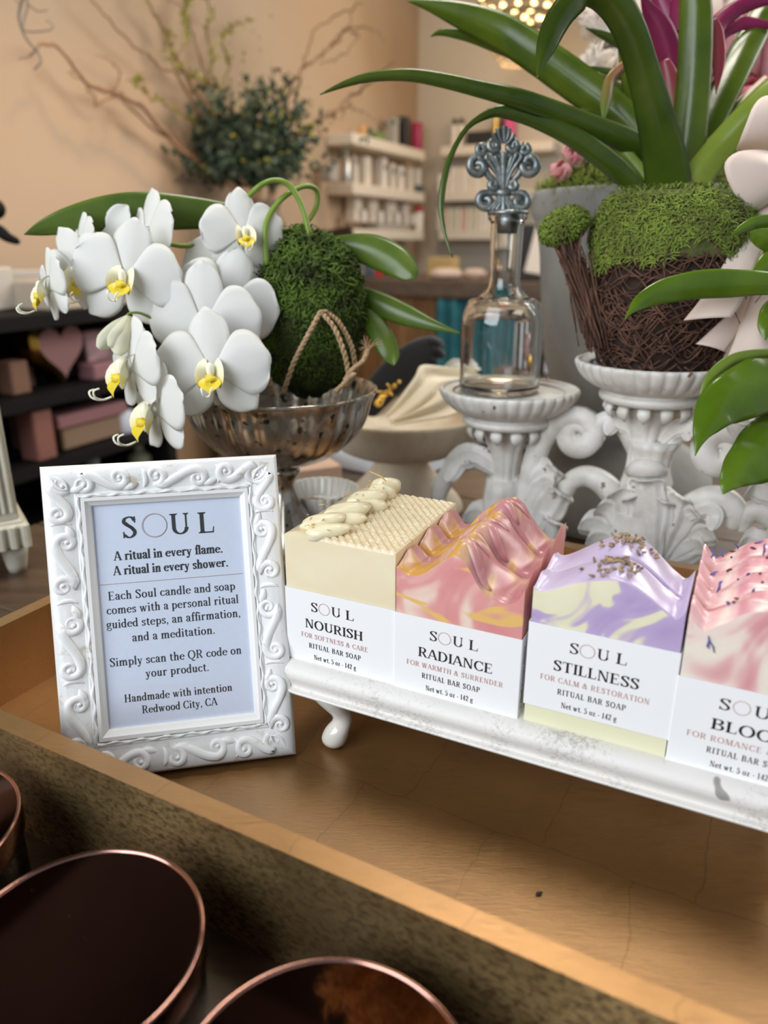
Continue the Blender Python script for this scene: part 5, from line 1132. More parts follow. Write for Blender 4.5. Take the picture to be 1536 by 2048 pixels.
Lf = [  # (stations, fold, roll, material)
 ([(1285,392,34,.69),(1235,340,42,.68),(1148,276,38,.67),(1074,240,33,.665),(1022,226,26,.66),(986,225,18,.66),(940,250,9,.66),(913,288,9,.66),(894,335,11,.66),(884,387,12,.66),(883,430,9,.66),(892,476,5,.66),(905,515,1,.66)], .5, .1, M_bl2),
 ([(1325,365,40,.70),(1310,318,46,.69),(1260,284,44,.68),(1186,253,40,.67),(1111,224,38,.66),(1037,198,36,.65),(958,178,30,.65),(886,161,26,.65),(815,150,22,.65),(743,154,17,.65),(690,168,11,.65),(640,189,1,.65)], .5, .05, M_bl2),
 ([(1330,350,50,.71),(1262,252,58,.72),(1167,178,70,.73),(1074,111,68,.735),(1000,64,64,.74),(922,32,46,.74),(860,12,20,.74),(815,2,1,.74)], .45, .1, M_bl),
 ([(1240,240,20,.76),(1150,170,26,.76),(1065,120,28,.76),(994,92,26,.76),(940,74,20,.76),(886,65,12,.76),(861,73,1,.76)], .4, .2, M_bl),
 ([(1336,395,88,.68),(1330,330,84,.665),(1308,230,70,.64),(1284,140,62,.62),(1258,60,62,.60),(1222,2,64,.585),(1180,-22,62,.575),(1142,8,52,.57),(1112,48,50,.568),(1093,92,38,.567),(1080,130,16,.567),(1075,158,1,.567)], .35, .1, M_bl2),
 ([(1330,370,60,.70),(1304,290,66,.71),(1276,180,60,.72),(1252,100,34,.73),(1236,58,2,.73)], .3, .1, M_bl),
 ([(1352,385,80,.69),(1370,310,74,.68),(1385,190,66,.67),(1391,75,64,.66),(1390,0,60,.655),(1380,-80,40,.65)], .35, 0, M_bl),
 ([(1375,380,50,.70),(1408,270,58,.71),(1464,150,60,.72),(1502,74,58,.73),(1540,4,50,.74),(1580,-70,30,.75)], .3, .1, M_bl),
 ([(1365,400,62,.68),(1402,338,66,.675),(1446,288,60,.67),(1502,228,60,.66),(1545,185,56,.655),(1610,130,40,.65)], .4, .1, M_blight),
 ([(1425,270,16,.72),(1460,230,22,.72),(1501,190,24,.72),(1540,155,24,.72)], .4, .3, M_brown),
 ([(1310,310,10,.73),(1260,265,16,.73),(1215,242,18,.73),(1170,228,16,.73),(1128,221,1,.73)], .4, .2, M_bl2),
 ([(1312,395,24,.69),(1290,362,28,.69),(1252,315,28,.69),(1223,282,22,.69),(1200,262,1,.69)], .5, .3, M_blight),
 ([(1330,350,40,.73),(1290,270,46,.74),(1240,205,46,.745),(1190,165,36,.75),(1140,138,2,.755)], .45, .15, M_bl2),
 ([(1300,180,10,.74),(1245,153,16,.745),(1186,143,17,.75),(1140,136,1,.75)], .4, .3, M_bl2),
 ([(1290,110,24,.72),(1236,85,20,.72),(1200,68,12,.72),(1172,56,1,.72)], .4, .3, M_bl2),
 ([(1262,120,14,.70),(1241,140,20,.695),(1221,163,22,.69),(1212,204,20,.688),(1206,244,1,.687)], .4, .3, M_brown)]
for pts, fd, rl, mt_ in Lf:
    b = MB(); blade(b, pts, 36, 8, fd, rl); b.build('leaf', mt_, brom, solid=.0010)
for pts, fd, rl, mt_ in [([(1360,330,30,.70),(1353,241,46,.705),(1345,148,52,.70),(1322,66,48,.69),(1297,20,26,.685),(1282,-10,2,.68)], .5, .1, M_bract), ([(1358,150,40,.72),(1350,90,48,.72),(1330,30,40,.72),(1310,-20,20,.72)], .4, .2, M_bract),
    ([(1400,180,30,.72),(1427,66,36,.72),(1466,22,32,.72),(1510,5,24,.72),(1560,2,4,.72)], .4, .1, M_bract), ([(1410,170,20,.73),(1438,78,22,.73),(1475,50,24,.73),(1500,46,22,.73),(1550,52,10,.73)], .4, .2, M_bract),
    ([(1424,40,18,.69),(1434,67,24,.688),(1438,122,24,.686),(1432,188,1,.686)], .3, .1, M_redgreen), ([(1352,360,36,.69),(1346,250,46,.69),(1338,170,44,.69),(1328,120,20,.69)], .4, .1, M_redgreen), ([(1358,60,36,.71),(1362,10,40,.71),(1372,-50,30,.71)], .4, 0, M_bract)]:
    b = MB(); blade(b, pts, 26, 8, fd, rl); b.build('bract', mt_, brom, solid=.0008)
# ------------------------------------------------------------------ potted plant with broad glossy leaves on the right pedestal
M_gl = leaf_mat('glossy_leaf', (.085,.165,.008), (.13,.225,.016), .2, .2); M_gl2 = leaf_mat('young_leaf', (.17,.27,.03), (.22,.30,.05), .3, .25)
pc = tr3(.4010, ND, 0); pz = .1800-.0032
gp = thing('foliage_plant', (pc.x, pc.y, pz), 'broad glossy leaved green plant reaching in at the photo edge beside the basket', 'plant')
b = MB(); b.lathe([(.042,pz),(.046,pz+.004),(.054,pz+.06),(.057,pz+.085),(.055,pz+.088),(.050,pz+.084),(.048,pz+.075)], (pc.x, pc.y, 0), 40, capt=True); b.build('pot', mat('terracotta_grey', (.45,.40,.35), .8), gp)
for pts, fd, rl, mt_, wv in [([(1620,578,30,.60),(1536,568,44,.585),(1470,568,54,.58),(1400,570,56,.575),(1330,583,48,.57),(1285,602,32,.567),(1262,622,12,.566),(1249,638,1,.566)], .25, .15, M_gl, .06),
    ([(1650,700,60,.62),(1560,752,118,.60),(1500,780,112,.588),(1445,808,92,.58),(1412,850,52,.575),(1398,882,20,.573),(1390,912,1,.572)], .22, .1, M_gl, .05),
    ([(1650,820,70,.62),(1560,885,128,.60),(1510,918,104,.59),(1475,945,66,.585),(1456,968,34,.583),(1446,988,4,.583)], .22, .15, M_gl, .08),
    ([(1600,690,10,.61),(1540,706,16,.60),(1500,712,20,.595),(1462,724,24,.592),(1428,752,24,.59),(1408,780,12,.59),(1404,802,2,.59)], .5, .4, M_gl2, .05),
    ([(1600,455,24,.60),(1545,445,28,.59),(1512,446,24,.585),(1485,457,16,.583),(1462,471,1,.582)], .35, .2, M_gl, .05),
    ([(1640,540,20,.62),(1575,500,44,.60),(1540,482,42,.59),(1515,472,30,.588),(1500,464,2,.587)], .3, .1, M_gl, .05),
    ([(1650,560,20,.63),(1590,540,60,.61),(1550,530,60,.60),(1520,545,36,.597),(1500,552,2,.597)], .3, .2, M_gl, .05),
    ([(1640,600,20,.63),(1590,610,46,.62),(1555,620,52,.61),(1535,650,36,.605),(1530,680,2,.605)], .3, .2, M_gl, .05)]:
    b = MB(); blade(b, pts, 32, 10, fd, rl, wv); b.build('leaf', mt_, gp, solid=.0008)
b = MB(); cr_ = V((pc.x, pc.y, pz+.075))
for (x, y, d) in ((1620,578,.60),(1650,700,.62),(1650,820,.62),(1600,690,.61),(1600,455,.60),(1640,540,.62),(1650,560,.63),(1640,600,.63)):
    e = at(x, y, d); b.tube([cr_, cr_.lerp(e, .5)+V((.004,0,.02)), e], .0022, 7)
b.build('leaf_stalks', M_stem, gp)
# ------------------------------------------------------------------ blush ribbon bow
M_rib = mat('blush_ribbon', (.88,.73,.64), .55, transl=.25, col2=(.90,.77,.69), scale=12, sheen=.3)
rib_o = thing('ribbon_bow', at(1560, 430, .63), 'blush pink ribbon bow with long tails hanging in front of the twig basket', 'ribbon')
def ribbon(name, A, B, n=26, m=8, bulge=.0):
    """band between edge lines A and B, each (x, y, depth)"""
    b = MB(); SA_, SB_ = spline(A, n), spline(B, n); PA = [at(*q) for q in SA_]; PB = [at(*q) for q in SB_]
    b.grid(lambda u, v: PA[round(v*(n-1))].lerp(PB[round(v*(n-1))], u) + CB*(bulge*sin(PI*u)), m, n-1)
    return b.build(name, M_rib, rib_o, solid=.0003)
ribbon('loop', [(1585,330,.625),(1545,312,.640),(1500,300,.640),(1474,302,.630),(1478,285,.615),(1492,248,.605),(1508,210,.605),(1530,192,.612),(1570,190,.625)], [(1600,360,.63),(1580,330,.650),(1565,306,.650),(1560,300,.640),(1562,280,.622),(1585,245,.612),(1600,205,.612),(1620,190,.62),(1640,200,.63)], bulge=.002)
ribbon('loop', [(1572,330,.632),(1540,303,.620),(1500,300,.606),(1470,306,.600),(1450,325,.600),(1452,352,.602),(1468,386,.606),(1486,412,.612),(1500,427,.622),(1520,420,.635),(1560,400,.645)], [(1590,380,.640),(1575,345,.622),(1560,332,.606),(1553,335,.600),(1552,345,.600),(1560,360,.602),(1565,372,.606),(1560,386,.612),(1536,404,.622),(1560,395,.635),(1590,390,.645)], bulge=.002)
ribbon('tail', [(1560,400,.63),(1510,428,.625),(1480,470,.615),(1440,540,.61),(1404,594,.605),(1367,641,.602)], [(1600,420,.64),(1560,445,.63),(1530,480,.618),(1503,550,.612),(1485,600,.606),(1463,635,.603)], bulge=.003)
ribbon('tail', [(1565,420,.65),(1540,470,.645),(1510,540,.64),(1470,610,.635),(1435,648,.632),(1392,688,.63)], [(1585,430,.65),(1565,480,.645),(1535,550,.64),(1505,610,.635),(1480,660,.632),(1450,704,.63)], bulge=.003)
ribbon('tail', [(1570,420,.645),(1540,480,.635),(1512,560,.630),(1490,620,.625),(1465,690,.62),(1443,738,.618)], [(1620,430,.645),(1600,490,.635),(1580,560,.630),(1570,640,.625),(1560,700,.62),(1550,745,.618)], bulge=.004)
b = MB(); b.ball(at(1572, 400, .635), (.012, .010, .014), 14, 10, fn=lambda d: 1+.1*sin(8*d.x)); b.build('knot', M_rib, rib_o)
# ------------------------------------------------------------------ things on the table behind the tray
M_linen = mat('oatmeal_ceramic', (.70,.60,.46), .85, col2=(.77,.68,.54), scale=70, bump=.35, bscale=230, stretch=(1,1,.5))
q = at(803, 905, 1.0); px_, py_ = q.x, q.y
o = thing('pedestal_bowl', (px_, py_, ZT), 'oatmeal ceramic footed bowl holding a cream cloth behind the soap bars', 'bowl')
b = MB(); S = spline([(.082,ZT),(.084,ZT+.004),(.078,.004),(.060,.022),(.044,.040),(.036,.052),(.0345,.060),(.040,.0625),(.062,.067),(.084,.077),(.098,.092),(.1035,.107),(.1045,.117),(.1025,.121),(.0995,.118),(.094,.100),(.07,.085),(.03,.078)], 60)
b.lathe([(q_[0], q_[1]) for q_ in S], (px_, py_, 0), 72, mod=lambda i, a: 1+.006*sin(a*2), capt=True); b.build('bowl', M_linen, o)
M_cream = mat('cream_cotton', (.86,.76,.58), .9, col2=(.88,.79,.62), scale=120, sheen=.3)
def drape(name, A, B, mt, n=22, m=18, folds=3, amp=.008, label=None, ph=0):
    """a folded cloth between two edge lines"""
    b = MB(); SA_, SB_ = [at(*q) for q in spline(A, n)], [at(*q) for q in spline(B, n)]
    b.grid(lambda u, v: SA_[round(v*(n-1))].lerp(SB_[round(v*(n-1))], u) + CB*(amp*sin(u*folds*2*PI+v*2+ph)) + CU*(amp*.5*sin(u*folds*PI+v*3)), m*2, n-1)
    o = b.build(name, mt, None, base=SA_[n//2], solid=.002); return tag(o, *label)
drape('cream_cloth', [(772,834,.99),(800,800,.98),(830,760,.98),(842,738,.99),(880,738,1.0),(940,742,1.0)], [(790,850,.93),(850,838,.925),(900,828,.93),(935,812,.94),(950,800,.95),(965,790,.96)], M_cream, folds=3, amp=.006, label=('cream cotton cloth folded into the oatmeal footed bowl', 'cloth'))
M_blackv = mat('black_velvet', (.004,.004,.005), .95, sheen=.2)
b = MB(); S = spline([(722,832,46,1.07),(752,790,62,1.07),(790,750,70,1.075),(830,712,62,1.08),(868,690,40,1.085),(886,690,16,1.09)], 26)
b.tube([at(q_[0], q_[1], q_[3]) for q_ in S], [max(q_[2], 2)*.5*q_[3]/FPX for q_ in S], 14, flat=.45, up=CB)
for (x0, y0, x1, y1) in ((862,700,888,712), (858,690,884,686), (850,716,872,728)): b.tube([at(x0, y0, 1.085), at((x0+x1)/2, (y0+y1)/2, 1.085), at(x1, y1, 1.088)], [.010,.009,.005], 10)
o = b.build('velvet_glove', M_blackv, None, base=at(790, 800, 1.07)); tag(o, 'black velvet glove lying across the cream cloth bowl, pinned with a gold brooch', 'glove')
M_goldm = mat('bright_gold', (.72,.46,.10), .3, 1.0)
b = MB()
for (x, y, r) in ((757,805,9),(763,796,8),(772,787,6),(780,780,5),(789,772,5),(798,764,4)): b.ball(at(x, y, 1.03), r*1.03/FPX, 10, 8)
for (x0, y0, x1, y1) in ((770,786,752,782),(770,788,764,808),(776,782,786,792),(782,776,774,768)): b.tube([at(x0, y0, 1.028), at(x1, y1, 1.024)], [.0022,.001], 6)
tag(b.build('brooch', M_goldm, None, base=at(775, 790, 1.03)), 'small gold bee shaped brooch on the black velvet glove', 'brooch')
drape('striped_napkin', [(868,760,1.14),(885,740,1.14),(905,722,1.14),(925,722,1.14)], [(890,772,1.10),(915,760,1.10),(935,750,1.10),(950,745,1.10)], mat('grey_white_linen', (.62,.60,.56), .9, col2=(.72,.70,.66), scale=90), folds=4, amp=.003, label=('pale grey linen napkin heaped behind the cream cloth', 'cloth'))
# ruffled milk glass dish on a foot
q = at(643, 990, .806); rx, ry = q.x, q.y
o = thing('ruffled_dish', (rx, ry, 0), 'white milk glass footed dish with a pleated rim behind the soap stand', 'dish')
b = MB(); zr = at(643, 984, .806).z
S = spline([(.015,0),(.016,.004),(.009,.012),(.008,zr-.030),(.016,zr-.026),(.029,zr-.021),(.034,zr-.014),(.0395,zr+.003),(.0385,zr+.0035),(.033,zr-.012),(.029,zr-.016),(.01,zr-.017)], 44)
b.lathe([(q_[0], q_[1]) for q_ in S], (rx, ry, 0), 150, mod=lambda i, a: 1 + (.05*(2*abs(((a*30/(2*PI)) % 1)-.5)-.5) if 22 < i < 36 else 0), capt=True); b.build('dish_body', mat('milk_glass', (.80,.80,.76), .2, coat=.4), o)
# books and boxes lying on the planks
def flat_box(name, c, dx, dy, dz, rot, mt, label, cat, bev=.0015):
    b = MB(); b.box(c + V((0, 0, dz/2)), (dx, dy, dz), rotz(rot), bev=bev); return tag(b.build(name, mt, None, smooth=False, base=c), label, cat)
flat_box('white_box', V((.003, 1.175, ZT+.0005)), .115, .17, .030, .95, mat('cool_white_card', (.70,.78,.84), .5), 'flat pale blue white box on the planks beneath the compote bowl', 'box')
flat_box('blush_box', V((-.135, 1.09, ZT+.0005)), .10, .13, .035, .45, mat('tan_card', (.50,.34,.25), .7), 'flat tan box on the planks behind the compote bowl foot', 'box')
q = V((.100, 1.30, ZT)); b = MB(); mcol = [mat('ornament_red', (.45,.03,.03), .3), mat('ornament_gold', (.55,.33,.04), .3), mat('ornament_green', (.04,.12,.02), .4), mat('ornament_pink', (.72,.25,.35), .4)]
for (x, y, z, r, mi) in ((.03,0,.022,.022,0),(.0,.01,.018,.019,1),(-.022,0,.014,.014,2),(-.045,-.005,.012,.011,3),(.05,.01,.014,.014,1)): b.ball(q + V((x, y, z)), (r*1.2, r, r*.8), 14, 10, mi=mi)
tag(b.build('painted_fruit', mcol, None, base=q), 'small cluster of painted red, yellow and pink fruit behind the oatmeal bowl', 'ornament')
b = MB(); R_ = rotz(math.radians(-22)); c = V((.27, 1.30, ZT)); b.box(c + V((0, 0, .0105)), (.30, .10, .006), R_); b.box(c + V((0, 0, .004)), (.31, .11, .0075), R_, mi=1); b.box(c + V((0, 0, .017)), (.31, .11, .0065), R_, mi=1)
tag(b.build('black_book', [mat('book_pages', (.75,.73,.68), .8), mat('black_cover', (.012,.011,.011), .5)], None, smooth=False, base=c), 'black covered book with white page edges at the far side of the planks', 'book')
# small table with glittering gifts, seen between decanter and urn
c = at(1100, 752, 2.0); stb = thing('side_table', (c.x, c.y, FL), 'small round side table of gifts behind the decanter', 'table')
b = MB(); b.lathe([(.16, c.z-.02), (.165, c.z-.01), (.16, c.z)], (c.x, c.y, 0), 40, capt=True); b.build('table_top', M_table, stb)
b = MB(); b.lathe([(.13, FL), (.12, FL+.02), (.02, FL+.05), (.02, c.z-.02)], (c.x, c.y, 0), 24, capt=True); b.build('leg', M_table, stb)
def stripes():
    m, nt, P, L = _new('black_white_stripes'); tc = node(nt, 'ShaderNodeTexCoord'); w = node(nt, 'ShaderNodeTexWave', Scale=9.0); w.bands_direction = 'X'; L.new(tc.outputs['Object'], w.inputs['Vector']); L.new(ramp(nt, w.outputs['Fac'], [(.58, (.02,.02,.025)), (.62, (.75,.75,.78))]), P.inputs['Base Color']); return m
p = at(1078, 740, 2.06); b = MB(); h = .16; b.box(V((p.x, p.y, c.z + h/2)), (.095, .05, h), bev=.003); bag = b.build('striped_bag', stripes(), None, smooth=False, base=V((p.x, p.y, c.z))); tag(bag, 'black and white striped gift bag behind the decanter', 'bag')
b = MB(); S = [(p.x-.048+.096*i/20, c.z+h-.01+.032*sin(PI*i/20)) for i in range(21)]; b.tube([V((x, p.y-.028, z)) for x, z in S], .006, 8); b.build('handle', mat('tan_handle', (.42,.30,.18), .5), bag, smooth=True)
p = at(1101, 748, 1.92); b = MB(); g0 = c.z + .0005
b.lathe([(.018,g0),(.018,g0+.003),(.004,g0+.006),(.0035,g0+.040),(.016,g0+.052),(.024,g0+.072),(.025,g0+.095),(.020,g0+.125),(.0195,g0+.125),(.024,g0+.095),(.022,g0+.07),(.004,g0+.050)], (p.x, p.y, 0), 28, capt=True)
tag(b.build('wine_glass', mat('pink_glass', (.85,.50,.52), .08, trans=.7, coat=.3), None, base=V((p.x, p.y, g0))), 'pink tinted stemmed glass next to the concrete urn', 'glass')
p = at(1122, 748, 1.98); b = MB(); b.ball(V((p.x, p.y, c.z+.031)), (.034, .03, .031), 16, 12, fn=lambda d: 1+.1*MN.noise(d*5)); tag(b.build('gold_pouch', mat('gold_foil', (.60,.38,.08), .35, .8, bump=.8, bscale=60), None, base=V((p.x, p.y, c.z))), 'crinkled gold foil pouch beside the pink glass', 'pouch')
# ------------------------------------------------------------------ white display cabinet at the photo edge
KX = V((cos(math.radians(33)), sin(math.radians(33)), 0)); KY = V((-KX.y, KX.x, 0)); KO = V((-.4085, .757, 0)); RK2 = M4((KX, KY, V((0, 0, 1)))).transposed()
def kb(x, y, z): return KO + KX*x + KY*y + V((0, 0, z))   # x along the cabinet front (0 at the visible corner), y into its depth
cab = thing('display_cabinet', kb(-.12, .1, ZT), 'small white glazed cabinet with a fluted base at the photo edge', 'cabinet')
M_cab = mat('ivory_cabinet_paint', (.54,.51,.41), .5, col2=(.60,.57,.47), scale=60)
for (x, y) in ((0, 0), (-.26, 0), (0, .22), (-.26, .22)):
    b = MB(); b.box(kb(x, y, .20), (.026, .026, .30), RK2, bev=.002)
    for k in (-1, 0, 1): b.tube([kb(x+k*.0075, y-.0130, .06), kb(x+k*.0075, y-.0130, .34)], .0026, 6)
    b.build('corner_post', M_cab, cab, auto=40)
b = MB(); b.box(kb(-.13, .11, .034), (.302, .262, .026), RK2, bev=.003); b.box(kb(-.13, .11, .048), (.292, .252, .006), RK2, bev=.002)
for k in range(25): b.tube([kb(.016-k*.0122, -.0205, .022), kb(.016-k*.0122, -.0205, .046)], .0048, 8)
b.build('fluted_base', M_cab, cab, auto=40)
b = MB(); b.box(kb(-.13, .11, .36), (.302, .262, .02), RK2, bev=.003); b.build('cornice', M_cab, cab, smooth=False)
for (x, y) in ((.004, .0), (-.264, .0), (.004, .22), (-.264, .22)):
    b = MB(); b.lathe([(.009, ZT), (.011, ZT+.008), (.013, ZT+.02), (.016, .0225)], kb(x, y, 0), 16, capt=True); b.build('leg', M_cab, cab)
m = mat('green_reflection_glass', (.42,.62,.45), .08, trans=.3, coat=.6)  # green reflection painted into the pane's own colour
b = MB(); b.box(kb(-.13, .002, .20), (.235, .003, .29), RK2); b.build('glass_pane', m, cab, smooth=False)
b = MB(); b.box(kb(-.13, .225, .20), (.235, .003, .29), RK2); b.build('back_panel', M_cab, cab, smooth=False)
# ------------------------------------------------------------------ black shelf unit along the plaster wall
M_black = mat('black_lacquer', (.004,.0035,.0035), .7, spec=.2)
RW = M4((WN, WD, V((0, 0, 1)))).transposed()
def onwl(x, y, w): return on_plane(x, y, CORN + WN*w, WN)
def uz(x, y, w): p = onwl(x, y, w); return -(p-CORN).dot(WD), p.z
def wbox(b, u, w, z0, du, dw, dz, mi=0, bev=0): b.box(wl(u, w, z0+dz/2), (dw, du, dz), RW, mi, bev)
U0, U1, UW, UT = 2.53, 3.75, .385, .180
unit = thing('shelf_unit', wl((U0+U1)/2, UW/2, FL), 'low black open shelf unit of pink gifts against the plaster wall', 'shelf')
b = MB(); wbox(b, (U0+U1)/2, UW/2, UT-.03, U1-U0, UW-.01, .03); b.build('top_board', M_black, unit, smooth=False)
b = MB(); wbox(b, (U0+U1)/2, .012, FL, U1-U0, .02, UT-.03-FL); b.build('back_panel', M_black, unit, smooth=False)
for u in (U0+.015, U1-.015): b = MB(); wbox(b, u, UW/2+.01, FL, .03, UW-.03, UT-.03-FL); b.build('side_panel', M_black, unit, smooth=False)
z1 = uz(200, 765, .36)[1]; z2 = uz(200, 890, .36)[1]
for z in (z1, z2, FL+.12): b = MB(); wbox(b, (U0+U1)/2, UW/2+.01, z-.025, U1-U0-.06, UW-.03, .025); b.build('shelf', M_black, unit, smooth=False)
def witem(name, px, w, zb, wid, hei, dep, mt, label, cat, kind='box', group=None):
    """thing on a wall-aligned shelf: px = photo x of its middle, wid/hei in metres"""
    u = uz(px, 700, w)[0]; zb += .0006; b = MB(); base = wl(u, w, zb)
    if kind == 'box': wbox(b, u, w, zb, wid, dep, hei, bev=min(.004, dep*.1)); sm = False
    elif kind == 'cyl': b.lathe([(wid*.48, zb), (wid*.5, zb+hei*.03), (wid*.5, zb+hei*.96), (wid*.47, zb+hei)], base - V((0, 0, zb)), 28, capt=True); sm = True
    elif kind == 'bottle': b.lathe([(wid*.46, zb), (wid*.5, zb+hei*.04), (wid*.5, zb+hei*.62), (wid*.2, zb+hei*.72), (wid*.2, zb+hei*.97), (wid*.17, zb+hei)], base - V((0, 0, zb)), 24, capt=True); sm = True
    elif kind == 'heart':
        pts = [(wid/34*16*sin(t)**3, hei/30*(13*cos(t)-5*cos(2*t)-2*cos(3*t)-cos(4*t))+hei*.56) for t in [2*PI*i/40 for i in range(40)]]
        for k, (o_, sc) in enumerate(((-dep/2, 1), (dep*.3, 1), (dep/2, .82))): b.v += [base + WD*(-x*sc) + WN*o_ + V((0, 0, (z-hei*.5)*sc+hei*.5)) for x, z in pts]
        for k in range(2):
            for i in range(40): i2 = (i+1) % 40; b.f.append((k*40+i, k*40+i2, (k+1)*40+i2, (k+1)*40+i)); b.m.append(0)
        b.f.append(tuple(range(80, 120))); b.m.append(1); b.f.append(tuple(range(40))[::-1]); b.m.append(0); sm = False
    o = b.build(name, mt, None, smooth=sm, base=base, auto=40 if sm else None); tag(o, label, cat, group); return o
M_gpink = mat('dusty_pink', (.22,.085,.08), .6); M_gpink2 = mat('pale_pink', (.28,.13,.14), .6); M_kraft = mat('kraft_card', (.24,.155,.10), .8); M_wht = mat('white_card', (.50,.46,.41), .6)
witem('heart_box', 105, .27, z1, .17, .155, .07, [M_goldm, mat('pink_quartz', (.28,.14,.14), .4)], 'pink heart shaped box with a gold edge on the upper black shelf', 'box', 'heart')
witem('cream_candle', 157, .22, z1, .04, .09, .04, M_kraft, 'small tan candle to the right of the pink heart box', 'candle', 'cyl')
witem('pink_pouch', 192, .25, z1, .11, .115, .05, [mat('pink_grey_print', (.30,.20,.21), .7, col2=(.55,.32,.35), scale=40)], 'pink and grey printed pouch near the end of the upper black shelf', 'pouch')
witem('rose_carton', 197, .31, z1, .10, .04, .06, M_gpink2, 'flat rose pink carton in front of the printed pouch', 'box')
witem('tan_box', 18, .30, z1, .05, .075, .05, mat('dim_copper', (.18,.09,.055), .6), 'small copper coloured box in the corner of the upper black shelf', 'box')
o = witem('heart_card', 158, .20, z2, .085, .19, .02, M_wht, 'white framed card with a red heart standing on the lower black shelf', 'card')
u = uz(160, 700, .215)[0]; b = MB(); base = wl(u, .2112, z2+.135); b.v = [base + WD*(-.0016*16*sin(t)**3*1.1) + V((0, 0, .0018*(13*cos(t)-5*cos(2*t)-2*cos(3*t)-cos(4*t)))) for t in [2*PI*i/40 for i in range(40)]]; b.f = [tuple(range(40))]; b.m = [0]; b.build('red_heart', mat('heart_red', (.55,.03,.06), .6), o, smooth=False)
witem('pink_gift_box', 138, .28, z2, .20, .055, .10, M_kraft, 'kraft and pink gift box at the bottom of the pile on the lower black shelf', 'box')
o = witem('pink_book', 140, .285, z2+.056, .23, .032, .11, M_gpink2, 'pink clothbound book lying on top of the kraft gift box', 'book')
witem('rose_tin', 203, .30, z2, .07, .05, .05, M_gpink, 'rose coloured tin beside the kraft gift box', 'tin')
witem('white_jar', 226, .31, z2, .062, .06, .06, mat('cool_white_jar', (.62,.64,.72), .4), 'squat white jar on the lower black shelf', 'jar', 'cyl')
witem('grey_jar', 258, .29, z2, .05, .045, .05, mat('grey_jar', (.40,.40,.45), .4), 'smaller grey white jar near the end of the lower black shelf', 'jar', 'cyl')
witem('copper_carton', 46, .33, z2-.02+.02, .055, .12, .06, mat('copper_rose', (.20,.08,.06), .6), 'copper pink carton standing next to the white cabinet post', 'box')
witem('dark_carton', 26, .22, z2, .06, .20, .05, mat('dim_brown', (.16,.08,.05), .7), 'tall brown carton at the far end of the lower black shelf', 'box')
zb_ = FL+.12
witem('glass_figure', 255, .28, z2-.175-.02, .07, .17, .07, mat('glass_green', (.50,.52,.36), .15, trans=.4), 'pale green glass bottle on the bottom black shelf', 'bottle', 'bottle')
witem('glass_vase', 155, .28, z2-.175-.02, .09, .15, .07, mat('glass_blue', (.40,.50,.50), .15, trans=.4), 'bluish glass vase on the bottom black shelf', 'vase', 'bottle')
b = MB(); wbox(b, (U0+U1)/2, UW/2+.01, z2-.195-.025, U1-U0-.06, UW-.03, .025); b.build('shelf', M_black, unit, smooth=False)
# white cartons on the unit
for nm, px_i, w, wd_, h, dp, mt_, lb in (('white_carton', 4, .18, .05, .095, .10, M_wht, 'tall white carton on the black unit, cut by the photo edge'), ('grey_carton', 50, .14, .11, .085, .10, mat('grey_white_card', (.40,.38,.35), .7), 'grey white carton between the tall carton and the drawer box'), ('kraft_carton', 295, .22, .14, .045, .14, M_kraft, 'flat kraft carton at the end of the black unit')):
    witem(nm, px_i, w, UT, wd_, h, dp, mt_, lb, 'box')
o = witem('drawer_box', 152, .28, UT, .225, .065, .16, mat('cream_card', (.48,.41,.32), .7), 'cream drawer box with a small slot handle on the black unit', 'box')
u = uz(160, 700, .27)[0]; b = MB(); wbox(b, u, .27+.0862, UT+.03, .045, .002, .010); b.build('slot_handle', mat('slot_shadow', (.22,.16,.11), .8), o, smooth=False)
witem('taupe_carton', 90, .23, UT+.086, .10, .035, .10, M_wht, 'small white carton stacked on the grey white carton', 'box') if False else None
# ------------------------------------------------------------------ wall shelves with products
M_shelf = mat('shelf_white', (.72,.64,.53), .5)
def shelf_l(z, u0, u1, lb): 
    b = MB(); wbox(b, (u0+u1)/2, .068, z-.045, u1-u0, .13, .045, bev=.003); tag(b.build('wall_shelf', M_shelf, None, smooth=False, base=wl((u0+u1)/2, 0, z-.045)), lb, 'shelf', 'white floating shelves')
ZS3 = (.770, .572, .385)
for z, lb in zip(ZS3, ('uppermost white floating shelf on the plaster wall, under the magenta cylinder', 'middle white floating shelf on the plaster wall', 'lowest white floating shelf on the plaster wall')): shelf_l(z, .20, .99, lb)
def shelf_r(z, v0, v1, lb):
    b = MB(); b.box(wr((v0+v1)/2, .068, z-.0225), (v1-v0, .13, .045), RW, bev=.003); tag(b.build('wall_shelf', M_shelf, None, smooth=False, base=wr((v0+v1)/2, 0, z-.045)), lb, 'shelf', 'white floating shelves')
for z, lb in zip((.795, .577, .386), ('uppermost white floating shelf on the back wall, behind the decanter stopper', 'middle white floating shelf on the back wall', 'lowest white floating shelf on the back wall')): shelf_r(z, .19, .78, lb)
def witem2(name, px, w, zb, wid, hei, dep, mt, label, cat, kind='box', group=None):
    p = on_plane(px, 400, CORN - WD*w, WD); v_ = (p-CORN).dot(WN); zb += .0006; b = MB(); base = wr(v_, w, zb)
    if kind == 'box': b.box(base + V((0, 0, hei/2)), (wid, dep, hei), RW, bev=min(.003, dep*.1)); sm = False
    else: b.lathe([(wid*.46, zb), (wid*.5, zb+hei*.04), (wid*.5, zb+hei*.68), (wid*.36, zb+hei*.72), (wid*.36, zb+hei)] if kind == 'bottle' else [(wid*.48, zb), (wid*.5, zb+hei*.03), (wid*.5, zb+hei*.96), (wid*.47, zb+hei)], base - V((0, 0, zb)), 24, capt=True); sm = True
    return tag(b.build(name, mt, None, smooth=sm, base=base, auto=40 if sm else None), label, cat, group)
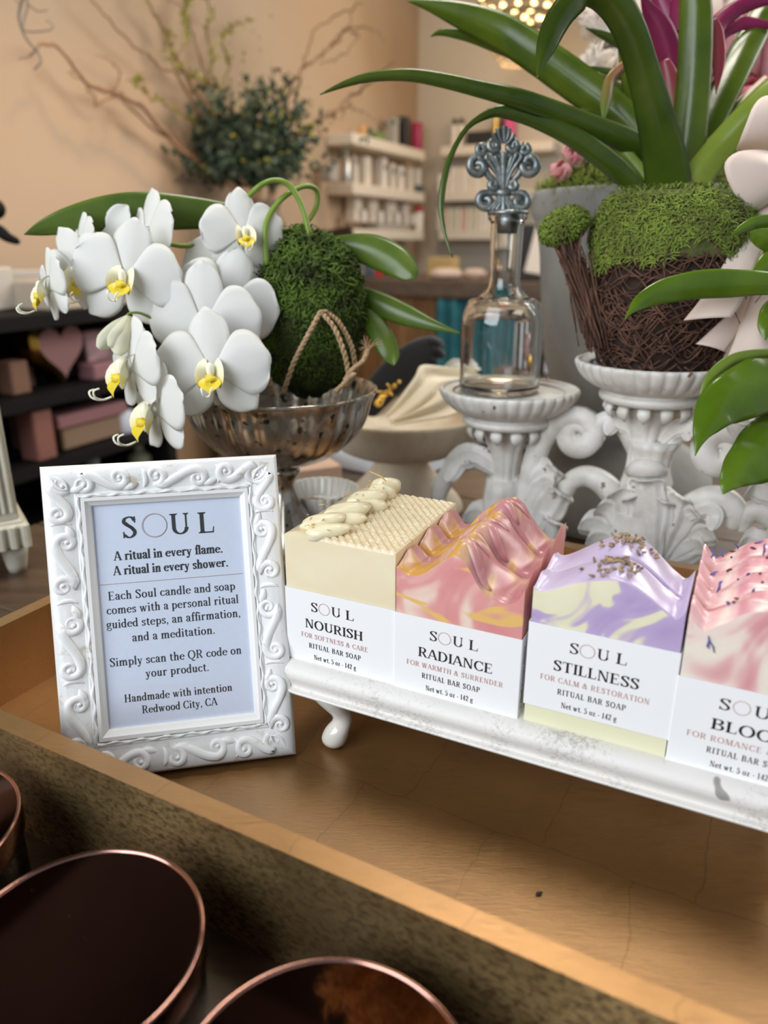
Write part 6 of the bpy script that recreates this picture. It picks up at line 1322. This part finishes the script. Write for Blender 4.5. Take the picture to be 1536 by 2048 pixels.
MB_ = mat('black_product', (.02,.018,.018), .4); M_mag = mat('magenta_product', (.36,.02,.08), .35); M_grn = mat('green_product', (.16,.26,.08), .5); M_gry = mat('grey_product', (.38,.35,.31), .5); M_org = mat('amber_product', (.62,.32,.12), .4); M_wh = mat('white_product', (.80,.74,.66), .5); M_wh2 = mat('cream_product', (.74,.66,.55), .5); M_slv = mat('silver_product', (.6,.58,.55), .25, .8); M_red = mat('red_product', (.55,.04,.04), .4); M_teal = mat('dark_teal_tin', (.05,.08,.08), .4); M_pk = mat('pink_product', (.72,.10,.26), .5)
Z1, Z2, Z3 = ZS3
for nm, px_i, z, wd_, h, dp, mt_, lb, cat, kd in (
    ('amber_bottle', 728, Z1, .03, .055, .03, M_org, 'small amber bottle on the uppermost plaster wall shelf', 'bottle', 'cyl'), ('green_carton', 756, Z1, .085, .04, .05, M_grn, 'low green carton on the uppermost plaster wall shelf', 'box', 'box'),
    ('grey_carton', 783, Z1, .05, .125, .05, M_gry, 'grey carton left of the black carton on the uppermost shelf', 'box', 'box'), ('black_carton', 804, Z1, .06, .145, .05, MB_, 'black carton beside the magenta cylinder', 'box', 'box'), ('magenta_cylinder', 828, Z1, .06, .14, .06, M_mag, 'magenta cylinder at the corner end of the uppermost shelf', 'canister', 'cyl'),
    ('pale_box', 666, Z2, .07, .07, .06, M_gry, 'grey box at the near end of the middle plaster wall shelf', 'box', 'box'), ('silver_topped_bottle', 699, Z2, .035, .15, .035, M_slv, 'tall bottle with a silver ball stopper on the middle shelf', 'bottle', 'bottle'), ('cream_bottle', 713, Z2, .035, .125, .035, M_wh2, 'cream bottle next to the silver topped bottle', 'bottle', 'bottle'), ('cream_carton', 731, Z2, .06, .125, .05, M_wh2, 'cream carton in the middle of the middle shelf', 'box', 'box'),
    ('dark_label_carton', 762, Z2, .045, .135, .05, M_wh, 'white carton with a navy dot, tallest on the middle shelf', 'box', 'box'), ('dark_label_carton', 778, Z2, .04, .12, .05, M_wh2, 'cream carton between the two navy dotted cartons', 'box', 'box'), ('dark_label_carton', 794, Z2, .05, .115, .05, M_wh, 'white carton with a navy dot, second along the middle shelf', 'box', 'box'), ('white_carton', 812, Z2, .04, .115, .05, M_wh2, 'cream carton right of the dotted cartons on the middle shelf', 'box', 'box'), ('white_carton', 826, Z2, .045, .12, .05, M_wh, 'white carton nearest the wall corner on the middle shelf', 'box', 'box'), ('teal_tin', 834, Z2, .05, .035, .03, M_teal, 'small dark tin in front of the corner end white carton', 'tin', 'box'),
    ('grey_tray', 776, Z3, .36, .03, .08, M_gry, 'long grey tray of cartons on the lowest plaster wall shelf', 'tray', 'box')):
    w = .065 if nm != 'teal_tin' else .112
    o = witem(nm, px_i, w, z, wd_, h, dp, mt_, lb, cat, kd)
    if 'navy dot' in lb: u = uz(px_i, 700, w)[0]; b = MB(); b.ball(wl(u, w+dp/2+.0005, z+h*.70), (.002, .013, .013), 14, 8, R=RW); b.build('navy_dot', mat('navy_ink', (.03,.03,.10), .5), o)
for k in range(9):
    witem('small_carton', 692+k*16.0, .075, Z3+.031 if k > 0 else Z3+.031, .038, .052, .05, (M_wh, M_wh2)[k % 2], 'small white and cream cartons in a row on the long grey tray', 'box', 'box', 'cartons on the grey tray') if 700 < 692+k*16 < 822 else None
for k, (px_i, wd_) in enumerate(((712, .065), (742, .085), (776, .10), (803, .06))): witem('display_box', px_i, .055, Z3+.0845, wd_, .07 if k < 3 else .05, .05, M_wh2 if k < 3 else M_wh, ('cream display box at the near end of the carton row', 'cream display box second along the carton row', 'widest cream display box above the carton row', 'small white display box closest to the red capped bottle')[k], 'box')
o = witem('red_capped_bottle', 833, .09, Z3, .05, .095, .05, M_wh, 'white bottle with a red cap at the corner end of the lowest shelf', 'bottle', 'cyl'); u = uz(833, 700, .09)[0]; b = MB(); zc = Z3+.0965; bc_ = wl(u, .09, 0); b.lathe([(.012, zc), (.024, zc+.004), (.022, zc+.018), (.012, zc+.026), (.010, zc+.03)], bc_, 20, capt=True); b.build('cap', M_red, o)
for px_i, lb in ((905, 'white bottle with a black cap, nearer the wall corner on the back wall shelf'), (918, 'white bottle with a black cap, second from the wall corner on the back wall shelf')):
    o = witem2('black_capped_bottle', px_i, .06, .795, .028, .105, .03, M_wh, lb, 'bottle', 'cyl', 'black capped bottles'); p = on_plane(px_i, 400, CORN - WD*.06, WD); v_ = (p-CORN).dot(WN); b = MB(); b.lathe([(.012, .9016), (.012, .928), (.010, .93)], wr(v_, .06, 0), 16, capt=True); b.build('cap', MB_, o)
for nm, px_i, w, z, wd_, h, dp, mt_, lb, cat, kd in (('black_jar_box', 955, .07, .795, .135, .065, .05, MB_, 'black box of small jars on the uppermost back wall shelf', 'box', 'box'), ('gold_bottle', 985, .06, .795, .03, .12, .03, M_goldm, 'slim gold bottle behind the decanter stopper', 'bottle', 'bottle'), ('black_slim_box', 997, .06, .795, .016, .13, .03, MB_, 'slim black box next to the gold bottle', 'box', 'box'), ('pink_striped_box', 1013, .06, .795, .05, .13, .04, M_pk, 'pink box above the decanter stopper', 'box', 'box')):
    witem2(nm, px_i, w, z, wd_, h, dp, mt_, lb, cat, kd)
for k in range(12): witem2('white_sleeve_carton', 884+k*12.2, .07, .577, .028, .12 if k > 1 else .09, .06, (M_wh, M_wh2)[k % 2], 'slim white cartons lined up on the middle back wall shelf', 'box', 'box', 'white cartons on the back wall shelf')
for k in range(15): witem2('slim_tube_carton', 883+k*9.8, .07, .386, .022, .118, .06, (M_wh2, mat('sage', (.62,.60,.45), .5), M_wh2, mat('shell_pink', (.66,.45,.38), .5))[(k*3) % 4] if k < 9 else M_wh, 'slim pastel cartons lined up on the lowest back wall shelf', 'box', 'box', 'pastel cartons on the back wall shelf')
# ------------------------------------------------------------------ counter
CW, CT = 1.10, .182
ctr = thing('counter', wr(.75, CW-.3, FL), 'wooden service counter with a dark top in front of the wall shelves', 'counter')
M_ctop = wood_mat('counter_top_wood', (.085,.055,.038), (.14,.095,.065), (1,6,6), .5); M_rust = wood_mat('reclaimed_planks', (.17,.075,.022), (.30,.16,.06), (7,1,1), .6)
b = MB(); b.box(wr(.825, CW-.29, CT-.034), (1.62, .64, .068), RW, bev=.004); b.build('counter_top', M_ctop, ctr, smooth=False)
b = MB()
for k in range(17): b.box(wr(.060+k*.092, CW-.05, (FL+CT-.07)/2), (.089, .03 + .004*(k % 3), CT-.07-FL), RW, bev=.002)
b.box(wr(.80, CW-.32, (FL+CT-.07)/2), (1.5, .5, CT-.07-FL), RW); b.build('plank_front', M_rust, ctr, smooth=False)
p0 = on_plane(870, 600, wr(0, CW+.03, 0), WD); v0 = (p0-CORN).dot(WN)
b = MB(); b.grid(lambda u, v: wr(v0 + .62*u, CW + .012 + .014*sin(u*60) + .008*sin(u*23), lerp(CT-.075, CT-.66, v)), 120, 10); tag(b.build('teal_curtain', mat('teal_fabric', (.015,.115,.14), .85, col2=(.03,.16,.19), scale=14), None, base=wr(v0+.3, CW, CT-.07), solid=.003), 'teal fabric hung in folds over the counter front', 'curtain')
def citem(name, px, w, wid, hei, dep, mt, lb, cat, kd='box'): return witem2(name, px, w, CT, wid, hei, dep, mt, lb, cat, kd)
citem('cream_box', 722, .92, .09, .075, .09, M_wh2, 'cream box on the counter beside the payment screen', 'box'); citem('red_card_stand', 757, 1.0, .03, .045, .02, M_red, 'small red card on the counter top', 'card'); citem('blue_grey_tin', 738, .98, .04, .06, .04, mat('slate_tin', (.12,.15,.20), .5), 'slate blue tin beside the red card on the counter', 'tin'); citem('receipt_tray', 800, .88, .14, .05, .10, mat('taupe', (.22,.18,.15), .6), 'taupe tray with a white sheet on the counter', 'tray'); citem('gold_box', 890, .92, .12, .085, .08, mat('gold_card', (.52,.36,.14), .5), 'gold gift box on the counter behind tissue paper', 'box')
p = on_plane(905, 540, wr(0, 1.02, 0), WD); b = MB()
for k in range(7):
    c = p + V((rnd.uniform(-.11,.11), rnd.uniform(-.02,.02), 0)); c.z = CT+.022; ph = k*3.1
    b.ball(c, (.05, .03, .022), 18, 10, fn=lambda d: 1+.28*MN.noise(d*3+V((ph,0,0))))
tag(b.build('tissue_paper', mat('peach_tissue', (.80,.62,.50), .8, transl=.3), None, base=V((p.x, p.y, CT))), 'crumpled peach tissue paper on the counter by the gold box', 'tissue paper')
scr = thing('payment_screen', wr(.10, .98, CT), 'brown backed payment screen standing on the counter', 'screen'); p = on_plane(683, 500, wr(0, 1.0, 0), WD)
b = MB(); b.box(V((p.x+.01, p.y, CT+.115)), (.135, .02, .19), RW @ M4.Rotation(.22, 3, 'X') @ M4.Rotation(-.15, 3, 'Y'), bev=.006); b.build('screen', mat('brown_plastic', (.055,.036,.025), .5), scr, smooth=False)
b = MB(); b.box(V((p.x+.01, p.y+.02, CT+.010)), (.12, .12, .018), RW, bev=.004); b.build('base', mat('brown_plastic_base', (.055,.036,.025), .5), scr, smooth=False)
citem('black_flask', 655, .88, .045, .30, .045, MB_, 'tall black flask next to the payment screen', 'flask', 'bottle')
rd = thing('menu_stand', wr(.95, .95, CT), 'white menu card clipped to a black stand on the counter', 'menu stand'); p = on_plane(1076, 500, wr(0, 1.0, 0), WD)
b = MB(); b.box(V((p.x, p.y+.05, CT+.11)), (.16, .03, .21), RW, bev=.004); b.box(V((p.x, p.y+.02, CT+.012)), (.17, .10, .022), RW, bev=.004); b.build('stand', MB_, rd, smooth=False)
b = MB(); b.box(V((p.x+.012, p.y, CT+.125)), (.085, .004, .20), RW @ M4.Rotation(.14, 3, 'Y') @ M4.Rotation(-.25, 3, 'X')); b.build('menu_card', mat('menu_white', (.80,.72,.62), .7), rd, smooth=False)
citem('amber_box', 1048, .86, .05, .10, .05, mat('amber_card', (.40,.20,.07), .6), 'amber box just left of the menu stand', 'box')
# ------------------------------------------------------------------ vase of curly willow and eucalyptus on a plinth
VD = 2.55; q = at(528, 470, VD); vx, vy = q.x, q.y; vz = at(528, 560, VD).z
pl = thing('plinth', (vx, vy, FL), 'plain wooden plinth carrying the willow vase behind the orchid', 'plinth'); b = MB(); b.box(V((vx, vy, (FL+vz)/2)), (.30, .30, vz-FL), RW, bev=.006); b.build('plinth_body', M_ctop, pl, smooth=False)
vt = at(528, 405, VD).z; vs_ = thing('vase', (vx, vy, vz), 'dark mottled vase holding the curly willow branches', 'vase')
b = MB(); S = spline([(.055,vz),(.06,vz+.01),(.085,lerp(vz,vt,.35)),(.08,lerp(vz,vt,.65)),(.055,lerp(vz,vt,.88)),(.062,vt),(.058,vt+.003),(.05,vt-.02)], 40); b.lathe([(q_[0], q_[1]) for q_ in S], (vx, vy, 0), 40, capt=True); b.build('vase_body', mat('dark_mottled_glaze', (.07,.06,.05), .35, col2=(.20,.15,.11), scale=30), vs_)
wil = thing('willow_arrangement', (vx, vy, vt), 'tall arrangement of curly willow twigs and blue green eucalyptus', 'branches')
M_bark = mat('willow_bark', (.22,.115,.06), .7, col2=(.30,.17,.095), scale=30); M_bark2 = mat('green_willow_bark', (.24,.17,.06), .7)
BR = [([(520,410),(430,350),(345,283),(280,216),(225,186),(190,175),(155,150),(120,100),(85,90),(62,112)], .010, M_bark), ([(522,405),(470,320),(425,235),(380,165),(350,110),(330,60),(300,12),(285,-40)], .009, M_bark), ([(520,400),(450,310),(428,240),(422,165),(426,115),(412,60),(428,25),(402,-8)], .007, M_bark2),
      ([(520,400),(460,300),(440,210),(455,130),(445,78),(470,50),(502,38)], .006, M_bark2), ([(535,400),(560,280),(577,195),(592,155),(635,115),(670,85),(695,55),(706,14)], .007, M_bark), ([(540,400),(580,250),(600,160),(612,115),(630,60),(680,28),(725,5)], .006, M_bark), ([(540,405),(570,310),(602,265),(650,235),(700,195),(735,170),(790,124)], .010, M_bark),
      ([(500,400),(430,340),(360,290),(262,220),(240,190),(200,207),(186,190),(170,165),(150,160),(138,146)], .005, M_bark), ([(510,400),(420,260),(352,150),(325,138),(300,115),(280,100),(250,72),(215,40),(182,0),(170,-30)], .006, M_bark), ([(525,400),(480,280),(410,170),(375,150),(345,125),(335,95),(340,60)], .004, M_bark2), ([(515,400),(440,300),(370,235),(300,190),(268,165),(280,160)], .004, M_bark2),
      ([(695,60),(715,70),(700,95),(670,120),(640,130)], .004, M_bark), ([(655,235),(690,215),(725,225),(750,240)], .003, M_bark), ([(225,186),(240,150),(225,125),(190,110)], .003, M_bark), ([(350,110),(375,80),(368,30),(382,-10)], .003, M_bark2), ([(640,115),(690,60),(745,58),(768,84)], .004, M_bark), ([(428,200),(400,120),(372,30),(330,-10)], .005, M_bark)]
def vdep(x, y, d):
    p = onwl(x, y, .07); return min(d, (p.y*cos(PITCH)-(p.z-CAM_H)*sin(PITCH)))
tips = []
for pts, r, mt_ in BR:
    b = MB(); S = [(x, y, vdep(x, y, d)) for x, y, d in spline([(x, y, VD + .10*sin(i*1.7+x*.01)) for i, (x, y) in enumerate(pts)], 60)]; P = [at(*q_) + V((MN.noise((i*.33, pts[-1][0]*.01, 0)), 0, MN.noise((i*.33, 5, pts[-1][1]*.01))))*.012 for i, q_ in enumerate(S)]
    b.tube(P, [lerp(r, r*.35, i/59)*.88 for i in range(60)], 7); b.build('willow_branch', mt_, wil); tips += P[18:] if pts[0][0] in (522,) or mt_ is M_bark2 else []
M_euc = mat('eucalyptus_leaf', (.035,.060,.036), .6, col2=(.075,.11,.065), scale=20); M_ylf = mat('yellow_green_leaf', (.28,.27,.03), .6, col2=(.36,.33,.06), scale=20)
def leaflet(b, p, d, l, w):
    sd = d.orthogonal().normalized(); sd = (sd*cos(l*999) + d.cross(sd)*sin(l*999)); b.add([p, p+d*l*.45+sd*w, p+d*l, p+d*l*.45-sd*w], [(0,1,2,3)])
b = MB()
for k in range(260):
    a = rnd.gauss(PI/2, .75); r = abs(rnd.gauss(.6, .32)); x = 486 + 205*r*cos(a); y = 350 - 185*r*sin(a)**1 if sin(a) > 0 else 350 - 20*r; e = at(x, y, VD + rnd.uniform(-.17, .13)); o0 = at(510+rnd.uniform(-40, 40), 395, VD+rnd.uniform(-.05, .05))
    for j in range(17):
        p = o0.lerp(e, .45+.55*j/16); d = V((rnd.gauss(0,1), rnd.gauss(0,1), rnd.gauss(.3,.8))).normalized(); leaflet(b, p, d, rnd.uniform(.020,.034), rnd.uniform(.007,.012))
o = b.build('eucalyptus_leaves', M_euc, wil, smooth=False); o['kind'] = 'stuff'
b = MB()
for k in range(620):
    p = rnd.choice(tips) if rnd.random() < .62 else at(rnd.gauss(430, 75), rnd.gauss(170, 60), VD+rnd.uniform(-.1,.1)) if rnd.random() < .35 else at(rnd.gauss(520, 70), rnd.gauss(250, 65), VD+rnd.uniform(-.15,-.05))
    qx = 768+FPX*p.x/(p.y*cos(PITCH)-(p.z-CAM_H)*sin(PITCH))
    if qx < 250: continue
    leaflet(b, p, V((rnd.gauss(0,1), rnd.gauss(0,1), rnd.gauss(.5,.7))).normalized(), rnd.uniform(.014,.028), rnd.uniform(.003,.006))
o = b.build('willow_leaves', M_ylf, wil, smooth=False); o['kind'] = 'stuff'
# grey twig hanging into the top corner, from an arrangement out of the frame
b = MB(); M_gtw = mat('grey_twig', (.16,.14,.12), .8)
for pts, r in (([(70,-60),(48,-10),(38,30),(45,62),(58,85),(72,100),(82,122),(68,140)], .004), ([(45,-30),(55,8),(48,40),(45,60)], .003), ([(55,8),(75,22),(96,20)], .002), ([(45,58),(60,64),(100,60),(105,50),(92,40)], .002), ([(70,98),(62,112),(35,118)], .002), ([(20,-40),(30,-5),(40,10)], .002)):
    S = spline([(x, y, 1.5) for x, y in pts], 30); b.tube([at(*q_) for q_ in S], [lerp(r, r*.5, i/29)*.8 for i in range(30)], 6)
tag(b.build('grey_twig', M_gtw, None, base=at(60, 60, 1.5)), 'bare grey twig reaching into the top corner beside the plaster wall', 'twig')
# black display form, its hand reaching in at the edge
b = MB(); D_ = 1.25
b.ball(at(-12, 418, D_), (.018, .018, .017), 16, 12); S = spline([(-60,520,30),(-30,462,26),(-4,462,22),(14,474,17),(32,482,12),(38,486,6)], 24); b.tube([at(x, y, D_) for x, y, r in S], [r*.8*D_/FPX*.75 for x, y, r in S], 12)
b.tube([at(-12, 430, D_), at(-20, 450, D_), at(-40, 480, D_)], [.008,.010,.012], 10); e = at(-60, 520, D_); b.tube([e, V((e.x-.02, e.y, e.z-.1)), V((e.x-.02, e.y, FL+.01))], [.018,.014,.014], 12); b.lathe([(.11,FL),(.11,FL+.012),(.02,FL+.02)], (e.x-.02, e.y, 0), 24, capt=True)
tag(b.build('display_form', M_black, None, base=V((e.x-.02, e.y, FL))), 'black display form whose arm pokes in at the photo edge by the orchid leaf', 'display stand')
# golden dried flowers hung overhead, mirrored in the candle lid
gd = lambda x, y, k: (lambda p, r: p + V((r.x, r.y, -r.z)).normalized()*k)(on_plane(x, y, (0, 0, .0468), (0, 0, 1)), ray(x, y))
GK = .62; hk = gd(800, 2010, GK); ga = thing('dried_garland', hk, 'golden dried flower bunch hung overhead, seen only mirrored in a candle lid', 'dried flowers')
M_gdry = mat('golden_dried_flower', (.86,.56,.18), .8, col2=(.90,.66,.30), scale=20, transl=.3)
b = MB()
for (x, y, r, n) in ((815,2025,.040,700), (775,2040,.030,300), (852,1992,.028,300), (700,1962,.013,160), (676,1978,.009,80), (745,1925,.008,90), (790,1925,.008,70)):
    fuzz(b, ell_sampler(gd(x, y, GK), (r, r*.8, r*.6)), n, .022, .0013, 1.6, lay=.5)
o = b.build('dried_flowers', M_gdry, ga, smooth=False); o['kind'] = 'stuff'
b = MB()
for L_ in ([(690,1965),(670,1975),(668,2000),(660,2010)], [(700,1965),(720,1985),(745,1992)], [(690,1960),(720,1935),(790,1925),(830,1950)], [(830,1950),(840,1990),(812,2020)], [(812,2020),(780,2040)]): b.tube([gd(x, y, GK) for x, y in L_], .003, 6)
b.tube([gd(812, 2020, GK), V((hk.x, hk.y, CE))], .004, 6); b.build('stems', M_gdry, ga)
# ------------------------------------------------------------------ crystal chandelier
q = at(1042, 20, 3.2); hx_, hy_ = q.x, q.y
def cz(y): return at(1042, y, 3.2).z
ch = thing('chandelier', (hx_, hy_, cz(118)), 'round tiered crystal chandelier glowing above the decanter', 'chandelier')
M_bz = mat('dark_bronze', (.05,.035,.02), .4, .8); M_cry = mat('warm_crystal', (.42,.31,.19), .15, trans=.3, coat=.5); M_bulb = mat('bulb_glow', (1,.8,.5), .3, emit=(1.0,.70,.30), emit_s=7.0)
b = MB()
for (y, r) in ((12, .185), (38, .165), (66, .16), (-30, .19)):
    for k in range(48): a0, a1 = 2*PI*k/48, 2*PI*(k+1)/48; b.tube([V((hx_+cos(a0)*r, hy_+sin(a0)*r, cz(y))), V((hx_+cos(a1)*r, hy_+sin(a1)*r, cz(y)))], .0055, 6, cap=False)
b.tube([V((hx_, hy_, cz(90))), V((hx_, hy_, CE))], .006, 8); b.build('frame', M_bz, ch)
b = MB()
for ti in range(13):
    y = lerp(-25, 118, ti/12); r = (.185 - .02*min(ti/4, 1)) if ti < 8 else lerp(.155, .075, (ti-8)/4); n = int(r*2*PI/.016)
    for k in range(n): a = 2*PI*(k+.5*(ti % 2))/n; b.ball(V((hx_+cos(a)*r, hy_+sin(a)*r, cz(y))), .0068, 6, 5)
o = b.build('crystal_strands', M_cry, ch); o['kind'] = 'stuff'
b = MB()
for (y, r, n) in ((25, .155, 15), (52, .150, 15), (2, .17, 15)):
    for k in range(n): a = 2*PI*k/n+y; b.ball(V((hx_+cos(a)*r, hy_+sin(a)*r, cz(y))), .0105, 8, 6)
b.build('bulbs', M_bulb, ch)
ld = bpy.data.lights.new('chandelier_light', 'POINT'); ld.energy = 4; ld.color = (1, .72, .42); ld.shadow_soft_size = .08; lo = bpy.data.objects.new('chandelier_light', ld); C.objects.link(lo); lo.location = (hx_, hy_, cz(140))
